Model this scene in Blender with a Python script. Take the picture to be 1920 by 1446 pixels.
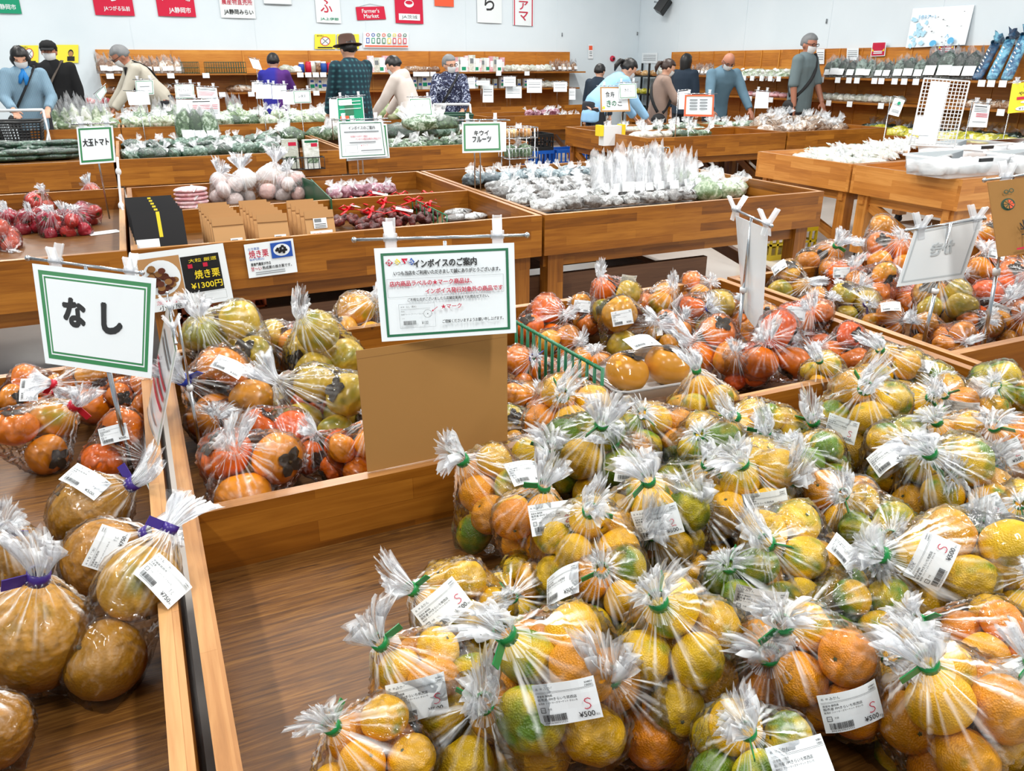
import bpy, bmesh, math, random
import numpy as np
from mathutils import Vector, Matrix, Euler, noise
from mathutils.bvhtree import BVHTree

random.seed(7)
rng = np.random.default_rng(7)
for o in list(bpy.data.objects):
    bpy.data.objects.remove(o)
SC = bpy.context.scene
COL = SC.collection
PI = math.pi

# ------------------------------------------------------------------ camera
F = 1475.36
PITCH, YAW, ROLL = math.radians(22.2552), math.radians(24.8256), math.radians(-0.0731)
CAM = Vector((0.0, 0.0, 1.416))
FWD = Vector((math.sin(YAW) * math.cos(PITCH), math.cos(YAW) * math.cos(PITCH), -math.sin(PITCH)))
_r = Vector((math.cos(YAW), -math.sin(YAW), 0))
_u = _r.cross(FWD)
RIGHT = _r * math.cos(ROLL) + _u * math.sin(ROLL)
UP = -_r * math.sin(ROLL) + _u * math.cos(ROLL)
cd = bpy.data.cameras.new('camera')
cd.sensor_width = 36.0
cd.lens = F / 1920 * 36.0
cd.clip_start = 0.02
cd.clip_end = 100
cam = bpy.data.objects.new('camera', cd)
cam.matrix_world = Matrix(((RIGHT.x, UP.x, -FWD.x, CAM.x), (RIGHT.y, UP.y, -FWD.y, CAM.y), (RIGHT.z, UP.z, -FWD.z, CAM.z), (0, 0, 0, 1)))
COL.objects.link(cam)
SC.camera = cam

# ------------------------------------------------------------------ light
world = bpy.data.worlds.new('daylight')
SC.world = world
world.use_nodes = True
_bg = world.node_tree.nodes['Background']
_bg.inputs[0].default_value = (0.84, 0.94, 1.0, 1)
_bg.inputs[1].default_value = 0.52
SC.view_settings.view_transform = 'Standard'
SC.view_settings.look = 'None'
SC.view_settings.exposure = -0.08
SC.view_settings.gamma = 1.0
SC.view_settings.use_curve_mapping = False
try:
    SC.cycles.max_bounces = 5
    SC.cycles.diffuse_bounces = 2
    SC.cycles.glossy_bounces = 3
    SC.cycles.transmission_bounces = 4
    SC.cycles.transparent_max_bounces = 24
    SC.cycles.caustics_reflective = False
    SC.cycles.caustics_refractive = False
    SC.cycles.sample_clamp_indirect = 4.0
except Exception:
    pass


def ceiling_lamp(x, y, sx, sy, power, z=3.7):
    ld = bpy.data.lights.new('ceiling_lamp', 'AREA')
    ld.shape = 'RECTANGLE'
    ld.size, ld.size_y = sx, sy
    ld.energy = power
    ld.color = (1.0, 0.97, 0.92)
    ob = bpy.data.objects.new('ceiling_lamp', ld)
    ob.location = (x, y, z)
    ob['label'] = 'long white tube lamp hanging under the hall ceiling'
    ob['category'] = 'ceiling lamp'
    ob['group'] = 'ceiling lamps over the sales hall'
    COL.objects.link(ob)


for lx in (-1.6, 1.2, 4.0, 6.8):
    for ly in (-0.6, 2.6, 5.8, 9.0, 12.0):
        ceiling_lamp(lx, ly, 0.20, 1.3, 72)


# ------------------------------------------------------------------ picture helpers
def ray(px, py):
    return FWD + RIGHT * ((px - 960) / F) - UP * ((py - 723) / F)


def at_z(px, py, z):
    d = ray(px, py)
    return CAM + d * ((z - CAM.z) / d.z)


def at_y(px, py, y):
    d = ray(px, py)
    return CAM + d * (y / d.y)


def at_x(px, py, x):
    d = ray(px, py)
    return CAM + d * (x / d.x)


def at_d(px, py, dep):
    return CAM + ray(px, py) * dep


def depth_of(p):
    return (Vector(p) - CAM).dot(FWD)


# ------------------------------------------------------------------ object helpers
def tag(o, label=None, cat=None, group=None, kind=None):
    if label:
        o['label'] = label
    if cat:
        o['category'] = cat
    if group:
        o['group'] = group
    if kind:
        o['kind'] = kind
    return o


def thing(name, label, cat, loc=(0, 0, 0), rot=None, group=None, mw=None):
    o = bpy.data.objects.new(name, None)
    o.empty_display_size = 0.05
    if mw is not None:
        o.matrix_world = mw
    else:
        o.location = loc
        if rot is not None:
            o.rotation_euler = rot if hasattr(rot, '__len__') else (0, 0, rot)
    COL.objects.link(o)
    return tag(o, label, cat, group)


def put(name, me, parent=None, loc=None, mw=None):
    o = bpy.data.objects.new(name, me)
    COL.objects.link(o)
    if parent is not None:
        o.parent = parent
    if mw is not None:
        o.matrix_local = mw
    elif loc is not None:
        o.location = loc
    return o


class MB:
    """collects shapes, builds one mesh object"""

    def __init__(s):
        s.v, s.f, s.m, s.uv, s.sm = [], [], [], [], []

    def add(s, verts, faces, mat=0, smooth=False, uvs=None):
        b = len(s.v)
        s.v.extend([tuple(p) for p in verts])
        for i, fc in enumerate(faces):
            s.f.append([b + k for k in fc])
            s.m.append(mat)
            s.sm.append(smooth)
            s.uv.append(uvs[i] if uvs else [(verts[k][0], verts[k][1]) for k in fc])
        return s

    def boxm(s, M, sx, sy, sz, mat=0):
        """box of full size sx,sy,sz centred on M; uv in metres, u along the grain (longest side)"""
        h = (sx / 2, sy / 2, sz / 2)
        lv = [Vector((a * h[0], b * h[1], c * h[2])) for a in (-1, 1) for b in (-1, 1) for c in (-1, 1)]
        fs = [(0, 1, 3, 2), (4, 6, 7, 5), (0, 4, 5, 1), (2, 3, 7, 6), (0, 2, 6, 4), (1, 5, 7, 3)]
        L = max(range(3), key=lambda k: h[k])
        ou, ov = random.uniform(0, 40), random.uniform(0, 40)
        uvs = []
        for i, fc in enumerate(fs):
            n = i // 2
            ax = [k for k in range(3) if k != n]
            if L in ax:
                ua = L
                va = [k for k in ax if k != L][0]
            else:
                ua, va = ax
            uvs.append([(lv[k][ua] + ou, lv[k][va] + ov + 0.37 * n) for k in fc])
        return s.add([M @ p for p in lv], fs, mat, False, uvs)

    def box(s, x0, x1, y0, y1, z0, z1, mat=0):
        return s.boxm(Matrix.Translation(((x0 + x1) / 2, (y0 + y1) / 2, (z0 + z1) / 2)), x1 - x0, y1 - y0, z1 - z0, mat)

    def bar(s, a, b, w, h, mat=0, up=(0, 0, 1)):
        a, b = Vector(a), Vector(b)
        d = b - a
        x = d.normalized()
        y = Vector(up).cross(x)
        if y.length < 1e-4:
            y = Vector((0, 1, 0)).cross(x)
        y.normalize()
        z = x.cross(y)
        c = (a + b) / 2
        M = Matrix(((x.x, y.x, z.x, c.x), (x.y, y.y, z.y, c.y), (x.z, y.z, z.z, c.z), (0, 0, 0, 1)))
        return s.boxm(M, d.length, w, h, mat)

    def tube(s, pts, r, seg=8, mat=0, caps=True, flat=1.0):
        pts = [Vector(p) for p in pts]
        rs = r if hasattr(r, '__len__') else [r] * len(pts)
        vs, fs = [], []
        prev = None
        for i, p in enumerate(pts):
            t = (pts[min(i + 1, len(pts) - 1)] - pts[max(i - 1, 0)]).normalized()
            if prev is None:
                a = Vector((0, 0, 1)) if abs(t.z) < 0.9 else Vector((1, 0, 0))
                n = (a - t * a.dot(t)).normalized()
            else:
                n = (prev - t * prev.dot(t)).normalized()
            prev = n
            bnm = t.cross(n)
            for k in range(seg):
                an = 2 * PI * k / seg
                vs.append(p + n * (math.cos(an) * rs[i] * flat) + bnm * (math.sin(an) * rs[i]))
        for i in range(len(pts) - 1):
            for k in range(seg):
                k2 = (k + 1) % seg
                fs.append((i * seg + k, i * seg + k2, (i + 1) * seg + k2, (i + 1) * seg + k))
        if caps:
            fs.append(tuple(range(seg - 1, -1, -1)))
            fs.append(tuple((len(pts) - 1) * seg + k for k in range(seg)))
        return s.add(vs, fs, mat, True)

    def lathe(s, prof, seg=24, mat=0, M=None, smooth=True):
        vs, fs = [], []
        for (r, z) in prof:
            for k in range(seg):
                an = 2 * PI * k / seg
                vs.append(Vector((r * math.cos(an), r * math.sin(an), z)))
        for i in range(len(prof) - 1):
            for k in range(seg):
                k2 = (k + 1) % seg
                fs.append((i * seg + k, i * seg + k2, (i + 1) * seg + k2, (i + 1) * seg + k))
        if M is not None:
            vs = [M @ p for p in vs]
        return s.add(vs, fs, mat, smooth)

    def ball(s, c, r, mat=0, seg=12, rings=8, M=None):
        r = Vector(r) if hasattr(r, '__len__') else Vector((r, r, r))
        vs, fs = [], []
        for i in range(rings + 1):
            th = PI * i / rings
            for k in range(seg):
                an = 2 * PI * k / seg
                q = Vector((r.x * math.sin(th) * math.cos(an), r.y * math.sin(th) * math.sin(an), r.z * math.cos(th)))
                if M is not None:
                    q = M @ q
                vs.append(Vector(c) + q)
        for i in range(rings):
            for k in range(seg):
                k2 = (k + 1) % seg
                fs.append((i * seg + k, (i + 1) * seg + k, (i + 1) * seg + k2, i * seg + k2))
        return s.add(vs, fs, mat, True)

    def mesh(s, name, mats):
        me = bpy.data.meshes.new(name)
        me.from_pydata([tuple(p) for p in s.v], [], s.f)
        for m in (mats if isinstance(mats, (list, tuple)) else [mats]):
            me.materials.append(m)
        me.polygons.foreach_set('material_index', s.m)
        me.polygons.foreach_set('use_smooth', s.sm)
        uvl = me.uv_layers.new(name='UVMap')
        flat = [c for fc in s.uv for q in fc for c in q]
        uvl.data.foreach_set('uv', flat)
        me.update()
        return me

    def build(s, name, mats, parent=None, loc=None, mw=None):
        return put(name, s.mesh(name, mats), parent, loc, mw)


TMP = bpy.data.scenes.new('workbench')


def evaluated(ob):
    """mesh of an object with its modifiers applied"""
    TMP.collection.objects.link(ob)
    vl = TMP.view_layers[0]
    vl.update()
    me = bpy.data.meshes.new_from_object(ob.evaluated_get(vl.depsgraph))
    TMP.collection.objects.unlink(ob)
    return me


def fused(m, name, mat, voxel, wrinkle=0.0, seed=0):
    """one continuous skin over all the shapes collected in m"""
    me = m.mesh(name, [mat])
    ob = bpy.data.objects.new(name, me)
    md = ob.modifiers.new('r', 'REMESH')
    md.mode = 'VOXEL'
    md.voxel_size = voxel
    md.use_smooth_shade = True
    sm = ob.modifiers.new('s', 'SMOOTH')
    sm.iterations = 3
    sm.factor = 0.5
    out = evaluated(ob)
    out.name = name
    bpy.data.objects.remove(ob)
    if wrinkle:
        for v in out.vertices:
            q = v.co
            nn = noise.noise(Vector((q.x * 7, q.y * 7, q.z * 4)) + Vector((seed, 0, 0))) + 0.5 * noise.noise(Vector((q.x * 16, q.y * 16, q.z * 9)) + Vector((0, seed, 0)))
            v.co = q + v.normal * (wrinkle * nn)
    if not out.materials:
        out.materials.append(mat)
    return out


_glyphs = {}


def glyphs(txt, bold=0.0):
    """outline of a piece of writing scaled to a unit box"""
    key = (txt, bold)
    if key not in _glyphs:
        cu = bpy.data.curves.new('writing', 'FONT')
        cu.body = txt
        cu.offset = bold
        cu.resolution_u = 3
        ob = bpy.data.objects.new('writing', cu)
        me = evaluated(ob)
        vs = np.array([v.co[:2] for v in me.vertices]) if len(me.vertices) else np.zeros((1, 2))
        fs = [tuple(p.vertices) for p in me.polygons]
        lo, hi = vs.min(0), vs.max(0)
        _glyphs[key] = ((vs - lo) / np.maximum(hi - lo, 1e-6), fs, (hi - lo))
        bpy.data.objects.remove(ob)
        bpy.data.curves.remove(cu)
        bpy.data.meshes.remove(me)
    return _glyphs[key]


class Flat:
    """a sheet with printing, laid out in millimetres (x right, y up from the lower left corner)"""

    def __init__(s, w, h):
        s.w, s.h, s.items, s.layer = w, h, [], 0

    def poly(s, pts, mat, up=True):
        s.layer = math.floor(s.layer) + 1 if up else s.layer
        s.items.append(([tuple(p) for p in pts], [tuple(range(len(pts)))], mat, s.layer))
        return s

    def rect(s, x0, y0, x1, y1, mat):
        s.layer = math.floor(s.layer) + 1
        nx, ny = max(1, int((x1 - x0) / s.w * 10)), max(1, int((y1 - y0) / s.h * 8))
        pts = [(x0 + (x1 - x0) * i / nx, y0 + (y1 - y0) * j / ny) for j in range(ny + 1) for i in range(nx + 1)]
        fs = [(j * (nx + 1) + i, j * (nx + 1) + i + 1, (j + 1) * (nx + 1) + i + 1, (j + 1) * (nx + 1) + i) for j in range(ny) for i in range(nx)]
        s.items.append((pts, fs, mat, s.layer))
        return s

    def frame(s, x0, y0, x1, y1, t, mat):
        s.layer += 1
        for a in ((x0, y0, x1, y0 + t), (x0, y1 - t, x1, y1), (x0, y0 + t, x0 + t, y1 - t), (x1 - t, y0 + t, x1, y1 - t)):
            s.rect(*a, mat)
        return s

    def disc(s, cx, cy, rx, ry, mat, n=24):
        return s.poly([(cx + rx * math.cos(2 * PI * k / n), cy + ry * math.sin(2 * PI * k / n)) for k in range(n)], mat)

    def ring(s, cx, cy, r, t, mat, n=24):
        s.layer += 1
        for k in range(n):
            a, b = 2 * PI * k / n, 2 * PI * (k + 1) / n
            s.poly([(cx + (r - t) * math.cos(a), cy + (r - t) * math.sin(a)), (cx + r * math.cos(a), cy + r * math.sin(a)),
                    (cx + r * math.cos(b), cy + r * math.sin(b)), (cx + (r - t) * math.cos(b), cy + (r - t) * math.sin(b))], mat, False)
        return s

    def text(s, txt, x0, y0, x1, y1, mat, bold=0.0, mirror=False):
        if bold > 0.011:
            d = bold * (y1 - y0) * 0.5
            for k in range(8 if bold > 0.04 else 4):
                a = 2 * PI * k / (8 if bold > 0.04 else 4) + 0.4
                s.text(txt, x0 + d * math.cos(a), y0 + d * math.sin(a), x1 + d * math.cos(a), y1 + d * math.sin(a), mat, 0.0, mirror)
            return s
        vs, fs, _ = glyphs(txt, 0.0)
        s.layer += 0.3
        pts = [((x0 + (1 - p[0] if mirror else p[0]) * (x1 - x0)), y0 + p[1] * (y1 - y0)) for p in vs]
        if mirror:
            fs = [tuple(reversed(f)) for f in fs]
        s.items.append((pts, fs, mat, s.layer))
        return s

    def stroke(s, pts, w, mat):
        s.layer += 1
        for a, b in zip(pts[:-1], pts[1:]):
            a, b = Vector(a), Vector(b)
            d = (b - a).normalized() * (w * 0.25)
            n = Vector((-d.y, d.x)) * 2
            s.poly([a - d - n, b + d - n, b + d + n, a - d + n], mat, False)
        return s

    def mb(s, fmap, thick=0.0008, eps=0.0003, base=0, nu=8, nv=6, back=None):
        """fmap(u, v, d): u, v in 0..1 across the sheet, d metres towards the reader"""
        m = MB()
        g0, g1 = [], []
        for j in range(nv + 1):
            for i in range(nu + 1):
                g0.append(fmap(i / nu, j / nv, 0.0))
                g1.append(fmap(i / nu, j / nv, -thick))
        fs, fb = [], []
        W = nu + 1
        for j in range(nv):
            for i in range(nu):
                q = (j * W + i, j * W + i + 1, (j + 1) * W + i + 1, (j + 1) * W + i)
                fs.append(q)
                fb.append(tuple(reversed(q)))
        m.add(g0, fs, base)
        m.add(g1, fb, base if back is None else back)
        n = len(g0)
        loop = [i for i in range(W)] + [j * W + nu for j in range(1, nv + 1)] + [nv * W + i for i in range(nu - 1, -1, -1)] + [j * W for j in range(nv - 1, 0, -1)]
        side = [(a, n + a, n + b, b) for a, b in zip(loop, loop[1:] + loop[:1])]
        m.add(g0 + g1, side, base)
        for pts, fcs, mat, ly in s.items:
            m.add([fmap(p[0] / s.w, p[1] / s.h, eps * ly) for p in pts], fcs, mat)
        return m


def quad_map(TL, TR, BR, BL, sag=0.0):
    TL, TR, BR, BL = map(Vector, (TL, TR, BR, BL))
    n = (TR - TL).cross(TL - BL).normalized()
    if n.dot(CAM - TL) < 0:
        pass

    def f(u, v, d):
        p = (BL * (1 - u) + BR * u) * (1 - v) + (TL * (1 - u) + TR * u) * v
        return p + n * (d + sag * math.sin(PI * u) * math.sin(PI * 0.5 * (1 - v)))
    return f


ORD = 'zeroth first second third fourth fifth sixth seventh eighth ninth tenth eleventh twelfth thirteenth fourteenth fifteenth sixteenth seventeenth eighteenth nineteenth twentieth'.split()
ORD += ['twenty-' + w for w in ORD[1:10]] + ['thirtieth'] + ['thirty-' + w for w in ORD[1:10]] + ['fortieth']
# ------------------------------------------------------------------ materials
def nt(name):
    m = bpy.data.materials.new(name)
    m.use_nodes = True
    t = m.node_tree
    return m, t.nodes, t.links, t.nodes['Principled BSDF']


def lin(r, g, b):
    f = lambda c: (c / 255 / 12.92) if c / 255 <= 0.04045 else ((c / 255 + 0.055) / 1.055) ** 2.4
    return (f(r), f(g), f(b), 1)


def plain(name, rgb, rough=0.6, metal=0.0, spec=0.5, coat=0.0, emit=None):
    m, n, l, p = nt(name)
    p.inputs['Base Color'].default_value = lin(*rgb)
    p.inputs['Roughness'].default_value = rough
    p.inputs['Metallic'].default_value = metal
    p.inputs['Specular IOR Level'].default_value = spec
    p.inputs['Coat Weight'].default_value = coat
    nz = n.new('ShaderNodeTexNoise')
    nz.inputs['Scale'].default_value = 60
    bp = n.new('ShaderNodeBump')
    bp.inputs['Strength'].default_value = 0.06
    l.new(nz.outputs['Fac'], bp.inputs['Height'])
    l.new(bp.outputs['Normal'], p.inputs['Normal'])
    return m


def ramp(n, stops):
    r = n.new('ShaderNodeValToRGB')
    e = r.color_ramp.elements
    while len(e) < len(stops):
        e.new(0.5)
    for i, (pos, c) in enumerate(stops):
        e[i].position = pos
        e[i].color = c if len(c) == 4 else lin(*c)
    return r


def math_n(n, l, op, a, b=None, clamp=False):
    x = n.new('ShaderNodeMath')
    x.operation = op
    x.use_clamp = clamp
    for i, v in enumerate((a, b)):
        if v is None:
            continue
        if isinstance(v, (int, float)):
            x.inputs[i].default_value = v
        else:
            l.new(v, x.inputs[i])
    return x.outputs[0]


def wood(name, dark, mid, light, strip=0.045, length=0.42, rough=0.35, grain=1.0):
    m, n, l, p = nt(name)
    uv = n.new('ShaderNodeUVMap')
    br = n.new('ShaderNodeTexBrick')
    br.offset = 0.43
    br.inputs['Scale'].default_value = 1.0
    br.inputs['Brick Width'].default_value = length
    br.inputs['Row Height'].default_value = strip
    br.inputs['Mortar Size'].default_value = 0.0006
    br.inputs['Mortar Smooth'].default_value = 0.3
    br.inputs['Color1'].default_value = (0, 0, 0, 1)
    br.inputs['Color2'].default_value = (1, 1, 1, 1)
    br.inputs['Mortar'].default_value = (0.25, 0.25, 0.25, 1)
    l.new(uv.outputs[0], br.inputs['Vector'])
    mp = n.new('ShaderNodeMapping')
    mp.inputs['Scale'].default_value = (2.2, 34, 1)
    l.new(uv.outputs[0], mp.inputs[0])
    nz = n.new('ShaderNodeTexNoise')
    nz.inputs['Scale'].default_value = 2.0
    nz.inputs['Detail'].default_value = 6
    nz.inputs['Roughness'].default_value = 0.6
    nz.inputs['Distortion'].default_value = 0.6
    l.new(mp.outputs[0], nz.inputs['Vector'])
    nz2 = n.new('ShaderNodeTexNoise')
    nz2.inputs['Scale'].default_value = 3.0
    l.new(uv.outputs[0], nz2.inputs['Vector'])
    a = math_n(n, l, 'MULTIPLY', br.outputs['Color'], 0.34)
    b = math_n(n, l, 'MULTIPLY', nz.outputs['Fac'], 0.62 * grain)
    c = math_n(n, l, 'MULTIPLY', nz2.outputs['Fac'], 0.25)
    f = math_n(n, l, 'ADD', math_n(n, l, 'ADD', a, b), c)
    r = ramp(n, [(0.30, dark), (0.58, mid), (0.86, light)])
    l.new(f, r.inputs[0])
    l.new(r.outputs[0], p.inputs['Base Color'])
    p.inputs['Roughness'].default_value = rough
    bp = n.new('ShaderNodeBump')
    bp.inputs['Strength'].default_value = 0.12
    bp.inputs['Distance'].default_value = 0.002
    l.new(nz.outputs['Fac'], bp.inputs['Height'])
    l.new(bp.outputs[0], p.inputs['Normal'])
    return m


M = {}
M['board'] = wood('oiled_laminated_wood', (98, 54, 10), (142, 84, 20), (174, 112, 36))
M['board_near'] = wood('worn_pale_wood', (124, 78, 38), (170, 118, 68), (200, 152, 98), strip=0.03, length=0.7)
M['board_light'] = wood('light_laminated_wood', (160, 96, 38), (192, 124, 54), (214, 150, 78))
M['plank'] = wood('brown_plank', (58, 34, 20), (88, 56, 34), (108, 74, 48), strip=0.2, length=2.2, rough=0.5)
M['panel'] = wood('amber_wall_boards', (150, 84, 18), (196, 122, 36), (218, 150, 58), strip=0.10, length=3.0, rough=0.45)


def bin_floor_wood():
    m, n, l, p = nt('scuffed_plywood')
    uv = n.new('ShaderNodeUVMap')
    mp = n.new('ShaderNodeMapping')
    mp.inputs['Scale'].default_value = (3, 60, 1)
    l.new(uv.outputs[0], mp.inputs[0])
    nz = n.new('ShaderNodeTexNoise')
    nz.inputs['Scale'].default_value = 2.5
    nz.inputs['Detail'].default_value = 9
    nz.inputs['Roughness'].default_value = 0.68
    nz.inputs['Distortion'].default_value = 0.5
    l.new(mp.outputs[0], nz.inputs['Vector'])
    r = ramp(n, [(0.30, (56, 32, 10)), (0.5, (106, 67, 25)), (0.72, (146, 102, 46))])
    l.new(nz.outputs['Fac'], r.inputs[0])
    # dark scratches and stains with shapes of their own
    mp2 = n.new('ShaderNodeMapping')
    mp2.inputs['Scale'].default_value = (6, 26, 1)
    mp2.inputs['Rotation'].default_value = (0, 0, 0.5)
    l.new(uv.outputs[0], mp2.inputs[0])
    n2 = n.new('ShaderNodeTexNoise')
    n2.inputs['Scale'].default_value = 1.7
    n2.inputs['Detail'].default_value = 5
    l.new(mp2.outputs[0], n2.inputs['Vector'])
    r2 = ramp(n, [(0.62, (255, 255, 255)), (0.72, (120, 105, 90))])
    l.new(n2.outputs['Fac'], r2.inputs[0])
    mx = n.new('ShaderNodeMixRGB')
    mx.blend_type = 'MULTIPLY'
    mx.inputs[0].default_value = 0.8
    l.new(r.outputs[0], mx.inputs[1])
    l.new(r2.outputs[0], mx.inputs[2])
    l.new(mx.outputs[0], p.inputs['Base Color'])
    p.inputs['Roughness'].default_value = 0.42
    bp = n.new('ShaderNodeBump')
    bp.inputs['Strength'].default_value = 0.35
    bp.inputs['Distance'].default_value = 0.002
    l.new(nz.outputs['Fac'], bp.inputs['Height'])
    l.new(bp.outputs[0], p.inputs['Normal'])
    return m


M['ply'] = bin_floor_wood()


def floor_mat():
    m, n, l, p = nt('polished_floor')
    tc = n.new('ShaderNodeTexCoord')
    nz = n.new('ShaderNodeTexNoise')
    nz.inputs['Scale'].default_value = 1.2
    nz.inputs['Detail'].default_value = 6
    l.new(tc.outputs['Object'], nz.inputs['Vector'])
    r = ramp(n, [(0.35, (176, 168, 160)), (0.65, (196, 190, 184))])
    l.new(nz.outputs['Fac'], r.inputs[0])
    l.new(r.outputs[0], p.inputs['Base Color'])
    p.inputs['Roughness'].default_value = 0.22
    return m


M['floor'] = floor_mat()


def wall_mat():
    m, n, l, p = nt('white_wall_panels')
    tc = n.new('ShaderNodeTexCoord')
    nz = n.new('ShaderNodeTexNoise')
    nz.inputs['Scale'].default_value = 0.9
    nz.inputs['Detail'].default_value = 5
    l.new(tc.outputs['Object'], nz.inputs['Vector'])
    r = ramp(n, [(0.3, (213, 225, 232)), (0.7, (223, 233, 239))])
    l.new(nz.outputs['Fac'], r.inputs[0])
    l.new(r.outputs[0], p.inputs['Base Color'])
    p.inputs['Roughness'].default_value = 0.7
    return m


M['wall'] = wall_mat()
M['white'] = plain('white_paper', (238, 243, 246), 0.45)
M['lam'] = plain('laminated_paper', (236, 243, 247), 0.18)
M['black'] = plain('black_ink', (16, 18, 20), 0.5)
M['red'] = plain('red_ink', (196, 22, 60), 0.5)
M['green'] = plain('green_ink', (44, 128, 74), 0.4)
M['dgreen'] = plain('deep_green_ink', (8, 104, 66), 0.4)
M['grey'] = plain('grey_ink', (120, 126, 130), 0.5)
M['blue'] = plain('blue_ink', (30, 80, 170), 0.5)
M['yellow'] = plain('yellow_ink', (240, 214, 40), 0.5)
M['crimson'] = plain('crimson_cloth', (205, 24, 62), 0.8)
M['clothgreen'] = plain('green_cloth', (20, 150, 110), 0.8)
M['orangecloth'] = plain('orange_cloth', (240, 96, 60), 0.8)
M['whitecloth'] = plain('white_cloth', (232, 238, 240), 0.85)
M['steel'] = plain('steel', (196, 200, 204), 0.22, 1.0)
M['plasticwhite'] = plain('white_plastic', (225, 228, 230), 0.35)
M['cardb'] = plain('corrugated_cardboard', (158, 114, 58), 0.85)
M['cardedge'] = plain('cardboard_edge', (140, 98, 52), 0.9)
M['kraft'] = plain('kraft_paper', (196, 150, 98), 0.75)
M['kraft2'] = plain('folded_kraft_paper', (180, 134, 84), 0.8)
M['blackbox'] = plain('black_printed_box', (24, 22, 24), 0.35)
M['greenwire'] = plain('green_coated_wire', (10, 112, 72), 0.3)
M['greenpl'] = plain('green_plastic_sheet', (20, 96, 66), 0.3)
M['tape'] = plain('green_tape', (14, 132, 62), 0.3)
M['tapepurple'] = plain('purple_tape', (62, 40, 128), 0.3)
M['tapered'] = plain('red_tape', (205, 26, 52), 0.3)
M['tapeblue'] = plain('blue_tape', (30, 60, 170), 0.3)
M['foam'] = plain('white_foam', (240, 240, 240), 0.7)
M['bluecrate'] = plain('blue_plastic', (14, 84, 176), 0.4)
M['yellowcrate'] = plain('yellow_plastic', (178, 152, 20), 0.4)
M['orangecrate'] = plain('orange_plastic', (190, 84, 22), 0.45)
M['rubber'] = plain('black_rubber', (20, 20, 22), 0.6)
M['blackplastic'] = plain('black_plastic', (26, 28, 30), 0.35)
M['redribbon'] = plain('red_ribbon', (226, 20, 34), 0.35)
M['inkdark'] = plain('dark_green_paint', (30, 74, 56), 0.6)
M['gap'] = plain('dark_gap', (40, 26, 16), 0.9)


def film_mat(name, haze0, hazek, tint=(0.97, 0.97, 0.98), rough=0.09, k_fres=1.0, lucent=0.35):
    """thin clear wrap: see-through, glossy, whitish where it is gathered into pleats (attribute 'gather')"""
    m, n, l, p = nt(name)
    n.remove(p)
    out = n['Material Output']
    fr = n.new('ShaderNodeFresnel')
    fr.inputs['IOR'].default_value = 1.5
    ff = math_n(n, l, 'MULTIPLY', fr.outputs[0], k_fres, True)
    gl = n.new('ShaderNodeBsdfGlossy')
    gl.inputs['Roughness'].default_value = rough
    tr = n.new('ShaderNodeBsdfTransparent')
    tr.inputs[0].default_value = (*tint, 1)
    df = n.new('ShaderNodeBsdfDiffuse')
    df.inputs[0].default_value = (0.93, 0.96, 0.98, 1)
    tl = n.new('ShaderNodeBsdfTranslucent')
    tl.inputs[0].default_value = (0.93, 0.96, 0.98, 1)
    # loose film scatters light from above whatever way a pleat happens to face
    upv = n.new('ShaderNodeCombineXYZ')
    upv.inputs[2].default_value = 1.0
    l.new(upv.outputs[0], df.inputs['Normal'])
    dnv = n.new('ShaderNodeCombineXYZ')
    dnv.inputs[2].default_value = -1.0
    l.new(dnv.outputs[0], tl.inputs['Normal'])
    m0 = n.new('ShaderNodeAddShader')
    l.new(df.outputs[0], m0.inputs[0])
    l.new(tl.outputs[0], m0.inputs[1])
    m1 = n.new('ShaderNodeMixShader')
    if hazek:
        at = n.new('ShaderNodeAttribute')
        at.attribute_name = 'gather'
        hz = math_n(n, l, 'ADD', math_n(n, l, 'MULTIPLY', at.outputs['Fac'], hazek), haze0, True)
        l.new(hz, m1.inputs[0])
    else:
        m1.inputs[0].default_value = haze0
    l.new(tr.outputs[0], m1.inputs[1])
    l.new(m0.outputs[0], m1.inputs[2])
    m2 = n.new('ShaderNodeMixShader')
    l.new(ff, m2.inputs[0])
    l.new(m1.outputs[0], m2.inputs[1])
    l.new(gl.outputs[0], m2.inputs[2])
    l.new(m2.outputs[0], out.inputs[0])
    return m


M['film'] = film_mat('clear_film', 0.0, 0.58, rough=0.09, k_fres=0.7, lucent=0.1)
M['tuft'] = film_mat('gathered_film', 0.02, 0.44, rough=0.2, k_fres=0.4)
M['tub'] = film_mat('clear_tub_plastic', 0.16, 0.0, rough=0.1)
M['acrylic'] = film_mat('clear_acrylic', 0.20, 0.0, rough=0.05, k_fres=0.4, lucent=0.2)
M['milky'] = film_mat('milky_film', 0.12, 0.4, rough=0.14, k_fres=0.5, lucent=0.15)
M['haze'] = film_mat('cloudy_bag_film', 0.06, 0.30, rough=0.14, k_fres=0.5, lucent=0.15)


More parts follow.
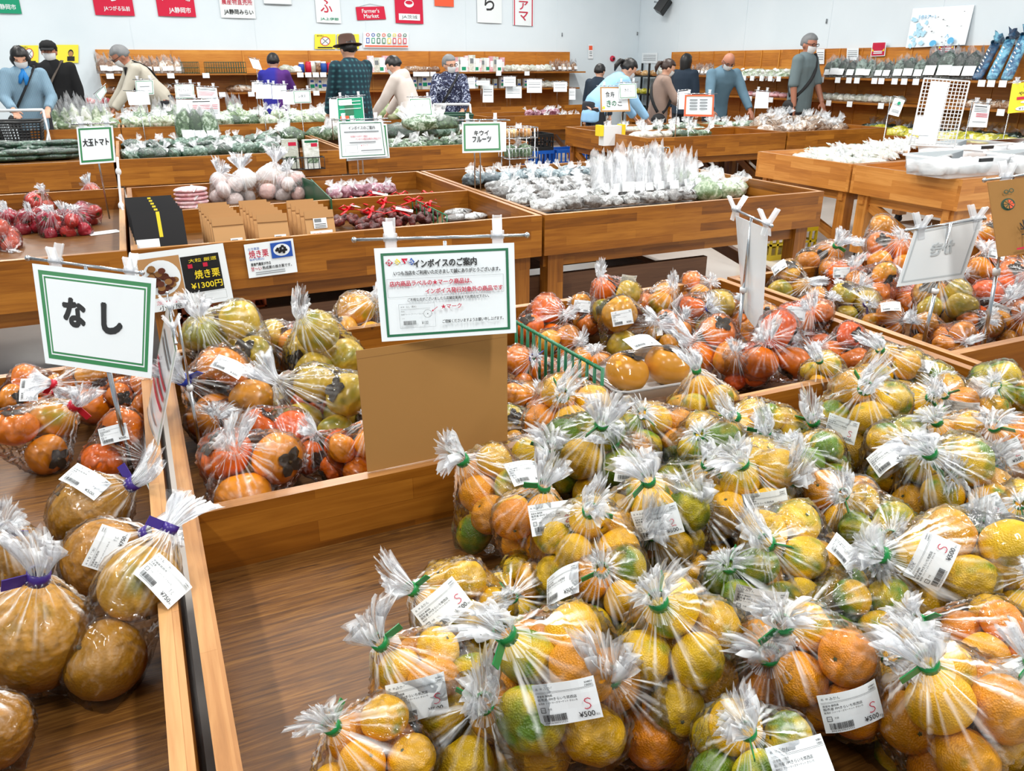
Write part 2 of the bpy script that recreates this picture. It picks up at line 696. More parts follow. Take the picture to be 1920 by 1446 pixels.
def fruit_mat(name, green, pore=15, rough=0.33, bump=0.25, spots=None, mottle=0.25):
    """skin takes the fruit's own colour (object colour) with green patches (amount = alpha)"""
    m, n, l, p = nt(name)
    oi = n.new('ShaderNodeObjectInfo')
    tc = n.new('ShaderNodeTexCoord')
    sc = n.new('ShaderNodeVectorMath')
    sc.operation = 'SCALE'
    sc.inputs['Scale'].default_value = 17.0
    cx = n.new('ShaderNodeCombineXYZ')
    for k in range(3):
        l.new(oi.outputs['Random'], cx.inputs[k])
    l.new(cx.outputs[0], sc.inputs[0])
    ad = n.new('ShaderNodeVectorMath')
    ad.operation = 'ADD'
    l.new(tc.outputs['Object'], ad.inputs[0])
    l.new(sc.outputs[0], ad.inputs[1])
    nz = n.new('ShaderNodeTexNoise')
    nz.inputs['Scale'].default_value = 0.8
    nz.inputs['Detail'].default_value = 2
    l.new(ad.outputs[0], nz.inputs['Vector'])
    thr = math_n(n, l, 'SUBTRACT', 0.75, math_n(n, l, 'MULTIPLY', oi.outputs['Alpha'], 0.46))
    d = math_n(n, l, 'SUBTRACT', nz.outputs['Fac'], thr)
    fac = math_n(n, l, 'MULTIPLY', d, 6.0, True)
    mx = n.new('ShaderNodeMixRGB')
    l.new(fac, mx.inputs[0])
    l.new(oi.outputs['Color'], mx.inputs[1])
    mx.inputs[2].default_value = lin(*green)
    n2 = n.new('ShaderNodeTexNoise')
    n2.inputs['Scale'].default_value = 3.5
    n2.inputs['Detail'].default_value = 4
    l.new(ad.outputs[0], n2.inputs['Vector'])
    r2 = ramp(n, [(0.3, (215, 205, 190)), (0.6, (255, 255, 255))])
    l.new(n2.outputs['Fac'], r2.inputs[0])
    mm = n.new('ShaderNodeMixRGB')
    mm.blend_type = 'MULTIPLY'
    mm.inputs[0].default_value = mottle
    l.new(mx.outputs[0], mm.inputs[1])
    l.new(r2.outputs[0], mm.inputs[2])
    col = mm.outputs[0]
    if spots:
        vo = n.new('ShaderNodeTexVoronoi')
        vo.inputs['Scale'].default_value = 11
        l.new(ad.outputs[0], vo.inputs['Vector'])
        rs = ramp(n, [(0.10, (255, 255, 255)), (0.2, (0, 0, 0))])
        l.new(vo.outputs['Distance'], rs.inputs[0])
        m3 = n.new('ShaderNodeMixRGB')
        l.new(math_n(n, l, 'MULTIPLY', rs.outputs[0], 0.6), m3.inputs[0])
        l.new(col, m3.inputs[1])
        m3.inputs[2].default_value = lin(*spots)
        col = m3.outputs[0]
    l.new(col, p.inputs['Base Color'])
    p.inputs['Roughness'].default_value = rough
    vb = n.new('ShaderNodeTexVoronoi')
    vb.inputs['Scale'].default_value = pore
    l.new(tc.outputs['Object'], vb.inputs['Vector'])
    bp = n.new('ShaderNodeBump')
    bp.inputs['Strength'].default_value = bump
    bp.inputs['Distance'].default_value = 0.02
    l.new(vb.outputs['Distance'], bp.inputs['Height'])
    l.new(bp.outputs[0], p.inputs['Normal'])
    return m


M['mandarin'] = fruit_mat('mandarin_peel', (104, 140, 22))
M['persimmon'] = fruit_mat('persimmon_skin', (150, 148, 40), pore=3, rough=0.25, bump=0.03)
M['pear'] = fruit_mat('russet_pear_skin', (140, 128, 40), pore=12, rough=0.45, bump=0.1, spots=(196, 168, 96))
M['tomato'] = fruit_mat('tomato_skin', (150, 150, 60), pore=3, rough=0.2, bump=0.02)
M['calyx'] = plain('calyx', (72, 78, 36), 0.7)
M['drycalyx'] = plain('dry_calyx', (58, 48, 36), 0.8)
M['stalk'] = plain('stalk', (92, 74, 40), 0.8)


def pack_mat(name, c1, c2, c3=None, scale=30, rough=0.5, coat=0.9, bump=0.7, rnd=0.35):
    """produce wrapped tightly in crackling clear wrap: mixed contents under a glossy coat"""
    m, n, l, p = nt(name)
    tc = n.new('ShaderNodeTexCoord')
    oi = n.new('ShaderNodeObjectInfo')
    ad = n.new('ShaderNodeVectorMath')
    ad.operation = 'ADD'
    l.new(tc.outputs['Object'], ad.inputs[0])
    l.new(math_n(n, l, 'MULTIPLY', oi.outputs['Random'], 9.0), ad.inputs[1])
    nz = n.new('ShaderNodeTexNoise')
    nz.inputs['Scale'].default_value = scale
    nz.inputs['Detail'].default_value = 3
    nz.inputs['Distortion'].default_value = 1.0
    l.new(ad.outputs[0], nz.inputs['Vector'])
    f = math_n(n, l, 'ADD', nz.outputs['Fac'], math_n(n, l, 'MULTIPLY', math_n(n, l, 'SUBTRACT', oi.outputs['Random'], 0.5), rnd))
    stops = [(0.36, c1), (0.56, c2)] + ([(0.72, c3)] if c3 else [])
    r = ramp(n, stops)
    l.new(f, r.inputs[0])
    l.new(r.outputs[0], p.inputs['Base Color'])
    p.inputs['Roughness'].default_value = rough
    p.inputs['Coat Weight'].default_value = coat
    p.inputs['Coat Roughness'].default_value = 0.1
    p.inputs['Coat IOR'].default_value = 1.7
    n2 = n.new('ShaderNodeTexNoise')
    n2.inputs['Scale'].default_value = 55
    n2.inputs['Detail'].default_value = 3
    n2.inputs['Distortion'].default_value = 1.6
    l.new(ad.outputs[0], n2.inputs['Vector'])
    bp = n.new('ShaderNodeBump')
    bp.inputs['Strength'].default_value = bump
    bp.inputs['Distance'].default_value = 0.012
    l.new(n2.outputs['Fac'], bp.inputs['Height'])
    l.new(bp.outputs[0], p.inputs['Coat Normal'])
    bp2 = n.new('ShaderNodeBump')
    bp2.inputs['Strength'].default_value = bump * 0.5
    bp2.inputs['Distance'].default_value = 0.01
    l.new(n2.outputs['Fac'], bp2.inputs['Height'])
    l.new(bp2.outputs[0], p.inputs['Normal'])
    return m


M['p_mush'] = pack_mat('wrapped_grey_mushrooms', (96, 94, 92), (150, 152, 152), (222, 228, 230), 34)
M['p_blue'] = pack_mat('wrapped_dark_mushrooms', (54, 74, 84), (120, 142, 150), (206, 220, 226), 30)
M['p_cuke'] = pack_mat('wrapped_cucumbers', (10, 44, 30), (24, 74, 48), (120, 150, 136), 24)
M['p_green'] = pack_mat('wrapped_greens', (30, 62, 34), (84, 116, 76), (188, 206, 188), 26)
M['p_pale'] = pack_mat('wrapped_pale_vegetables', (104, 132, 88), (190, 204, 176), (232, 238, 230), 22)
M['p_white'] = pack_mat('wrapped_white_roots', (186, 190, 176), (216, 220, 210), (238, 240, 236), 22)
M['p_brown'] = pack_mat('wrapped_brown_snacks', (112, 74, 46), (176, 140, 106), (230, 224, 214), 26)
M['p_dark'] = pack_mat('wrapped_dark_seaweed', (16, 32, 28), (34, 62, 50), (130, 150, 142), 20)
M['p_purple'] = pack_mat('wrapped_red_onions', (112, 40, 66), (176, 120, 140), (236, 230, 236), 24)
M['p_red'] = pack_mat('wrapped_tomatoes', (150, 22, 34), (200, 60, 60), (240, 210, 210), 18)
M['p_pink'] = pack_mat('wrapped_pink_slices', (216, 150, 160), (236, 200, 206), (246, 236, 238), 20)
M['p_shroom'] = pack_mat('wrapped_tan_mushrooms', (112, 86, 64), (176, 152, 130), (234, 228, 222), 26)
M['p_yellow'] = pack_mat('wrapped_yellow_peppers', (150, 150, 20), (214, 204, 40), (240, 240, 190), 20)
M['p_blueb'] = pack_mat('blue_foil_bag', (6, 48, 84), (14, 96, 142), (120, 190, 216), 14)
M['chestnut'] = pack_mat('netted_chestnuts', (66, 16, 16), (112, 36, 32), (150, 66, 56), 30, coat=0.2, bump=0.9)
M['potato'] = pack_mat('netted_potatoes', (150, 96, 40), (204, 150, 84), (232, 200, 150), 20, coat=0.4)
M['melon'] = pack_mat('pale_green_melon', (120, 140, 92), (168, 184, 134), (206, 214, 178), 12, coat=0.2, bump=0.1)
M['sprout'] = pack_mat('white_bean_sprout_bag', (214, 222, 226), (236, 240, 242), (250, 252, 252), 16)
# ------------------------------------------------------------------ the hall
YW, XW = 14.3, 9.375
b = MB().box(-7, 13, -4, 16, -0.1, 0.0)
tag(b.build('floor', M['floor']), kind='structure')
b = MB().box(-7, XW + 0.12, YW, YW + 0.12, 0, 4.6)
for k in range(9):
    x = -5.2 + 1.82 * k
    b.box(x - 0.004, x + 0.004, YW - 0.004, YW + 0.01, 1.62, 4.6)
tag(b.build('wall_back', M['wall']), kind='structure')
b = MB().box(XW, XW + 0.12, -4, YW, 0, 4.6)
for k in range(8):
    y = 13.0 - 1.82 * k
    b.box(XW - 0.004, XW + 0.01, y - 0.004, y + 0.004, 1.62, 4.6)
tag(b.build('wall_right', M['wall']), kind='structure')

# wall shelving: boards behind, two shelves and a counter
for nm, lab, kind in (('back', 'long wooden wall shelf of amber boards under the hanging banners', 0), ('right', 'long wooden wall shelf on the right wall below the red notices', 1)):
    if kind == 0:
        t = thing('wall_shelf', lab, 'shelf', (0, YW, 0))
        x0, x1 = -0.27, 7.82
        MB().box(x0, x1, -0.035, -0.005, 0.02, 1.62).build('back_panel', M['panel'], t)
        for k in range(24):
            x = x0 + (x1 - x0) * k / 23
            if k % 3 == 0:
                MB().box(x - 0.012, x + 0.012, -0.046, -0.035, 0.02, 1.62).build('batten', M['panel'], t)
        MB().box(x0, x1 + 0.12, -0.45, -0.036, 1.255, 1.28).build('shelf_board', M['board'], t)
        MB().box(x0, x1, -0.45, -0.036, 0.975, 1.0).build('shelf_board', M['board'], t)
        MB().box(x0 + 1.2, x1, -0.95, -0.036, 0.60, 0.62).build('counter_top', M['board'], t)
        MB().box(x0 + 1.2, x1, -0.975, -0.95, 0.50, 0.72).build('counter_front', M['board'], t)
        for x in (1.0, 2.6, 4.3, 6.0, 7.7):
            MB().box(x - 0.04, x + 0.04, -0.93, -0.85, 0, 0.6).build('counter_leg', M['board'], t)
    else:
        t = thing('wall_shelf', lab, 'shelf', (XW, 0, 0))
        y0, y1 = 2.2, 13.1
        MB().box(-0.035, -0.005, y0, y1, 0.02, 1.61).build('back_panel', M['panel'], t)
        for k in range(28):
            y = y0 + (y1 - y0) * k / 27
            MB().box(-0.044, -0.035, y - 0.010, y + 0.010, 0.02, 1.61).build('batten', M['panel'], t)
        MB().box(-0.45, -0.036, y0, y1, 1.205, 1.23).build('shelf_board', M['board'], t)
        MB().box(-0.45, -0.036, y0, y1, 0.905, 0.93).build('shelf_board', M['board'], t)
        MB().box(-0.95, -0.036, y0, y1, 0.50, 0.52).build('counter_top', M['board'], t)
        MB().box(-0.97, -0.95, y0, y1, 0.42, 0.60).build('counter_front', M['board'], t)
        for y in (2.4, 5.0, 8.0, 11.0, 13.0):
            MB().box(-0.93, -0.85, y - 0.04, y + 0.04, 0, 0.5).build('counter_leg', M['board'], t)

RIM, FLR = 0.72, 0.60


BINS = []


def bin_table(label, x0, x1, y0, y1, div=(), wood_='board', th=0.026, leg_in=0.07, cast=True, ply=True):
    """wooden sales table: a shallow bin of boards on posts"""
    t = thing('display_table', label, 'table', ((x0 + x1) / 2, (y0 + y1) / 2, 0))
    ys = [y0] + [d + th / 2 for d in div] + [y1]
    for q0, q1 in zip(ys[:-1], ys[1:]):
        BINS.append((x0, x1, q0, q1))
    cx, cy = (x0 + x1) / 2, (y0 + y1) / 2
    a, b_ = (x1 - x0) / 2, (y1 - y0) / 2
    mats = [M[wood_], M['board_near']]

    def board(nm, *c):
        q = MB().box(*c)
        q.m[5] = 1
        q.build(nm, mats, t)
    zb = 0.515
    board('front_board', -a, a, -b_, -b_ + th, zb, RIM)
    board('back_board', -a, a, b_ - th, b_, zb, RIM)
    board('side_board', -a, -a + th, -b_ + th, b_ - th, zb, RIM)
    board('side_board', a - th, a, -b_ + th, b_ - th, zb, RIM)
    for d in div:
        board('divider', -a + th, a - th, d - cy, d - cy + th, FLR, RIM)
    fl_ = MB().box(-a + th, a - th, -b_ + th, b_ - th, FLR - 0.018, FLR)
    if b_ > a:
        fl_.uv = [[(v, u) for (u, v) in fc] for fc in fl_.uv]   # the grain runs along the long hall tables
    fl_.build('bin_floor', M['ply'] if ply else M[wood_], t)
    lx, ly = a - leg_in - 0.02, b_ - leg_in - 0.02
    for sy in (-1, 1):
        MB().box(-a + 0.03, a - 0.03, sy * ly - 0.02, sy * ly + 0.02, 0.44, 0.514).build('apron', M[wood_], t)
    for sx in (-1, 1):
        MB().box(sx * lx - 0.02, sx * lx + 0.02, -ly + 0.03, ly - 0.03, 0.44, 0.514).build('apron', M[wood_], t)
        for sy in (-1, 1):
            MB().box(sx * lx - 0.045, sx * lx + 0.045, sy * ly - 0.045, sy * ly + 0.045, 0.075, 0.513).build('leg', M[wood_], t)
            if cast:
                c = MB()
                c.tube([(sx * lx - 0.015, sy * ly, 0.035), (sx * lx + 0.015, sy * ly, 0.035)], 0.034, 14)
                c.box(sx * lx - 0.022, sx * lx + 0.022, sy * ly - 0.02, sy * ly + 0.02, 0.05, 0.075)
                c.build('caster', M['rubber'], t)
    for sx in (-1, 1):
        MB().bar((sx * lx, ly - 0.05, 0.43), (sx * lx, -ly + 0.06, 0.15), 0.035, 0.075).build('brace', M[wood_], t)
    return t


T_CIT = bin_table('wide wooden bin table holding the mandarins with the scuffed empty floor', -0.026, 1.80, 0.30, 2.14, (1.25,))
bin_table('wooden bin table left edge holding bagged pears and persimmons', -1.87, -0.045, 0.30, 2.13)
bin_table('wooden bin table behind the mandarins at right holding only bagged persimmons', 1.826, 3.66, 0.30, 2.14, (1.25,))
bin_table('wooden bin table with red tomatoes on its bare floor', -1.93, -0.09, 3.5, 5.42)
bin_table('wooden bin table with kraft chestnut packets and netted chestnuts', -0.075, 1.785, 3.5, 5.42, (4.42,))
bin_table('wooden bin table full of silvery mushroom packs and tall clear bags', 1.80, 3.64, 3.5, 5.42)
bin_table('far wooden bin table of long bagged cucumbers at the left edge', -2.0, -0.16, 7.1, 8.92)
bin_table('far wooden bin table of dark cucumber bags behind the tomato sign', -0.14, 1.68, 7.1, 8.92)
bin_table('far wooden bin table of peppers behind the kiwi fruit sign', 1.70, 3.46, 7.1, 8.92)
bin_table('small rear bin table beside the woman in the striped shirt', -1.03, -0.10, 10.78, 11.7)
bin_table('rear bin table of bagged greens behind the dark cucumbers', -0.08, 1.74, 10.78, 11.7)
bin_table('rear bin table of wrapped greens left of the man in the hat', 1.76, 3.5, 10.78, 11.7)
bin_table('rear bin table of red onions left of the woman in light blue', 4.6, 6.12, 10.78, 11.7)
bin_table('mushroom table, its nearest left module under the mushroom sign', 4.70, 6.50, 6.90, 7.76, ply=False)
bin_table('mushroom table, its far left module beside the woman in light blue', 4.70, 6.50, 7.78, 8.64, ply=False)
bin_table('mushroom table, its nearest right module heaped with tan mushrooms', 6.52, 8.02, 6.90, 7.76, ply=False)
bin_table('mushroom table, its far right module before the man in grey', 6.52, 8.02, 7.78, 8.64, ply=False)
bin_table('pale wooden bin table holding the clear tubs at right', 4.83, 6.66, 3.50, 4.40, wood_='board_light', ply=False)
bin_table('pale wooden bin table of white radishes behind the clear tubs', 4.83, 6.66, 4.42, 5.44, wood_='board_light', ply=False)

# low brown bench between the two rows of tables, and things kept under the tables
t = thing('low_bench', 'low dark brown storage bench under the chestnut and mushroom tables', 'bench', (1.6, 4.09, 0))
MB().box(-1.50, -0.02, -0.40, 0.55, 0.26, 0.29).build('bench_top', M['plank'], t)
MB().box(-1.50, 1.35, -0.44, -0.405, 0.20, 0.37).build('bench_front', M['plank'], t)
MB().box(-1.50, 1.35, 0.555, 0.59, 0.14, 0.26).build('bench_back', M['plank'], t)
for sx in (-1.3, -0.1, 1.25):
    MB().box(sx - 0.04, sx + 0.04, -0.40, 0.54, 0, 0.259).build('bench_leg', M['plank'], t)


def crate(name, label, x, y, z, sx, sy, sz, mat, rot=0.0, group=None):
    t = thing(name, label, 'crate', (x, y, z), rot, group)
    w = 0.012
    MB().box(-sx / 2, sx / 2, -sy / 2, sy / 2, 0, w).build('crate_base', mat, t)
    for (nx, ny) in ((0, -1), (0, 1), (-1, 0), (1, 0)):
        q = MB()
        L = sx if nx == 0 else sy

        def slab(u0, u1, z0, z1):
            if nx == 0:
                q.box(u0, u1, ny * (sy / 2 - w / 2) - w / 2, ny * (sy / 2 - w / 2) + w / 2, z0, z1)
            else:
                q.box(nx * (sx / 2 - w / 2) - w / 2, nx * (sx / 2 - w / 2) + w / 2, u0, u1, z0, z1)
        e = L / 2 - (0 if nx == 0 else w)
        slab(-e, e, sz - 0.04, sz)
        slab(-e, e, w, 0.04)
        slab(-e, e, sz * 0.5 - 0.008, sz * 0.5 + 0.008)
        n = max(4, int(L / 0.06))
        for k in range(n + 1):
            u = -e + 2 * e * k / n
            slab(max(-e, u - 0.009), min(e, u + 0.009), 0.04, sz - 0.04)
        q.build('crate_wall', mat, t)
    return t


crate('plastic_crate', 'orange slatted plastic crate under the roast chestnut poster', 0.24, 3.87, 0.291, 0.42, 0.34, 0.15, M['orangecrate'])
for k, (x, y, z, lab) in enumerate(((4.62, 9.35, 0, 'blue plastic crate under the black crate left of the mushroom table'), (5.10, 9.35, 0, 'blue plastic crate behind the legs of the mushroom table'),
                                    (4.62, 9.78, 0, 'blue plastic crate farthest back beside the mushroom table'))):
    crate('plastic_crate', lab, x, y, z, 0.44, 0.36, 0.40, M['bluecrate'])
crate('plastic_crate', 'black plastic crate stacked on the blue crate behind the kiwi fruit sign', 4.62, 9.35, 0.402, 0.42, 0.34, 0.2, M['blackplastic'])
for k, (x, y, z, lab) in enumerate(((4.55, 4.78, 0, 'lower yellow plastic crate left of the white radish table'), (4.55, 4.78, 0.245, 'upper yellow plastic crate left of the white radish table'),
                                    (5.9, 3.95, 0.0, 'yellow plastic crate on the floor under the clear tub table'))):
    crate('plastic_crate', lab, x, y, z, 0.46, 0.36, 0.24, M['yellowcrate'])
t = thing('storage_box', 'white foam storage box under the clear tub table', 'box', (5.28, 3.93, 0))
MB().box(-0.17, 0.17, -0.24, 0.24, 0, 0.27).build('box_body', M['foam'], t)
MB().box(-0.18, 0.18, -0.25, 0.25, 0.271, 0.31).build('lid', M['foam'], t)
tag(MB().box(1.35, 1.95, 6.2, 6.6, 0.0, 0.05).build('pallet_board', M['bluecrate']), 'blue flat plastic board on the floor behind the tomato bin', 'board')
# ------------------------------------------------------------------ bagged fruit in the near bins
def fruit_mesh(name, kind, seed, seg=22, rings=14):
    r = random.Random(seed)
    m = MB()
    vs, fs = [], []
    ph = r.uniform(0, 6)
    for i in range(rings + 1):
        th = PI * i / rings
        for k in range(seg):
            an = 2 * PI * k / seg
            x, z = math.sin(th), math.cos(th)
            if kind == 'mandarin':
                zz = 0.86 * z - 0.16 * math.exp(-(th / 0.28) ** 2) - 0.07 * math.exp(-((PI - th) / 0.3) ** 2) + 0.05 * math.exp(-((th - 0.42) / 0.2) ** 2)
                rad = 1.0 + 0.015 * math.sin(3 * an + ph)
            elif kind == 'persimmon':
                zz = 0.84 * z - 0.20 * math.exp(-(th / 0.42) ** 2) - 0.05 * math.exp(-((PI - th) / 0.3) ** 2)
                rad = 1.0 + 0.045 * math.cos(4 * an + ph) * x
            elif kind == 'tomato':
                zz = 0.86 * z - 0.15 * math.exp(-(th / 0.3) ** 2)
                rad = 1.0 + 0.02 * math.cos(5 * an + ph)
            else:
                zz = 0.95 * z - 0.09 * math.exp(-(th / 0.3) ** 2) - 0.07 * math.exp(-((PI - th) / 0.3) ** 2)
                rad = 1.0 + 0.02 * math.cos(2 * an + ph) + 0.03 * z
            vs.append(Vector((x * rad * math.cos(an), x * rad * math.sin(an), zz)))
    vs = [p * (1 + (0.03 if kind == 'pear' else 0.05) * noise.noise(p * 1.6 + Vector((seed, 0, 0)))) for p in vs]
    for i in range(rings):
        for k in range(seg):
            k2 = (k + 1) % seg
            fs.append((i * seg + k, (i + 1) * seg + k, (i + 1) * seg + k2, i * seg + k2))
    m.add(vs, fs, 0, True)
    if kind == 'mandarin':
        pts = []
        for k in range(10):
            rr = 0.10 if k % 2 else 0.055
            pts.append((rr * math.cos(PI * k / 5), rr * math.sin(PI * k / 5), 0.735))
        m.add(pts + [(0, 0, 0.76)], [(k, (k + 1) % 10, 10) for k in range(10)], 1, True)
        mats = [M['mandarin'], M['calyx']]
    elif kind in ('persimmon', 'tomato'):
        n = 4 if kind == 'persimmon' else 5
        L = 0.62 if kind == 'persimmon' else 0.4
        z0 = 0.66 if kind == 'persimmon' else 0.72
        for q in range(n):
            a = 2 * PI * q / n + ph
            w = 0.75 if kind == 'persimmon' else 0.25
            pts = []
            for (t, ww, dz) in ((0.0, 0.06, 0.0), (0.45, 0.26 * w / 0.75, 0.075), (0.8, 0.2 * w / 0.75, 0.11), (1.0, 0.02, 0.06)):
                for sg in (-1, 1):
                    pts.append((L * t * math.cos(a) - sg * ww * math.sin(a), L * t * math.sin(a) + sg * ww * math.cos(a), z0 + dz + 0.02))
            m.add(pts, [(0, 2, 3, 1), (2, 4, 5, 3), (4, 6, 7, 5)], 1, True)
        m.tube([(0, 0, z0 - 0.02), (0.02, 0, z0 + 0.12)], 0.06, 6, 2)
        mats = [M['persimmon' if kind == 'persimmon' else 'tomato'], M['drycalyx'] if kind == 'persimmon' else M['calyx'], M['stalk']]
    else:
        m.tube([(0, 0, 0.74), (0.03, 0, 0.95)], 0.05, 6, 1)
        mats = [M['pear'], M['stalk']]
    return m.mesh(name, mats)


FRUIT = {k: [fruit_mesh(k, k, s) for s in range(3)] for k in ('mandarin', 'persimmon', 'pear', 'tomato')}


def pack_spheres(n, r, ell, seed, it=260):
    g = np.random.default_rng(seed)
    p = g.normal(size=(n, 3)) * r * 0.8
    e = np.array(ell)
    rr = r * g.uniform(0.9, 1.08, n)
    for k in range(it):
        p -= p / e * 0.03
        for a in range(n):
            for c in range(a + 1, n):
                d = p[c] - p[a]
                L = np.linalg.norm(d) + 1e-9
                ov = (rr[a] + rr[c]) * 0.955 - L
                if ov > 0:
                    q = d / L * ov * 0.5
                    p[a] -= q
                    p[c] += q
    return p - p.mean(0), rr


def bag_variant(kind, n, r, ell, neck, seed, tuft=0.055, slack=0.12, nlon=100, nlat=64, pts=None):
    """one bag: fruit positions and the wrap drawn over them up to a tied neck with a flared tuft (local +Z)"""
    g = random.Random(seed)
    if pts is None:
        p, rr = pack_spheres(n, r, ell, seed)
    else:
        p, rr = np.array(pts, float), np.full(len(pts), r)
    fl = 0.86 if kind != 'pear' else 0.95
    sph = []
    for i in range(300):
        z = 1 - 2 * (i + 0.5) / 300
        a = i * 2.399963
        q = math.sqrt(1 - z * z)
        sph.append((q * math.cos(a), q * math.sin(a), z))
    sph = np.array(sph)
    allp = np.concatenate([c + sph * (ri * 1.03) for c, ri in zip(p, rr)])
    R = float(np.linalg.norm(allp, axis=1).max())
    top = float(allp[:, 2].max())
    nz = max(neck * R, top + 0.012)
    bm = bmesh.new()
    for q in allp:
        bm.verts.new(q)
    for k in range(8):
        bm.verts.new((0.007 * math.cos(k), 0.007 * math.sin(k), nz))
    # sealed bottom corners of the bag
    low = float(allp[:, 2].min())
    wd = float(np.abs(allp[:, 0]).max()) * 0.75
    for sx in (-1, 1):
        bm.verts.new((sx * wd, g.uniform(-0.01, 0.01), low - 0.006))
    bmesh.ops.convex_hull(bm, input=bm.verts)
    bmesh.ops.triangulate(bm, faces=bm.faces)
    tree = BVHTree.FromBMesh(bm)
    vs, fs, uvs, gat = [], [], [], []
    cz = 0.0
    th0 = 0.16
    ring_ph = [g.uniform(0, 6.28) for _ in range(5)]
    for i in range(nlat + 1):
        t = i / nlat
        th = th0 + (PI - th0) * t
        for k in range(nlon):
            an = 2 * PI * k / nlon
            d = Vector((math.sin(th) * math.cos(an), math.sin(th) * math.sin(an), math.cos(th)))
            hit = tree.ray_cast(Vector((0, 0, cz)), d)
            rad = hit[3] if hit[3] else R
            # the wrap dips a little between neighbouring fruits
            u = 0.0
            for c, ri in zip(p, rr):
                bq = d.dot(Vector(c))
                disc = bq * bq - float(c @ c) + (ri * 1.03) ** 2
                if disc > 0:
                    u = max(u, bq + math.sqrt(disc))
            if u > 0 and th > 0.7:
                rad = rad - min(max(rad - u, 0), 0.02) * slack
            up = max(0.0, 1 - (th - th0) / 1.1)
            wr = 0.0
            for q, fq in enumerate((9, 14, 23)):
                wr += math.sin(fq * an + ring_ph[q] + 2.0 * noise.noise(d * 2.5 + Vector((seed, q, 0)))) / (1 + q * 0.6)
            rad *= 1 + 0.03 * up * wr
            wv = d * 2.2 + Vector((seed * 1.7, 0, 3))
            wq = d + 0.5 * Vector((noise.noise(wv), noise.noise(wv + Vector((9, 0, 0))), noise.noise(wv + Vector((0, 9, 0)))))
            r1 = 1 - abs(noise.noise(wq * 3.6 + Vector((seed, 0, 0)))) * 3.0
            r2 = 1 - abs(noise.noise(wq * 7.5 + Vector((0, seed, 5)))) * 3.2
            cr = max(0.0, r1) ** 2 * 0.0034 + max(0.0, r2) ** 2 * 0.0026
            if kind == 'pear':
                cr *= 0.5
            rad += 0.0030 * noise.noise(d * 4.0 + Vector((seed * 1.7, 0, 3))) + cr
            vs.append(d * rad)
            sk = noise.noise(Vector((math.cos(an) * 12, math.sin(an) * 12, th * 0.9 + seed * 3)))
            gat.append(min(1.0, max(0.0, sk * 3.0 - 0.25) * max(0.0, 1 - (th - th0) / 1.15) ** 1.5 + 0.10 * max(0.0, r1) ** 4))
    nb = nlat + 1
    for i in range(nlat):
        for k in range(nlon):
            k2 = (k + 1) % nlon
            fs.append((i * nlon + k, (i + 1) * nlon + k, (i + 1) * nlon + k2, i * nlon + k2))
            u0, u1 = k / nlon, (k + 1) / nlon
            v0, v1 = 0.12 + 0.88 * i / nlat, 0.12 + 0.88 * (i + 1) / nlat
            uvs.append([(u0, v0), (u0, v1), (u1, v1), (u1, v0)])
    film = MB()
    film.add(vs, fs, 0, True, uvs)
    # pleated cone from the wrap to the tie, then the tuft
    vs2, fs2, uv2, ga2 = [], [], [], []
    base_ring = vs[:nlon]
    nn, nt_ = 12, 150

    def nz1(a, b_, c_):
        return noise.noise(Vector((a, b_, c_)))
    for i in range(nn + 1):
        for k in range(nt_):
            an = 2 * PI * k / nt_
            ca, sa = math.cos(an), math.sin(an)
            if i <= 3:
                q = i / 3
                fk = k / nt_ * nlon
                b0 = base_ring[int(fk) % nlon].lerp(base_ring[(int(fk) + 1) % nlon], fk - int(fk))
                w_ = 1 + 0.22 * math.sin(11 * an + ring_ph[0]) * q
                v = b0.lerp(Vector((0.0075 * ca, 0.0075 * sa, nz)), q)
                v = Vector((v.x * w_, v.y * w_, v.z))
                gt = 0.30 + 2.6 * nz1(ca * 14, sa * 14, seed + i * 0.1)
            else:
                q = (i - 3) / (nn - 3)
                pl = 0.34 * nz1(ca * 3.0, sa * 3.0, seed + q) + 0.30 * math.sin(16 * an + ring_ph[1] + 3 * nz1(ca * 2, sa * 2, q + seed)) + 0.22 * math.sin(37 * an + ring_ph[2]) * (0.4 + 0.6 * q)
                rad = (0.0065 + 0.0115 * (tuft / 0.055) * q ** 0.9) * (1 + pl * min(1, 0.25 + q))
                fx, fy = 1 + 0.6 * q, 1 - 0.30 * q
                zz = nz + tuft * q * (1 + 0.28 * nz1(ca * 4.5, sa * 4.5, seed + 9) + 0.16 * nz1(ca * 14, sa * 14, seed))
                v = Vector((rad * ca * fx + 0.014 * q * q * math.cos(ring_ph[2]), rad * sa * fy + 0.014 * q * q * math.sin(ring_ph[2]), zz))
                gt = 0.34 - 0.12 * q + 2.8 * nz1(ca * 14, sa * 14, seed + q * 0.9)
            vs2.append(v)
            ga2.append(min(1.0, max(0.03, gt)))
    for i in range(nn):
        for k in range(nt_):
            k2 = (k + 1) % nt_
            fs2.append((i * nt_ + k, i * nt_ + k2, (i + 1) * nt_ + k2, (i + 1) * nt_ + k))
            uv2.append([(0, 0), (1, 0), (1, 1), (0, 1)])
    film.add(vs2, fs2, 1, True, uv2)
    vs3, fs3 = [], []
    for i in range(5):
        q = i / 4
        for k in range(60):
            an = 2 * PI * k / 60
            rad = 0.0012 + 0.007 * (tuft / 0.055) * q ** 0.9 * (1 + 0.5 * nz1(math.cos(an) * 5, math.sin(an) * 5, seed + 20 + q))
            vs3.append(Vector((rad * math.cos(an) * (1 + 0.5 * q), rad * math.sin(an) * (1 - 0.4 * q), nz + 0.001 + tuft * 0.9 * q * (1 + 0.3 * nz1(math.cos(an) * 6, math.sin(an) * 6, seed + 4)))))
            ga2.append(min(1.0, max(0.05, 0.35 + 2.6 * nz1(math.cos(an) * 9, math.sin(an) * 9, seed + q))))
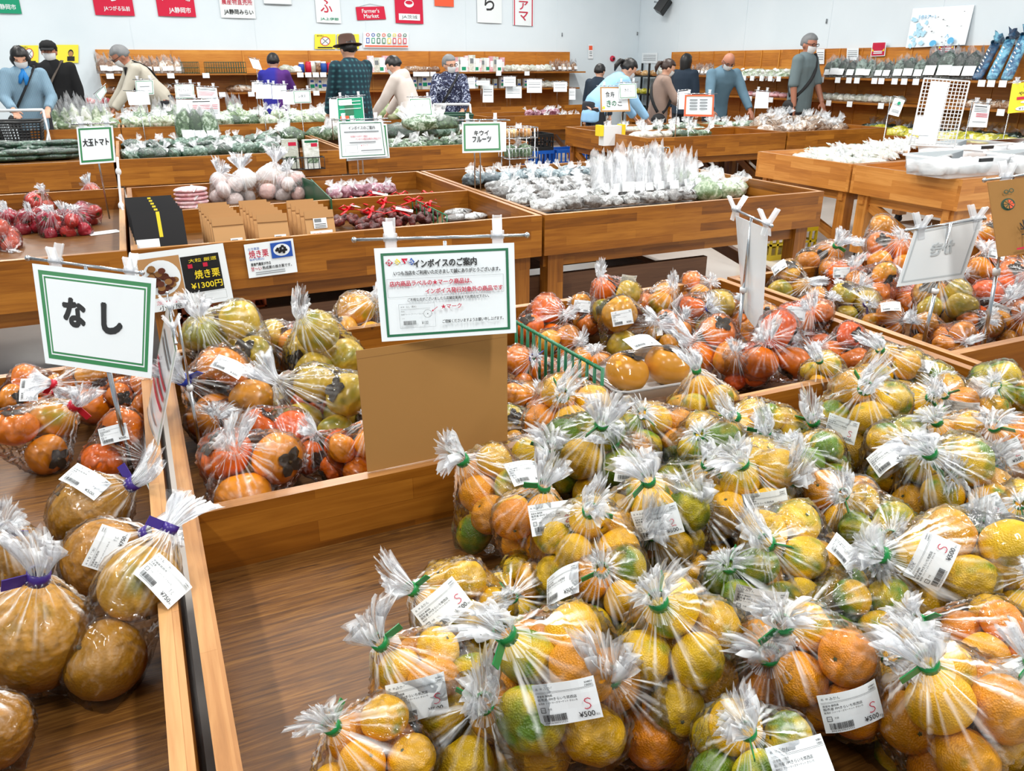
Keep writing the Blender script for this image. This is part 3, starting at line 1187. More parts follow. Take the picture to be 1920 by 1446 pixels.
    for i in range(4):
        for k in range(60):
            fs3.append((i * 60 + k, i * 60 + (k + 1) % 60, (i + 1) * 60 + (k + 1) % 60, (i + 1) * 60 + k))
    fs3.append(tuple(range(60)))
    film.add(vs3, fs3, 1, True)
    fme = film.mesh(kind + '_bag_film', [M['film'], M['tuft']])
    att = fme.attributes.new('gather', 'FLOAT', 'POINT')
    att.data.foreach_set('value', gat + ga2)
    tie = MB()
    tie.lathe([(0.0085, nz - 0.006), (0.0108, nz - 0.006), (0.0108, nz + 0.007), (0.0085, nz + 0.007)], 14)
    q = g.uniform(0, 6)
    tie.boxm(Matrix.Rotation(q, 4, 'Z') @ Matrix.Translation((0.020, 0.0, nz)), 0.024, 0.0014, 0.013)
    bm.free()
    ftree = BVHTree.FromPolygons([tuple(v) for v in vs], fs)
    rots = [Euler((g.uniform(0, 6.28), g.uniform(0, 6.28), g.uniform(0, 6.28))) for _ in p]
    return dict(kind=kind, pos=p, rr=rr, rots=rots, film=fme, tie=tie, ties={}, nz=nz, R=float(np.percentile(np.linalg.norm(allp, axis=1), 80)), tree=ftree)


BAGS = {
    'mandarin': [bag_variant('mandarin', n, 0.0335, (1.12, 1.0, 0.92), 1.34, 10 + i, tuft=0.056) for i, n in enumerate((8, 9, 9, 10, 8, 9, 10, 9))],
    'persimmon': [bag_variant('persimmon', n, 0.040, (1.1, 1.0, 0.9), 1.22, 40 + i, tuft=0.050) for i, n in enumerate((3, 4, 4, 5, 3))],
    'duo': [bag_variant('persimmon', 2, 0.041, (1, 1, 1), 1.0, 60 + i, tuft=0.035, pts=[(-0.039, 0, 0), (0.039, 0.004, 0.002)]) for i in range(2)],
    'pair': [bag_variant('pear', 2, 0.052, (1, 1, 1), 1.25, 70 + i, tuft=0.05, pts=[(0.004, 0, -0.05), (-0.004, 0.006, 0.05)]) for i in range(2)],
    'pear': [bag_variant('pear', 1, 0.055, (1, 1, 1), 1.35, 75, tuft=0.05, pts=[(0, 0, 0)])],
}


def label_sheet(lines, price, mark, w=68, h=46, curve=0.0):
    f = Flat(w, h)
    if lines == 'mandarin':
        f.text('名', 3, 39.5, 5.6, 42, 1).text('称', 8, 39.5, 10.6, 42, 1).text('みかん', 12, 38.6, 23, 42.6, 1, 0.01)
        f.text('50801', 57, 40.4, 65, 42.4, 1).text('10001', 57, 37.4, 65, 39.4, 1)
        f.rect(2, 36.6, 66, 36.85, 1)
        f.text('原産地 静岡県', 3, 31.2, 20, 34.0, 1)
        f.text('販売者 FMきらいち筑西店', 3, 27.0, 46, 30.6, 1, 0.008)
        f.text('販売所 ファーマーズマーケット きらいち', 3, 23.6, 46, 26.0, 1)
    else:
        f.text('名', 3, 39.5, 5.6, 42, 1).text('称', 8, 39.5, 10.6, 42, 1).text('梨（王秋）' if lines == 'pear' else '柿', 12, 38.2, 30 if lines == 'pear' else 16.5, 42.6, 1, 0.01)
        f.text('50801', 57, 40.4, 65, 42.4, 1).text('10001', 57, 37.4, 65, 39.4, 1)
        f.rect(2, 36.6, 66, 36.85, 1)
        f.text('茨城県筑西市', 3, 31.2, 28, 34.6, 1, 0.01)
        f.text('生産者', 3, 27.0, 12, 30.4, 1).text('販売所 ファーマーズマーケット きらいち', 3, 23.6, 46, 26.0, 1)
    f.rect(2, 35.4, 66, 35.6, 1)
    f.frame(4, 14.5, 9.5, 20.5, 0.6, 1).text('プラ', 5, 16.2, 8.6, 18.6, 1)
    f.text('外装', 12, 17.2, 16.4, 19.6, 1)
    r = random.Random(5)
    x = 5.0
    f.layer += 1
    while x < 31:
        ww = r.choice((0.25, 0.25, 0.5, 0.75))
        f.poly([(x, 5), (x + ww, 5), (x + ww, 12.5), (x, 12.5)], 1, False)
        x += ww + r.choice((0.25, 0.25, 0.5))
    f.text('2062630033335', 5.5, 2.4, 30.5, 4.4, 1)
    if price:
        f.text(price, 44, 4.6, 61, 10.6, 1, 0.012)
        f.text('税込', 62, 4.4, 66, 7.0, 1)
    if mark == 'S':
        f.stroke([(59.5, 23.5), (57, 25.0), (54.0, 24.4), (52.8, 22.4), (54.5, 20.4), (57.6, 18.6), (58.6, 16.0), (56.6, 13.8), (53.4, 13.4), (51.6, 14.2)], 0.95, 2)
    elif mark == '2':
        f.stroke([(52, 22), (54, 24), (57, 23.6), (58, 21), (55, 17.4), (52.5, 14.6), (54, 13.6), (57, 14.2), (59.5, 13.6)], 0.9, 2)
    elif mark == 'pencil':
        f.stroke([(50, 18), (51, 21), (50.6, 15)], 0.4, 3)
        f.stroke([(53, 19), (56, 20), (54, 17), (56.5, 15.4), (53, 14.6)], 0.4, 3)

    def fm(u, v, d):
        x, y = (u - 0.5) * w / 1000, (v - 0.5) * h / 1000
        return Vector((x, y, d + curve * (0.25 - (u - 0.5) ** 2) * 4 + 0.0006 * math.sin(7 * u + 3 * v)))
    return f.mb(fm, thick=0.0003, eps=0.00016, nu=8, nv=3).mesh('price_label', [M['white'], M['black'], M['red'], M['grey']])


LABELS = {
    'S': [label_sheet('mandarin', '¥500', 'S', curve=c) for c in (0.003, 0.007)],
    '2': [label_sheet('mandarin', '¥500', '2', curve=0.005)],
    'n': [label_sheet('mandarin', '¥500', None, curve=0.006)],
    'pear750': [label_sheet('pear', '¥750', 'pencil', curve=0.004)],
    'pear500': [label_sheet('pear', '¥500', 'pencil', curve=0.004)],
    'kaki': [label_sheet('kaki', '¥300', None, curve=0.005)],
}

PALETTE = {
    'yellow': [((246, 190, 18), 0.35), ((240, 194, 26), 0.5), ((248, 178, 14), 0.2)],
    'orange': [((250, 164, 12), 0.1), ((248, 150, 14), 0.0), ((246, 182, 18), 0.35)],
    'green': [((228, 192, 26), 0.75), ((196, 180, 24), 0.85), ((242, 186, 18), 0.5)],
    'mixed': [((246, 186, 16), 0.3), ((248, 160, 14), 0.1), ((222, 188, 26), 0.72)],
    'kaki': [((244, 146, 24), 0.1), ((236, 126, 18), 0.0), ((238, 156, 36), 0.3)],
    'kakired': [((246, 112, 20), 0.0), ((248, 128, 28), 0.0), ((238, 96, 20), 0.05)],
    'kakigreen': [((214, 178, 56), 0.5), ((232, 164, 48), 0.3), ((206, 174, 50), 0.6)],
    'kakimix': [((240, 148, 34), 0.2), ((244, 112, 24), 0.0), ((214, 176, 60), 0.5)],
    'pear': [((190, 134, 34), 0.2), ((178, 122, 36), 0.1), ((194, 144, 42), 0.35)],
}
_vi = {}


def next_of(k, n):
    _vi[k] = _vi.get(k, -1) + 1
    return _vi[k] % n


def neck_dir(c, npx, R):
    """direction from bag centre to where the neck is seen, on a ball of radius R"""
    d = ray(*npx).normalized()
    oc = CAM - c
    bq = oc.dot(d)
    cc = oc.dot(oc) - R * R
    disc = bq * bq - cc
    t = -bq - math.sqrt(disc) if disc > 0 else -bq
    v = (CAM + d * t) - c
    return v.normalized()


def frame_from_z(z, hint=None):
    z = z.normalized()
    h = hint or (RIGHT if abs(z.dot(RIGHT)) < 0.95 else UP)
    x = (h - z * h.dot(z)).normalized()
    y = z.cross(x)
    return Matrix(((x.x, y.x, z.x, 0), (x.y, y.y, z.y, 0), (x.z, y.z, z.z, 0), (0, 0, 0, 1)))


def place_bag(kind, label, cx, cy, rpx, nx, ny, pal, z=0.71, tie='tape', lab=None, name=None, cat='bag of fruit', group=None, spin=None, smin=0.82, smax=1.25):
    """lab = (label kind, px, py, angle in the picture, seen in the photograph)"""
    vs = BAGS[kind]
    V = vs[next_of(kind, len(vs))]
    c = at_z(cx, cy, z)
    s = rpx * depth_of(c) / F / V['R']
    s = min(max(s, smin), smax)
    zd = neck_dir(c, (nx, ny), V['nz'] * s)
    Rm = frame_from_z(zd)
    Rm = Rm @ Matrix.Rotation(spin if spin is not None else random.uniform(0, 6.28), 4, 'Z')
    MW = Matrix.Translation(c) @ Rm @ Matrix.Scale(s, 4)
    t = thing(name or {'mandarin': 'mandarin_bag', 'pair': 'pear_bag', 'pear': 'pear_bag'}.get(kind, 'persimmon_bag'), label, cat, mw=MW, group=group)
    put('bag_film', V['film'], t)
    if tie not in V['ties']:
        V['ties'][tie] = V['tie'].mesh('tie', [M[tie]])
    put('tie', V['ties'][tie], t)
    fk = V['kind']
    pl = PALETTE[pal]
    for i, (p, ri, ro) in enumerate(zip(V['pos'], V['rr'], V['rots'])):
        f = put(fk, FRUIT[fk][i % 3], t, mw=Matrix.Translation(Vector(p)) @ ro.to_matrix().to_4x4() @ Matrix.Scale(float(ri), 4))
        col, al = random.choice(pl)
        j = random.uniform(0.9, 1.08)
        cl = lin(*[min(255, x * j) for x in col])
        f.color = (cl[0], cl[1], cl[2], max(0.0, min(1.0, al + random.uniform(-0.15, 0.15))))
    if lab:
        lk, lx, ly, ang = lab[:4]
        inv = MW.inverted()
        d = ray(lx, ly).normalized()
        o_l = inv @ CAM
        d_l = (inv.to_3x3() @ d).normalized()
        hit = V['tree'].ray_cast(o_l, d_l)
        if hit[0] is None:
            near = V['tree'].find_nearest(inv @ (CAM + d * (c - CAM).length))
            hp, hn = near[0], near[1]
        else:
            hp, hn = hit[0], hit[1]
        pw = MW @ hp
        nw = (MW.to_3x3() @ hn).normalized()
        if nw.dot(CAM - pw) < 0:
            nw = -nw
        outd = (pw - c).normalized()
        nw = (nw + outd * 0.6 + (CAM - pw).normalized() * 0.35).normalized()
        a = math.radians(ang)
        tx = RIGHT * math.cos(a) - UP * math.sin(a)
        tx = (tx - nw * tx.dot(nw)).normalized()
        ty = nw.cross(tx)
        pw = pw + nw * 0.003
        ls = lab[4] if len(lab) > 4 else 1.0
        LM = Matrix(((tx.x, ty.x, nw.x, pw.x), (tx.y, ty.y, nw.y, pw.y), (tx.z, ty.z, nw.z, pw.z), (0, 0, 0, 1))) @ Matrix.Scale(ls, 4)
        ml = LABELS[lk]
        put('price_label', ml[next_of('l' + lk, len(ml))], t, mw=inv @ LM)
    return t


B = place_bag
# mandarins, front of the bin to the back: (cx, cy, r, neck x, neck y, colours, label)
MAND = [
    ('bag of mandarins with its tied tuft on bare wood, nearest the bottom left', 700, 1425, 108, 622, 1362, 'orange', None, 0.70),
    ('bag of mandarins with label marked red S beside bare wood, second from bottom left', 795, 1290, 112, 712, 1205, 'mixed', ('S', 782, 1308, -8), 0.70),
    ('bag of mandarins with a steeply tilted red S label, farthest along the bare wood', 862, 1145, 92, 772, 1105, 'yellow', ('S', 829, 1138, -38), 0.70),
    ('large front bag of mandarins with central white label marked red S', 1040, 1290, 150, 948, 1188, 'mixed', ('S', 1064, 1312, -14), 0.73),
    ('bag of yellow mandarins in front with a low label at its right foot', 1275, 1235, 128, 1234, 1128, 'yellow', ('n', 1338, 1360, -6), 0.73),
    ('bag of orange mandarins with label marked small red S, third along the front', 1515, 1255, 122, 1468, 1172, 'orange', ('S', 1592, 1322, -16), 0.73),
    ('large bag of mandarins at the bottom right with a wide green tie', 1785, 1345, 142, 1740, 1243, 'orange', None, 0.73),
    ('bag of greenish yellow mandarins at the bottom edge with its label cut off', 1408, 1440, 84, 1402, 1372, 'green', ('n', 1500, 1436, -14), 0.72),
    ('bag of mandarins cut by the right edge of the picture near the bottom', 1925, 1330, 100, 1935, 1240, 'yellow', ('n', 1898, 1292, -12), 0.72),
    ('bag of mandarins half behind the tall tuft at bottom right with reddish orange fruit', 1850, 1215, 95, 1725, 1165, 'orange', ('n', 1712, 1208, 30), 0.73),
    ('bag of yellow mandarins between the large front bag and the tall yellow bag', 1140, 1135, 95, 1128, 1070, 'mixed', ('n', 1058, 1100, 2), 0.72),
    ('bag of yellow mandarins with big shining fruit above the lying label', 1105, 1035, 104, 1106, 958, 'yellow', None, 0.745),
    ('bag of mandarins with slightly rotated label, in front of the corner bag', 1005, 1000, 86, 1020, 912, 'orange', ('2', 1035, 972, -9), 0.72),
    ('bag of green and yellow mandarins leaning in the back left corner of the bin', 925, 935, 90, 866, 862, 'mixed', ('n', 983, 890, -28), 0.71),
    ('bag of green mandarins with label marked by a red scrawl, middle of the pile', 1235, 985, 100, 1215, 900, 'green', ('2', 1233, 977, -18), 0.735),
    ('bag of lime coloured mandarins behind the scrawled label bag', 1098, 858, 92, 1128, 795, 'green', ('n', 1180, 880, 8), 0.73),
    ('bag of orange mandarins next to the blank cardboard with a red marked label', 1060, 795, 82, 1055, 742, 'orange', ('S', 1095, 826, -18), 0.715),
    ('bag of mandarins with dark green fruit right of the red marked label', 1225, 820, 76, 1205, 776, 'mixed', ('n', 1215, 770, 12, 0.8), 0.70),
    ('bag of mandarins standing tall against the persimmon wall beside the foam tray', 1324, 768, 62, 1306, 694, 'yellow', ('n', 1362, 800, -4, 0.9), 0.70),
    ('bag of green mandarins with a slip of label peeking from below', 1330, 855, 80, 1312, 815, 'green', ('n', 1342, 888, -24), 0.70),
    ('bag of mandarins with label below the wooden corner of the wall', 1440, 812, 72, 1378, 782, 'yellow', ('n', 1460, 832, 12, 0.9), 0.71),
    ('bag of yellow mandarins with pleated top and label at its right side', 1405, 925, 96, 1390, 868, 'yellow', ('S', 1436, 946, -12), 0.735),
    ('bag of mandarins in shade between two labelled bags at middle right', 1525, 880, 74, 1497, 842, 'green', ('n', 1590, 905, 14, 0.9), 0.71),
    ('bag of orange mandarins lying below the half hidden label', 1560, 965, 82, 1580, 928, 'orange', None, 0.71),
    ('bag of yellow mandarins with an upright white label below the wall junction', 1612, 790, 86, 1622, 728, 'yellow', ('S', 1580, 804, 8), 0.735),
    ('small bag of mandarins next to the wall end, its neck tied straight up', 1550, 715, 50, 1536, 676, 'yellow', None, 0.70),
    ('bag of yellow mandarins rearmost at the wall corner with a tall tuft', 1675, 705, 60, 1650, 655, 'yellow', ('n', 1605, 720, 24, 0.9), 0.71),
    ('bag of mandarins with tuft leaning into the wooden wall at right', 1735, 722, 52, 1760, 708, 'green', ('n', 1722, 690, 40, 0.9), 0.69),
    ('bag of mandarins behind the half hidden marked label at right', 1700, 775, 60, 1745, 745, 'mixed', ('2', 1708, 805, -18, 0.9), 0.70),
    ('bag of mandarins with label in the second row from the right wall', 1800, 765, 62, 1770, 740, 'orange', ('n', 1802, 768, -12), 0.71),
    ('bag of mandarins with dark green fruit near the right edge, tuft upright', 1872, 745, 66, 1868, 722, 'green', ('n', 1838, 730, 10, 0.8), 0.71),
    ('bag of mandarins with tuft over a curved label right of the middle', 1690, 870, 80, 1735, 852, 'green', ('n', 1668, 858, -16), 0.72),
    ('bag of yellow mandarins between two tufts at right', 1800, 845, 72, 1756, 790, 'yellow', None, 0.71),
    ('bag of mandarins at the right edge with a curling label marked in red', 1885, 855, 82, 1864, 800, 'orange', ('2', 1878, 852, -28), 0.725),
    ('large bag of yellow mandarins with a tilted label at its right foot', 1792, 912, 100, 1742, 848, 'yellow', ('2', 1842, 962, -22), 0.74),
    ('bag of mandarins at the far right edge with an upright green tie', 1915, 985, 74, 1912, 945, 'yellow', None, 0.725),
    ('bag of mandarins with dark fruit and a folded label in the middle right', 1630, 1000, 84, 1668, 1005, 'green', ('n', 1650, 1000, 30, 0.9), 0.72),
    ('big bag of yellow mandarins with a label folded over its right side', 1490, 1060, 104, 1438, 1018, 'yellow', ('n', 1584, 1052, 60), 0.74),
    ('wide bag of bright yellow mandarins with a tall tilted S label at right', 1780, 1065, 120, 1652, 1040, 'yellow', ('S', 1746, 1050, -66), 0.74),
    ('bag of yellow mandarins at the right edge below the tilted S label', 1890, 1130, 86, 1940, 1080, 'yellow', None, 0.72),
    ('bag of mandarins with long white tuft leaning left above the lying label', 1395, 1120, 92, 1366, 1062, 'green', ('n', 1424, 1130, 6), 0.715),
    ('bag of green mandarins lying sideways with its tie to the left', 1600, 1150, 82, 1520, 1148, 'green', None, 0.72),
    ('bag of mandarins almost hidden between the left labels and the pile', 985, 1125, 70, 960, 1120, 'yellow', None, 0.66),
]
for (lb, cx, cy, r, nx, ny, pal, lab, z) in MAND:
    B('mandarin', lb, cx, cy, r, nx, ny, pal, z, lab=lab)
# the lower layer of the pile
LOW = [(880, 1380), (1180, 1330), (1420, 1290), (1650, 1290), (1240, 1060), (1340, 1010), (1000, 900), (1170, 890), (1420, 870), (1560, 850), (1740, 960), (1850, 1050), (1690, 1130), (1480, 960), (1300, 930), (1860, 930)]
for i, (cx, cy) in enumerate(LOW):
    p = at_z(cx, cy, 0.655)
    B('mandarin', 'bag of mandarins in the lower layer of the pile, mostly hidden by bags above', cx, cy, 0.088 * F / depth_of(p), cx + random.randint(-40, 40), cy - 60, ('yellow', 'orange', 'green')[i % 3], 0.655,
      group='hidden lower layer of mandarin bags')

LOW2 = [(1560, 535), (1640, 505), (1700, 565), (1760, 525), (1820, 535), (1885, 565), (1905, 480), (1668, 470), (1840, 480), (1610, 560), (1900, 430), (1130, 595), (1300, 622), (1425, 640), (1505, 650), (1380, 590), (420, 800), (600, 740)]
for i, (cx, cy) in enumerate(LOW2):
    p = at_z(cx, cy, 0.65)
    B('persimmon', 'bag of persimmons in the lower layer of a heap, mostly hidden by bags above', cx, cy, 0.082 * F / depth_of(p), cx + random.randint(-30, 30), cy - 20, ('kaki', 'kakimix', 'kakired')[i % 3], 0.65, tie='tuft', smax=1.3,
      group='hidden lower layer of persimmon bags')

# persimmons in the bin left of the blank cardboard
PL = [
    ('persimmon', 'tall bag of pale persimmons with a long twisted neck beside the pear sign', 435, 650, 92, 378, 595, 'kakigreen', None, 0.74, 'tuft'),
    ('persimmon', 'bag of orange persimmons with a label on top and a tuft pointing left', 430, 740, 86, 345, 712, 'kaki', ('kaki', 428, 690, 16, 1.0), 0.71, 'tapeblue'),
    ('persimmon', 'front bag of persimmons with white gathered top, nearest the wooden wall', 468, 885, 106, 440, 838, 'kakimix', None, 0.70, 'tuft'),
    ('persimmon', 'bag of reddish persimmons behind the front bag', 520, 815, 66, 545, 850, 'kakired', None, 0.70, 'tuft'),
    ('persimmon', 'bag of pale persimmons with a pointed film corner, centre of the bin', 600, 665, 88, 566, 598, 'kakigreen', None, 0.72, 'tuft'),
    ('persimmon', 'bag of olive persimmons with dark calyx nearest the blank cardboard', 615, 770, 88, 520, 715, 'kakigreen', None, 0.70, 'tuft'),
    ('persimmon', 'bag of red persimmons low before the blank cardboard', 612, 858, 52, 590, 815, 'kakired', None, 0.67, 'tuft'),
    ('persimmon', 'rearmost bag of yellow green persimmons left of the notice sign', 668, 612, 68, 705, 560, 'kakigreen', None, 0.70, 'tuft'),
    ('persimmon', 'rear bag of persimmons behind the centre bag', 545, 650, 62, 482, 628, 'kakimix', None, 0.69, 'tuft'),
    ('persimmon', 'bag of bright yellow persimmons squeezed against the blank cardboard', 672, 850, 52, 690, 790, 'kaki', None, 0.69, 'tuft'),
    ('persimmon', 'bag of persimmons mostly behind the blank cardboard', 780, 760, 70, 800, 700, 'kakimix', None, 0.68, 'tuft'),
    ('persimmon', 'bag of persimmons hidden behind the right half of the cardboard', 880, 720, 62, 880, 660, 'kakigreen', None, 0.68, 'tuft'),
]
# left table: persimmons at the back, pears in front
LT = [
    ('persimmon', 'bag of big orange persimmons at the left edge of the left table', 72, 815, 76, 140, 760, 'kaki', None, 0.675, 'tapered'),
    ('persimmon', 'bag of persimmons with a red tie right below the pear sign', 188, 735, 62, 98, 720, 'kaki', None, 0.68, 'tapered'),
    ('duo', 'flat pack of persimmons with a small label behind the sign pole', 212, 835, 68, 275, 860, 'kakired', ('kaki', 214, 815, -18, 0.8), 0.66, 'tuft'),
    ('persimmon', 'bag of persimmons behind the red tied bag beside the table edge', 255, 745, 48, 300, 700, 'kaki', None, 0.67, 'tapered'),
    ('persimmon', 'bag of persimmons with upright label at the back left corner', 60, 740, 56, 105, 735, 'kaki', ('kaki', 56, 732, 88, 0.85), 0.675, 'tapered'),
    ('pear', 'single bagged brown pear with label, rearmost of the pears', 170, 960, 74, 248, 908, 'pear', ('pear500', 160, 905, 26, 1.0), 0.68, 'tapepurple'),
    ('pair', 'bag of two olive pears with a price label hanging over the table edge', 228, 1165, 132, 322, 985, 'pear', ('pear750', 305, 1090, 42, 1.0), 0.69, 'tapepurple'),
    ('pear', 'bagged pear with label on its left side, above the two olive pears', 195, 1045, 76, 275, 1000, 'pear', ('pear750', 200, 1030, -62, 1.0), 0.66, 'tapepurple'),
    ('pear', 'large bagged golden brown pear with purple tie at the left edge', 62, 1195, 108, 72, 1082, 'pear', None, 0.69, 'tapepurple'),
    ('pear', 'bagged pear cut by the left edge behind the golden pear', 15, 1055, 76, 2, 1000, 'pear', None, 0.67, 'tapepurple'),
    ('pear', 'bagged pear in the bottom left corner of the picture', -20, 1370, 76, -60, 1290, 'pear', None, 0.66, 'tapepurple'),
]
# middle persimmon bin behind the mandarins
MP = [
    ('persimmon', 'bag of persimmons standing on top of the pile with a label on it', 1148, 560, 50, 1128, 520, 'kakimix', ('kaki', 1178, 517, 14, 0.7), 0.76, 'tuft'),
    ('persimmon', 'wrapped orange persimmons in the corner right of the notice sign', 1018, 608, 52, 1060, 590, 'kakimix', None, 0.69, 'tuft'),
    ('persimmon', 'bag of persimmons with a dark label behind the green wire fence end', 1105, 592, 44, 1150, 585, 'kaki', ('kaki', 1092, 575, 10, 0.8), 0.69, 'tuft'),
    ('persimmon', 'round bag of pale orange persimmons right of the standing bag', 1238, 572, 48, 1260, 540, 'kaki', None, 0.71, 'tuft'),
    ('duo', 'film wrapped pair of yellow persimmons with a blue white label above the foam tray', 1165, 622, 62, 1240, 610, 'kakigreen', ('kaki', 1166, 596, -10, 0.9), 0.70, 'tuft'),
    ('persimmon', 'bag of persimmons showing a black calyx, middle of the second bin', 1252, 628, 42, 1230, 600, 'kaki', None, 0.69, 'tuft'),
    ('persimmon', 'bag of persimmons left of the sign pole with a blue tie', 1325, 590, 52, 1330, 578, 'kakimix', ('kaki', 1268, 567, -32, 0.8), 0.71, 'tapeblue'),
    ('persimmon', 'wide bag of yellow persimmons behind the tall mandarin bag', 1345, 655, 62, 1298, 640, 'kaki', None, 0.69, 'tuft'),
    ('persimmon', 'bag of glowing red persimmons right of the sign pole', 1452, 660, 70, 1440, 636, 'kakired', None, 0.71, 'tuft'),
    ('persimmon', 'bag of red persimmons with a white label on its top, by the bin divider', 1508, 605, 54, 1520, 578, 'kakired', ('kaki', 1494, 588, 6, 0.85), 0.71, 'tuft'),
    ('persimmon', 'bag of persimmons partly behind the edge on sheet', 1412, 600, 44, 1400, 570, 'kaki', None, 0.70, 'tuft'),
    ('persimmon', 'bag of red persimmons touching the rear mandarin bags', 1585, 655, 50, 1540, 650, 'kakired', None, 0.69, 'tuft'),
    ('persimmon', 'bag of yellow persimmons beside the cardboard with a navy tie', 990, 700, 52, 1000, 672, 'kaki', None, 0.69, 'tapeblue'),
    ('persimmon', 'bag of reddish persimmons low beside the cardboard', 980, 758, 50, 1010, 740, 'kaki', None, 0.67, 'tuft'),
    ('persimmon', 'bag of persimmons with a navy tie between cardboard and foam tray', 1085, 750, 46, 1130, 765, 'kaki', None, 0.67, 'tapeblue'),
    ('persimmon', 'bag of pale yellow persimmons at the foot of the cardboard', 975, 815, 44, 1010, 800, 'kakigreen', None, 0.66, 'tuft'),
    ('persimmon', 'bag of orange persimmons behind the green wire fence, near its middle', 1050, 650, 46, 1085, 640, 'kaki', None, 0.67, 'tuft'),
    ('persimmon', 'bag of orange persimmons on the cardboard side of the green wire fence', 1040, 712, 46, 1050, 690, 'kaki', None, 0.67, 'tuft'),
    ('persimmon', 'bag of persimmons between the green wire fence and the foam tray', 1105, 690, 40, 1115, 660, 'kaki', None, 0.66, 'tuft'),
    ('persimmon', 'rear bag of persimmons along the back board of the second bin', 1300, 548, 38, 1330, 530, 'kaki', None, 0.69, 'tuft'),
    ('persimmon', 'bag of persimmons squeezed between sign pole and red bag', 1395, 690, 40, 1380, 660, 'kakired', None, 0.66, 'tuft'),
]
# right persimmon bin
RP = [
    ('bag of orange persimmons in the far left corner of the right bin', 1540, 495, 46, 1568, 460, 'kakimix', None, 0.72, 'tape'),
    ('bag of olive persimmons at the left board of the right bin', 1480, 532, 42, 1515, 528, 'kakigreen', ('kaki', 1462, 502, -12, 0.8), 0.70, 'tuft'),
    ('bag of yellow persimmons in front of the left corner bag', 1530, 572, 36, 1560, 560, 'kaki', None, 0.68, 'tuft'),
    ('bag of persimmons with a flat label on it, second from the left board', 1575, 520, 44, 1600, 500, 'kakimix', ('kaki', 1578, 511, 0, 0.8), 0.70, 'tuft'),
    ('bag of big bright orange persimmons behind the plain sign back', 1668, 485, 50, 1690, 450, 'kaki', None, 0.74, 'tuft'),
    ('bag of yellow persimmons topmost at the back of the right bin', 1655, 447, 40, 1620, 455, 'kaki', None, 0.74, 'tuft'),
    ('bag of golden persimmons with gathered film below the plain sign', 1598, 570, 44, 1625, 570, 'kakigreen', None, 0.69, 'tapepurple'),
    ('bag of persimmons with a small yellow sticker spot in the middle of the right bin', 1640, 535, 46, 1600, 540, 'kaki', None, 0.71, 'tuft'),
    ('bag of brown persimmons with tilted label near the front divider', 1660, 600, 42, 1695, 600, 'kaki', ('kaki', 1670, 577, 14, 0.8), 0.68, 'tuft'),
    ('bag of lime green persimmons right of the leaning sign pole', 1770, 570, 56, 1760, 520, 'kakigreen', None, 0.72, 'tuft'),
    ('bag of orange persimmons with tilted label left of the steel pole', 1850, 580, 50, 1890, 560, 'kakired', ('kaki', 1872, 582, 20, 0.85), 0.70, 'tuft'),
    ('bag of orange persimmons below the brown cardboard sign', 1868, 500, 48, 1850, 470, 'kaki', ('kaki', 1868, 478, 20, 0.8), 0.73, 'tuft'),
    ('low bag of persimmons between the two sign poles at the board', 1782, 640, 40, 1812, 640, 'kaki', None, 0.67, 'tuft'),
    ('bag of pale persimmons on the board side of the right bin', 1740, 625, 38, 1715, 600, 'kaki', None, 0.67, 'tuft'),
    ('bag of red persimmons at the right edge of the right bin', 1905, 540, 50, 1930, 510, 'kakired', None, 0.71, 'tuft'),
    ('bag of persimmons behind the brown cardboard sign', 1880, 440, 44, 1900, 410, 'kaki', None, 0.74, 'tuft'),
    ('bag of persimmons between plain sign and brown cardboard', 1842, 455, 40, 1830, 430, 'kaki', None, 0.72, 'tuft'),
    ('bag of persimmons right behind the plain sign back', 1745, 490, 46, 1740, 450, 'kakired', None, 0.71, 'tuft'),
    ('bag of persimmons low under the plain sign back', 1725, 540, 44, 1700, 520, 'kakimix', None, 0.68, 'tuft'),
    ('bag of persimmons at the bottom right corner of the right bin', 1900, 610, 44, 1920, 590, 'kaki', None, 0.68, 'tuft'),
    ('bag of persimmons in front of the green ones beside the pole', 1830, 615, 42, 1850, 600, 'kaki', None, 0.675, 'tuft'),
]
for (k, lb, cx, cy, r, nx, ny, pal, lab, z, tie) in PL + LT + MP:
    B(k, lb, cx, cy, r, nx, ny, pal, z, tie=tie, lab=lab, smin=0.8, smax=1.35, spin=(0.2 if k in ('duo', 'pair') else None))
for (lb, cx, cy, r, nx, ny, pal, lab, z, tie) in RP:
    B('persimmon', lb, cx, cy, r, nx, ny, pal, z, tie=tie, lab=lab, smin=0.8, smax=1.3)

# foam tray with two persimmons
c = at_z(1212, 706, 0.70)
t = thing('persimmon_tray', 'white foam tray of two yellow persimmons under clear wrap', 'tray', c, -0.05)
t.scale = (1.2, 1.2, 1.2)
m = MB()
for (w, d, zz, fl) in ((0.098, 0.066, 0.0, 0), ):
    prof = [(-1, -1), (1, -1), (1, 1), (-1, 1)]
def rrect(hx, hy, r, z, n=6):
    out = []
    for q, (sx, sy) in enumerate(((1, 1), (-1, 1), (-1, -1), (1, -1))):
        for k in range(n):
            a = PI / 2 * (q + k / (n - 1))
            out.append((sx * (hx - r) + r * math.cos(a), sy * (hy - r) + r * math.sin(a), z))
    return out
rings = [rrect(0.085, 0.05, 0.02, -0.022), rrect(0.103, 0.066, 0.025, 0.006), rrect(0.109, 0.072, 0.027, 0.006), rrect(0.107, 0.07, 0.026, 0.001), rrect(0.088, 0.053, 0.02, -0.026)]
n_ = len(rings[0])
vv = [p for r_ in rings for p in r_]
ff = [(a * n_ + k, a * n_ + (k + 1) % n_, (a + 1) * n_ + (k + 1) % n_, (a + 1) * n_ + k) for a in range(4) for k in range(n_)]
m.add(vv, ff, 0, True)
m.add(rings[0], [tuple(range(n_))], 0)
m.add(rings[4], [tuple(range(n_ - 1, -1, -1))], 0)
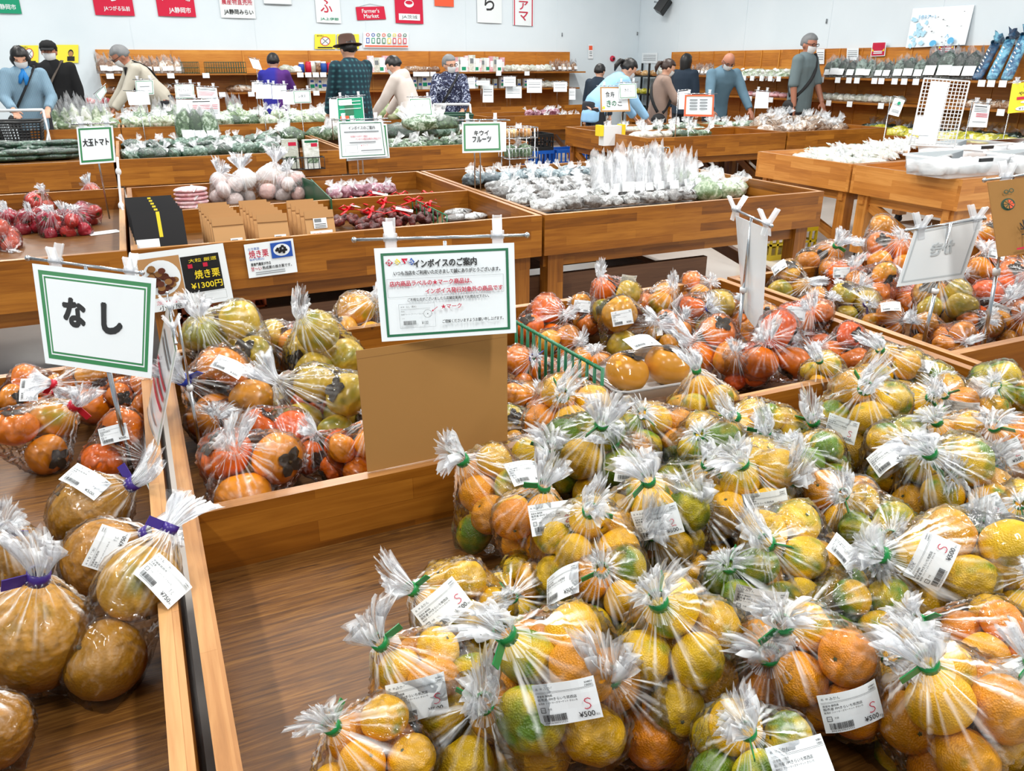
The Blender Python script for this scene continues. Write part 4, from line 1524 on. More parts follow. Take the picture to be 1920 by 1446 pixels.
m.build('tray', M['foam'], t)
for sx in (-1, 1):
    f = put('persimmon', FRUIT['persimmon'][1], t, mw=Matrix.Translation((sx * 0.047, 0, 0.018)) @ Euler((0.3 * sx, 0.2, sx)).to_matrix().to_4x4() @ Matrix.Scale(0.046, 4))
    f.color = (*lin(232, 158, 40)[:3], 0.12)
bm = bmesh.new()
for sx in (-1, 1):
    for i in range(120):
        z = 1 - 2 * (i + 0.5) / 120
        q = math.sqrt(1 - z * z)
        bm.verts.new((sx * 0.047 + 0.048 * q * math.cos(2.4 * i), 0.048 * q * math.sin(2.4 * i), 0.018 + 0.043 * z))
for p in rings[2] + rings[3]:
    bm.verts.new(p)
r_ = bmesh.ops.convex_hull(bm, input=bm.verts)
me = bpy.data.meshes.new('tray_wrap')
bmesh.ops.delete(bm, geom=[v for v in bm.verts if not v.link_faces], context='VERTS')
bm.to_mesh(me)
bm.free()
me.uv_layers.new(name='UVMap')
for q in me.polygons:
    q.use_smooth = True
me.materials.append(M['film'])
put('wrap', me, t)
put('price_label', LABELS['kaki'][0], t, mw=Matrix.Translation((0.0, 0.025, 0.066)) @ Euler((0.2, 0, 0.1)).to_matrix().to_4x4())
# ------------------------------------------------------------------ signs
SM = [M['lam'], M['black'], M['red'], M['green'], M['dgreen'], M['grey'], M['blue'], M['yellow'], M['cardb'], M['inkdark'], M['orangecloth'], M['clothgreen'], M['crimson'], M['whitecloth'], M['kraft2'], M['cardedge']]
LAM, BLK, RED, GRN, DGR, GRY, BLU, YEL, CBD, DPT, ORG, CGR, CRI, WCL, KRF, CED = range(16)


def lines(f, x0, x1, ys, h, mat):
    for y in ys:
        f.rect(x0, y, x1, y + h, mat)
    return f


def sheet(name, label, cat, quad, f, base=LAM, back=None, thick=0.0008, eps=0.0003, sag=0.0, group=None):
    mb_ = f.mb(quad_map(*quad, sag=sag), thick=thick, eps=eps, base=base, back=back)
    return tag(mb_.build(name, SM), label, cat, group)


def clip_mesh():
    m = MB()
    for s in (-1, 1):
        m.boxm(Matrix.Translation((0, s * 0.008, 0.014)) @ Matrix.Rotation(-s * 0.5, 4, 'X'), 0.013, 0.002, 0.026)
        for e_ in (-1, 1):
            m.boxm(Matrix.Translation((e_ * 0.0055, s * 0.010, 0.014)) @ Matrix.Rotation(-s * 0.5, 4, 'X'), 0.002, 0.004, 0.026)
        m.boxm(Matrix.Translation((0, s * 0.0035, -0.008)) @ Matrix.Rotation(s * 0.18, 4, 'X'), 0.015, 0.002, 0.022)
    m.tube([(-0.009, 0, 0.002), (0.009, 0, 0.002)], 0.006, 10)
    return m.mesh('clip', M['acrylic'])


CLIP = clip_mesh()


def stand(label, bar_a, bar_b, foot, top, clips=(0.2, 0.8), r=0.0042, big=1.0, group=None, second=None):
    """steel price stand: pole, cross bar, two clear clips"""
    bar_a, bar_b, foot, top = map(Vector, (bar_a, bar_b, foot, top))
    t = thing('sign_stand', label, 'sign stand', foot, group=group)
    MB().tube([(0, 0, 0), (top - foot) * 0.55], r * 1.15, 10).build('pole', M['steel'], t)
    MB().tube([(top - foot) * 0.5, top - foot], r * 0.8, 10).build('inner_pole', M['steel'], t)
    MB().tube([(top - foot) * 0.53, (top - foot) * 0.56], r * 2.1, 10).build('collar', M['plasticwhite'], t)
    d = (bar_b - bar_a).normalized()
    q = MB().tube([bar_a - foot, bar_b - foot], r * 0.75, 10)
    for e in (bar_a, bar_b):
        q.ball(e - foot, r * 1.3)
    bar_ = q.build('cross_bar', M['steel'], t)
    up = Vector((0, 0, 1))
    n = up.cross(d).normalized()
    up = d.cross(n)
    for c in clips:
        p = bar_a.lerp(bar_b, c) - foot
        put('clip', CLIP, bar_, mw=Matrix(((d.x, n.x, up.x, p.x), (d.y, n.y, up.y, p.y), (d.z, n.z, up.z, p.z), (0, 0, 0, 1))) @ Matrix.Scale(big, 4))
    return t


# --- pear sign (foreground left)
foot = at_z(248, 890, 0.602)
top = at_y(160, 500, foot.y)
dp = depth_of(top) - 0.012
f = Flat(297, 210)
f.rect(12, 12, 285, 198, GRN).rect(21, 21, 276, 189, LAM).rect(24, 24, 273, 186, GRN).rect(28, 28, 269, 182, LAM)
f.text('な', 66, 88, 118, 144, BLK, 0.13).text('し', 164, 84, 212, 142, BLK, 0.14)
sheet('sign_card', 'white card with double green frame reading なし above the pears', 'sign',
      [at_d(60, 494, dp - 0.02), at_d(293, 522, dp + 0.02), at_d(284, 710, dp + 0.02), at_d(85, 681, dp - 0.02)], f)
stand('steel sign stand with two clear clips holding the なし card', at_d(52, 484, dp - 0.0), at_d(266, 512, dp + 0.03), foot, top, (0.24, 0.9), big=1.25)

# --- sheet seen almost edge-on right of the pear sign
A = at_d(315, 560, 1.66)
Bc = at_d(332, 655, 1.50)
f = Flat(210, 297)
f.frame(6, 6, 204, 291, 3, GRN)
lines(f, 30, 180, (250, 236), 6, GRY)
lines(f, 24, 186, (196, 176, 156), 8, RED)
lines(f, 30, 170, (120, 100, 80, 60, 40), 4, GRY)
D_ = at_y(262, 850, A.y)
C_ = at_y(281, 922, Bc.y)
sheet('notice_sheet', 'laminated notice sheet seen almost edge on beside the なし card', 'sign', [A, Bc, C_, D_], f, sag=0.006)
pm = (A + Bc) / 2
stand('steel sign stand carrying the edge on notice sheet by the pears', A + Vector((0, 0, 0.012)), Bc + Vector((0, 0, 0.012)), (pm.x + 0.012, pm.y, 0.605), (pm.x + 0.012, pm.y, pm.z + 0.012), (0.3, 0.7), r=0.003)

# --- invoice notice and blank cardboard (centre)
def invoice(f=None, small=False):
    f = Flat(297, 210)
    f.frame(13, 9, 284, 198, 5.5, DGR)
    f.poly([(22, 176), (30, 184), (38, 176), (30, 168)], CRI).poly([(40, 177), (47, 185), (54, 177), (47, 170)], YEL).poly([(56, 184), (63, 171), (70, 184)], CRI).poly([(70, 176), (78, 185), (84, 176), (78, 168)], BLU)
    f.text('きらいち', 25, 172, 81, 181, LAM, 0.04)
    f.text('インボイスのご案内', 82, 162, 216, 180, BLK, 0.06)
    f.text('いつも当店をご利用いただきまして誠にありがとうございます。', 38, 146, 266, 156, BLK, 0.04)
    f.frame(22, 97, 272, 138, 0.5, GRY)
    f.text('店内商品ラベルの★マーク商品は、', 28, 121, 204, 133, RED, 0.05)
    f.text('インボイス発行対象外の商品です', 104, 101, 270, 113, RED, 0.05)
    f.text('ご不明な点がございましたら店舗従業員までお問合せ下さい。', 64, 86, 240, 93, BLK, 0.04)
    f.frame(44, 26, 122, 80, 0.5, GRY)
    f.text('名 称', 48, 72, 56, 75, BLK).text('なし（豊水）', 60, 71, 82, 76, BLK)
    lines(f, 48, 112, (68.6, 66.8), 0.4, GRY)
    f.text('原産地', 48, 62, 56, 65, BLK).text('生産者 ファーマーズマーケット きらいち', 48, 55, 96, 58.5, BLK)
    f.text('プラ', 50, 46, 55, 49, BLK)
    f.layer += 1
    x = 52.0
    r = random.Random(3)
    while x < 80:
        w = r.choice((0.3, 0.5, 0.8))
        f.poly([(x, 33), (x + w, 33), (x + w, 42), (x, 42)], BLK, False)
        x += w + r.choice((0.3, 0.5))
    f.text('¥100', 92, 32, 106, 40, BLK, 0.01)
    f.ring(106, 56, 9, 0.6, BLK)
    f.text('★', 104, 54, 108, 58, BLK)
    f.stroke([(128, 70), (117, 62)], 1.2, RED)
    f.poly([(114.5, 60), (120, 61), (117.2, 64.6)], RED)
    f.text('★マーク', 136, 65, 180, 75, RED, 0.05)
    f.text('ご理解くださいますようお願い申し上げます。', 137, 32, 270, 40, BLK, 0.04)
    return f


yc = 1.285
card = [at_y(668, 658, yc + 0.04), at_y(951, 617, yc + 0.04), at_y(952, 854, yc - 0.017), at_y(690, 892, yc - 0.017)]
for q in card[2:]:
    q.z = RIM + 0.003
f = Flat(270, 235)
f.rect(0, 219, 270, 219.8, CED)
sheet('cardboard_sheet', 'blank brown cardboard sheet propped on the wooden wall below the invoice notice', 'cardboard', card, f, base=CBD, thick=0.004)
foot = at_z(836, 850, 0.602)
foot.y = 1.36
top = at_y(834, 452, 1.36)
foot.x = top.x
dp = depth_of(top) - 0.012
sheet('sign_card', 'white laminated invoice notice with one green frame above the blank cardboard', 'sign',
      [at_d(701, 466, dp), at_d(964, 455, dp), at_d(968, 624, dp + 0.0), at_d(716, 641, dp)], invoice(), eps=0.00025)
stand('steel sign stand with two clear clips holding the large invoice notice', at_d(664, 450, dp + 0.01), at_d(988, 441, dp + 0.01), foot, top, (0.21, 0.83), big=1.35)

# --- sheet seen edge-on among the persimmons
zb = 1.04
a_, b_ = at_z(1376, 392, zb), at_z(1446, 424, zb)
f = Flat(297, 210)
TL, TR = at_z(1379, 404, zb - 0.012), at_z(1440, 430, zb - 0.012)
BL, BR = at_y(1391, 565, TL.y), at_y(1428, 626, TR.y)
sheet('notice_sheet', 'plain white laminated sheet hanging edge on above the second persimmon bin', 'sign', [TL, TR, BR, BL], f, sag=0.012)
mid = (a_ + b_) / 2
mid.z = zb
stand('steel sign stand holding the edge on white sheet before the persimmons', a_, b_, (mid.x, mid.y, 0.605), mid, (0.06, 0.9), r=0.0046, big=1.5)

# --- persimmon sign seen from behind
foot = at_z(1728, 655, 0.66)
top = at_y(1783, 418, foot.y)
dp = depth_of(top) + 0.012
f2 = Flat(297, 210)
f2.frame(14, 12, 283, 198, 6, GRY)
f2.text('き', 100, 96, 146, 140, GRY, 0.1, mirror=True)
f2.text('か', 152, 96, 198, 140, GRY, 0.1, mirror=True)
M['ghost'] = plain('print_showing_through', (196, 204, 208), 0.5)
SG = list(SM)
SG[GRY] = M['ghost']
q = [at_d(1716, 430, dp - 0.03), at_d(1846, 403, dp + 0.04), at_d(1806, 521, dp + 0.04), at_d(1681, 538, dp - 0.03)]
tag(f2.mb(quad_map(*q), base=LAM).build('sign_card', SG), 'back of a white card with かき showing through mirrored, over the right persimmon bin', 'sign')
stand('steel sign stand with leaning pole and clips holding the かき card', at_d(1700, 432, dp - 0.04), at_d(1846, 410, dp + 0.045), (foot.x, foot.y, 0.605), top, (0.17, 0.88), r=0.0046, big=1.5)

# --- brown cardboard sign at the right edge
foot = at_z(1843, 668, 0.66)
top = at_y(1900, 330, foot.y)
dp = depth_of(top) - 0.015
f = Flat(300, 210)
f.ring(40, 142, 17, 3, DPT)
f.disc(40, 142, 13.5, 15, DPT)
for k in range(8):
    a0 = 2 * PI * k / 8 + 0.08
    f.poly([(40 + 2 * math.cos(a0 + 0.35), 142 + 2 * math.sin(a0 + 0.35)), (40 + 12.5 * math.cos(a0), 142 + 13.5 * math.sin(a0)), (40 + 12.5 * math.cos(a0 + 0.62), 142 + 13.5 * math.sin(a0 + 0.62))], ORG if k in (6, 7, 0, 1) else CBD)
f.ring(36, 176, 6, 2, DPT)
f.ring(48, 178, 6, 2, DPT)
f.text('グレープ', 106, 120, 290, 166, DPT, 0.1)
f.text('フルーツ', 106, 40, 290, 96, DPT, 0.1)
f.stroke([(62, 20), (66, 70), (64, 92)], 3, BLK)
f.stroke([(56, 84), (65, 66), (76, 84)], 3, BLK)
f.stroke([(55, 68), (76, 66)], 3, BLK)
f.stroke([(56, 52), (74, 54)], 3, BLK)
f.stroke([(40, 14), (90, 18)], 5, RED)
q = [at_d(1852, 342, dp), at_d(2090, 312, dp), at_d(2100, 452, dp), at_d(1872, 482, dp)]
sheet('sign_card', 'brown cardboard sign with dark green lettering and a fruit slice at the right edge', 'sign', q, f, base=CBD, thick=0.003, eps=0.0006)
stand('steel sign stand with a clear clip holding the brown cardboard sign', at_d(1846, 338, dp + 0.01), at_d(2000, 318, dp + 0.01), (foot.x, foot.y, 0.605), top, (0.26, 0.8), r=0.0046, big=1.5)

# --- posters on the chestnut table
f = Flat(240, 175)
f.rect(10, 40, 118, 158, KRF).rect(120, 40, 222, 150, BLK)
M['photo_brown'] = plain('printed_dark_brown', (92, 48, 34), 0.35)
SM2 = list(SM)
SM2[GRN] = M['photo_brown']
r = random.Random(2)
f.disc(64, 98, 50, 52, LAM)
for k in range(34):
    a0, q0 = r.uniform(0, 6.28), math.sqrt(r.random()) * 36
    f.disc(64 + q0 * math.cos(a0), 98 + q0 * 1.1 * math.sin(a0), 10, 9, GRN if k % 3 else CED, 10)
f.text('大粒 厳選', 140, 132, 214, 143, YEL).text('焼き栗', 150, 82, 216, 108, YEL, 0.03).text('¥1300円', 136, 52, 218, 72, YEL, 0.03)
f.rect(136, 116, 148, 128, RED).rect(176, 116, 188, 128, RED)
f.text('茨城名物', 40, 22, 112, 34, RED).text('小方屋', 44, 4, 104, 20, BLK, 0.02)
f.frame(116, 14, 224, 40, 0.7, GRY)
yb = 3.493
q = [at_y(246, 478, yb), at_y(418, 456, yb), at_y(438, 562, yb - 0.012), at_y(268, 590, yb - 0.012)]
tag(f.mb(quad_map(*q), eps=0.0005).build('poster', SM2), 'white poster of roasted chestnuts with black and yellow panel, behind the なし card', 'poster')
f = Flat(200, 125)
f.text('古茂農園', 12, 100, 58, 110, BLU).text('焼き栗', 14, 72, 92, 100, RED, 0.03).text('864円(税込)', 14, 60, 72, 72, BLU)
f.text('栗専門農家が作る', 16, 42, 96, 54, BLK, 0.02).text('甘〜い', 14, 24, 56, 40, RED, 0.02).text('熟成栗の焼き栗です。', 60, 26, 180, 38, BLK, 0.02)
lines(f, 30, 150, (16, 9), 2.5, GRY)
f.rect(104, 62, 190, 118, BLU).disc(147, 90, 34, 22, LAM)
for k in range(16):
    a0, q0 = r.uniform(0, 6.28), math.sqrt(r.random())
    f.disc(147 + 22 * q0 * math.cos(a0), 91 + 13 * q0 * math.sin(a0), 6, 5, BLK, 8)
q = [at_y(457, 459, yb), at_y(549, 447, yb), at_y(558, 510, yb - 0.008), at_y(467, 522, yb - 0.008)]
sheet('poster', 'small white poster with blue plate picture taped to the chestnut table board', 'poster', q, f, eps=0.0005)


# --- smaller signs farther back
def framed(f, t1=10, t2=18, mat=GRN):
    f.rect(t1, t1, f.w - t1, f.h - t1, mat).rect(t2, t2, f.w - t2, f.h - t2, LAM)
    return f


def far_sign(label, quad, dep, f, foot_z=0.62, name='price_sign', base=LAM, pole=True, back=None, clips=True, group=None, pole_px=None):
    """a small card on its own wire stand, one thing"""
    q = [at_d(x, y, dep) for (x, y) in quad]
    c = (q[2] + q[3]) / 2
    if pole and foot_z > 0.5 and c.y < 13.3 and not any(b0 < c.x < b1 and b2 < c.y < b3 for b0, b1, b2, b3 in BINS):
        foot_z = 0.0
    cx_ = pole_px or (quad[2][0] + quad[3][0]) / 2
    t = thing(name, label, 'sign', (c.x, max(p.y for p in q) + 0.012, foot_z if pole else c.z), group=group)
    org = Vector(t.location)
    mp = quad_map(*[p - org for p in q])
    f.mb(mp, eps=0.0012, thick=0.002, base=base, back=back).build('card', SM, t)
    if pole:
        topz = max(q[0].z, q[1].z) + 0.012
        MB().tube([(0, 0, 0), (0, 0, topz - foot_z)], 0.0045, 8).build('pole', M['steel'], t)
        a_, b_ = q[0] + Vector((0, 0.004, 0.012)) - org, q[1] + Vector((0, 0.004, 0.012)) - org
        bar_ = MB().tube([a_.lerp(b_, -0.12), a_.lerp(b_, 1.12)], 0.0035, 8).build('cross_bar', M['steel'], t)
        if clips:
            d = (b_ - a_).normalized()
            n = Vector((0, 0, 1)).cross(d).normalized()
            up = d.cross(n)
            for k in (0.15, 0.85):
                p = a_.lerp(b_, k)
                put('clip', CLIP, bar_, mw=Matrix(((d.x, n.x, up.x, p.x), (d.y, n.y, up.y, p.y), (d.z, n.z, up.z, p.z), (0, 0, 0, 1))) @ Matrix.Scale(1.5, 4))
    return t


def rectq(x0, y0, x1, y1, s=0.0):
    return [(x0, y0), (x1, y0 + s * (x1 - x0)), (x1, y1 + s * (x1 - x0)), (x0, y1)]


f = framed(Flat(297, 300), 14, 30)
f.text('大玉トマト', 44, 140, 256, 200, BLK, 0.06)
far_sign('white card with green frame reading 大玉トマト above the tomatoes', [(143, 238), (211, 235), (217, 304), (150, 309)], 4.15, f)
f = Flat(297, 210)
f.frame(14, 9, 284, 200, 4, DGR)
f.text('インボイスのご案内', 70, 160, 240, 180, BLK, 0.03)
lines(f, 40, 262, (144, ), 6, GRY)
f.text('店内商品ラベルの★マーク商品は、', 80, 116, 190, 126, RED, 0.02).text('インボイス発行対象外の商品です', 110, 98, 270, 110, RED, 0.02)
lines(f, 70, 236, (82, ), 6, GRY)
f.frame(44, 26, 120, 70, 1.5, GRY)
f.text('★マーク', 140, 60, 185, 70, RED)
lines(f, 140, 270, (32, ), 6, GRY)
f_inv = f
far_sign('white invoice notice on a wire stand left of the kiwi fruit sign', [(632, 228), (718, 226), (727, 293), (637, 298)], 5.2, f_inv)
f = framed(Flat(297, 210), 10, 20)
far_sign('green framed card mostly behind the smaller invoice notice', [(650, 232), (725, 232), (731, 296), (650, 302)], 5.26, f)
f = framed(Flat(297, 210), 12, 26)
f.text('キウイ', 90, 116, 200, 150, BLK, 0.08).text('フルーツ', 78, 70, 216, 108, BLK, 0.08)
far_sign('white card with green frame reading キウイフルーツ over the mushroom packs', [(866, 229), (940, 228), (942, 285), (867, 287)], 5.0, f)
far_sign('plain white card sticking out behind the kiwi fruit card', [(880, 228), (949, 229), (949, 284), (880, 286)], 5.04, Flat(297, 210), clips=False)
f = framed(Flat(297, 230), 12, 24)
f.text('ピーマン', 70, 110, 230, 150, BLK, 0.02)
far_sign('small green framed card reading ピーマン before the striped shirt woman', [(767, 184), (808, 183), (812, 217), (766, 217)], 8.2, f, 0.68)
f = Flat(210, 297)
f.rect(6, 6, 204, 291, CGR).rect(14, 210, 120, 270, LAM).rect(60, 80, 130, 200, DGR)
lines(f, 20, 190, (286, 240, 200, 150), 8, LAM)
f.rect(20, 20, 90, 70, ORG)
far_sign('teal printed poster on a stand in front of the man in the hat', [(631, 184), (680, 181), (684, 226), (634, 230)], 8.0, f, 0.68)
far_sign('white card at the left of the teal poster', [(617, 186), (632, 186), (634, 222), (618, 222)], 8.05, Flat(100, 200), 0.68, clips=False)
# left rear group
f = framed(Flat(297, 210), 10, 18)
f.text('サニーレタス', 50, 110, 250, 150, BLK, 0.02)
lines(f, 60, 240, (60, 40), 8, GRY)
far_sign('green framed card reading サニーレタス in the rear sign cluster', [(327, 159), (363, 158), (365, 185), (330, 186)], 9.0, f, 0.68)
f = Flat(297, 210)
lines(f, 20, 280, (180, 160), 8, BLK)
lines(f, 20, 260, (120, 100, 80, 60), 6, RED)
far_sign('upper printed notice in the rear sign cluster', [(368, 163), (406, 165), (409, 186), (371, 185)], 9.05, f, 0.68)
f = Flat(297, 230)
lines(f, 20, 200, (200, ), 10, BLK)
lines(f, 20, 280, (160, 140, 120), 6, RED)
lines(f, 20, 280, (100, 80, 60), 5, GRY)
far_sign('lower large printed notice in the rear sign cluster', [(357, 187), (411, 186), (413, 223), (358, 224)], 8.9, f, 0.68)
far_sign('blank white card below the サニーレタス card', [(330, 187), (357, 187), (358, 224), (333, 224)], 8.95, Flat(200, 250), 0.68, clips=False)
f = framed(Flat(297, 210), 10, 20)
lines(f, 70, 230, (110, ), 12, GRY)
far_sign('green framed card in front of the stooping man', [(253, 151), (287, 150), (289, 177), (256, 178)], 9.2, f, 0.68)
far_sign('blank white card below the card in front of the stooping man', [(236, 172), (278, 172), (282, 196), (242, 197)], 9.15, Flat(297, 170), 0.68, clips=False)
f = Flat(200, 210)
f.frame(10, 10, 190, 200, 8, GRN)
far_sign('small tilted green framed card among tall leek bags', [(178, 177), (197, 160), (200, 172), (188, 190)], 9.0, f, 0.68, clips=False)
f = framed(Flat(297, 230), 10, 20)
f.text('レタス', 90, 100, 210, 150, BLK, 0.02)
far_sign('green framed card reading レタス below the person in purple', [(549, 170), (582, 169), (584, 193), (551, 194)], 9.2, f, 0.68)
far_sign('white card left of the レタス card', [(529, 172), (551, 171), (553, 196), (531, 196)], 9.25, Flat(200, 210), 0.68, clips=False)
far_sign('wide white card left below the person in purple', [(480, 159), (508, 158), (510, 185), (480, 185)], 9.6, Flat(250, 210), 0.68)
far_sign('wide white card right below the person in purple', [(509, 160), (537, 160), (536, 186), (511, 186)], 9.6, Flat(250, 210), 0.68)
far_sign('white card tilted before the wall shelf left of the person in purple', [(467, 109), (485, 113), (492, 132), (475, 128)], 11.5, Flat(250, 210), 0.75, clips=False)
far_sign('small white card above the wide white cards', [(472, 154), (492, 154), (493, 172), (472, 173)], 9.8, Flat(250, 210), 0.68, clips=False)
# centre rear cards standing on the counter of the back wall shelf
for k, (x0, y0, x1, y1, lab) in enumerate(((905, 160, 925, 192, 'white leaflet pair hanging below the wall shelf, leftmost of the rear cards'), (948, 162, 978, 184, 'printed white card low on the wall counter, second of the rear cards'),
                                           (944, 144, 967, 162, 'pale green edged card under the back shelf, above the low printed card'), (988, 149, 1016, 174, 'largest white card on the wall counter with a centre fold'),
                                           (1038, 154, 1063, 172, 'white card at the right end of the wall counter'), (1067, 166, 1079, 187, 'narrow white card at the far right end of the wall counter'),
                                           (877, 146, 891, 166, 'white card beside the striped shirt woman at the shelf'), (893, 151, 918, 160, 'low wide white card under the back shelf'))):
    f = Flat(200, 150)
    lines(f, 20, 180, (110, 90, 60), 5, GRY)
    far_sign(lab, rectq(x0, y0, x1, y1), depth_of(at_y((x0 + x1) / 2, y1, 13.6)), f, 0.622, clips=False)
# mushroom table signs
f = Flat(280, 260)
f.rect(0, 0, 280, 260, KRF).rect(16, 16, 264, 244, LAM)
f.text('食寿', 50, 150, 140, 210, BLK, 0.03).text('き', 60, 50, 100, 120, DGR, 0.05).text('の', 110, 60, 150, 110, DGR, 0.05).text('こ', 165, 60, 205, 100, BLK, 0.04)
f.disc(30, 40, 14, 16, YEL)
far_sign('brown framed hand lettered きのこ sign at the corner of the mushroom table', [(1125, 163), (1178, 163), (1182, 209), (1126, 210)], 8.4, f, 0.62)
f = framed(Flat(297, 230), 10, 20)
f.text('きのこ', 90, 105, 210, 150, BLK, 0.02)
far_sign('small green framed card overlapping the きのこ sign', [(1160, 157), (1193, 156), (1194, 184), (1162, 186)], 8.34, f, 0.62)
b_ = at_d(1152, 246, 8.36)
t = thing('sign_base_box', 'white box with yellow flaps carrying the きのこ sign', 'box', (b_.x, b_.y + 0.08, 0.601))
MB().box(-0.11, 0.11, -0.05, 0.05, 0, 0.20).build('box_body', M['plasticwhite'], t)
for sx in (-1, 1):
    MB().box(sx * 0.135 - 0.022, sx * 0.135 + 0.022, -0.05, 0.05, 0.10, 0.21).build('yellow_flap', M['yellow'], t)
f = Flat(297, 210)
f.frame(0, 0, 297, 210, 16, ORG)
f.frame(14, 14, 283, 196, 4, KRF)
lines(f, 50, 130, (150, 120, 90, 60), 14, GRY)
lines(f, 150, 230, (150, 120, 90, 60), 14, GRY)
far_sign('card with peach border and list of prices before the bald man', [(1284, 178), (1339, 178), (1337, 219), (1282, 218)], 8.0, f, 0.62)
far_sign('white cards behind the peach bordered price list', [(1273, 172), (1290, 170), (1286, 205), (1272, 205)], 8.1, Flat(200, 300), 0.62, clips=False)
f = Flat(230, 300)
far_sign('white notice card left of the man in grey with a centre pole', [(1418, 171), (1442, 173), (1440, 203), (1414, 203)], 9.3, f, 0.62)
# right side signs
f = Flat(200, 300)
lines(f, 30, 170, (200, 180, 90, 70, 50), 8, GRY)
f.disc(110, 220, 30, 30, CGR)
far_sign('tilted white leaflet hanging below the right wall shelf', [(1678, 183), (1697, 188), (1685, 219), (1665, 214)], 7.6, f, 0.62, clips=False)
f = Flat(230, 300)
lines(f, 24, 190, (262, ), 12, BLK)
lines(f, 24, 200, (240, 220, 200), 7, GRY)
lines(f, 60, 210, (170, 150, 130), 8, RED)
lines(f, 30, 200, (60, ), 8, GRY)
far_sign('white notice on a pole in front of the yellow pepper packs', [(1826, 194), (1857, 197), (1850, 239), (1815, 238)], 7.0, f, 0.55)
f = Flat(250, 330)
f.text('新品種', 90, 270, 230, 310, BLK, 0.02).text('やわらか', 60, 190, 240, 230, BLK, 0.02)
f.rect(50, 140, 240, 172, RED)
f.disc(150, 110, 70, 18, LAM).disc(110, 40, 60, 26, LAM)
f.text('¥150', 70, 24, 150, 54, BLK)
far_sign('bright yellow price poster at the right edge below the shelf', [(1898, 157), (1960, 150), (1955, 206), (1889, 213)], 7.0, f, 0.55, base=YEL)

# --- red notices, white leaflets and the painted board on the right wall
def on_right(px, py, dx=0.05):
    return at_x(px, py, XW - dx)


for (x0, y0, x1, y1, lab) in ((1634, 79, 1662, 105, 'red notice with yellow corners on the right wall, farther one'), (1759, 72, 1792, 100, 'red notice with yellow corners below the painted board')):
    f = Flat(200, 200)
    f.rect(10, 10, 190, 190, RED)
    f.text('大特価', 30, 110, 170, 180, CRI, 0.03)
    f.poly([(14, 70), (44, 70), (14, 110)], YEL).poly([(186, 70), (156, 70), (186, 110)], YEL)
    lines(f, 40, 160, (60, 36), 14, LAM)
    q = [on_right(x0 + 2, y0, 0.06), on_right(x1, y0 - 1, 0.06), on_right(x1 - 3, y1, 0.06), on_right(x0 - 2, y1 + 1, 0.06)]
    sheet('notice', lab, 'notice', q, f, eps=0.0012, thick=0.002)
for (x0, y0, x1, y1, lab) in ((1588, 90, 1610, 113, 'white printed leaflet on the right wall boards'), (1531, 92, 1546, 120, 'white printed leaflet beside the man in grey'),
                              (1204, 99, 1233, 119, 'white notice at the far end of the right wall shelf')):
    f = Flat(200, 200)
    lines(f, 20, 180, (150, 120, 90, 60), 8, GRY)
    dq = 0.06 if x0 > 1240 else 0.01
    q = [on_right(x0, y0, dq), on_right(x1, y0, dq), on_right(x1 - 1, y1, dq), on_right(x0 - 1, y1, dq)]
    sheet('leaflet', lab, 'leaflet', q, f, eps=0.0012, thick=0.002)
f = Flat(300, 200)
M['paleblue'] = plain('pale_blue_paint', (176, 220, 240), 0.6)
M['skyblue'] = plain('sky_blue_paint', (90, 178, 224), 0.6)
SP = list(SM)
SP[GRN], SP[BLU] = M['paleblue'], M['skyblue']
r = random.Random(11)
for k in range(16):
    cx_, cy_ = r.uniform(10, 90), r.uniform(8, 150)
    n_ = 9
    f.poly([(cx_ + r.uniform(6, 16) * math.cos(2 * PI * j / n_), cy_ + r.uniform(6, 16) * math.sin(2 * PI * j / n_)) for j in range(n_)], GRN)
for k in range(12):
    cx_, cy_ = r.uniform(60, 280), r.uniform(12, 180)
    f.disc(cx_, cy_, r.uniform(2, 6), r.uniform(1, 4), GRY, 8)
f.text('手作りアート', 46, 140, 140, 162, BLU, 0.02)
f.disc(236, 22, 16, 18, BLU, 14).disc(150, 14, 18, 16, BLU, 14)
f.stroke([(206, 40), (216, 56), (222, 40)], 3, BLU)
q = [at_x(1712, 16, XW - 0.02), at_x(1827, 9, XW - 0.02), at_x(1809, 84, XW - 0.075), at_x(1698, 90, XW - 0.075)]
tag(f.mb(quad_map(*q), eps=0.0012, thick=0.006).build('painted_board', SP), 'large white board with pale blue painting leaning on the right wall', 'board')

# --- banners and posters on the back wall
def on_back(px, py, d=0.02):
    return at_y(px, py, YW - d)


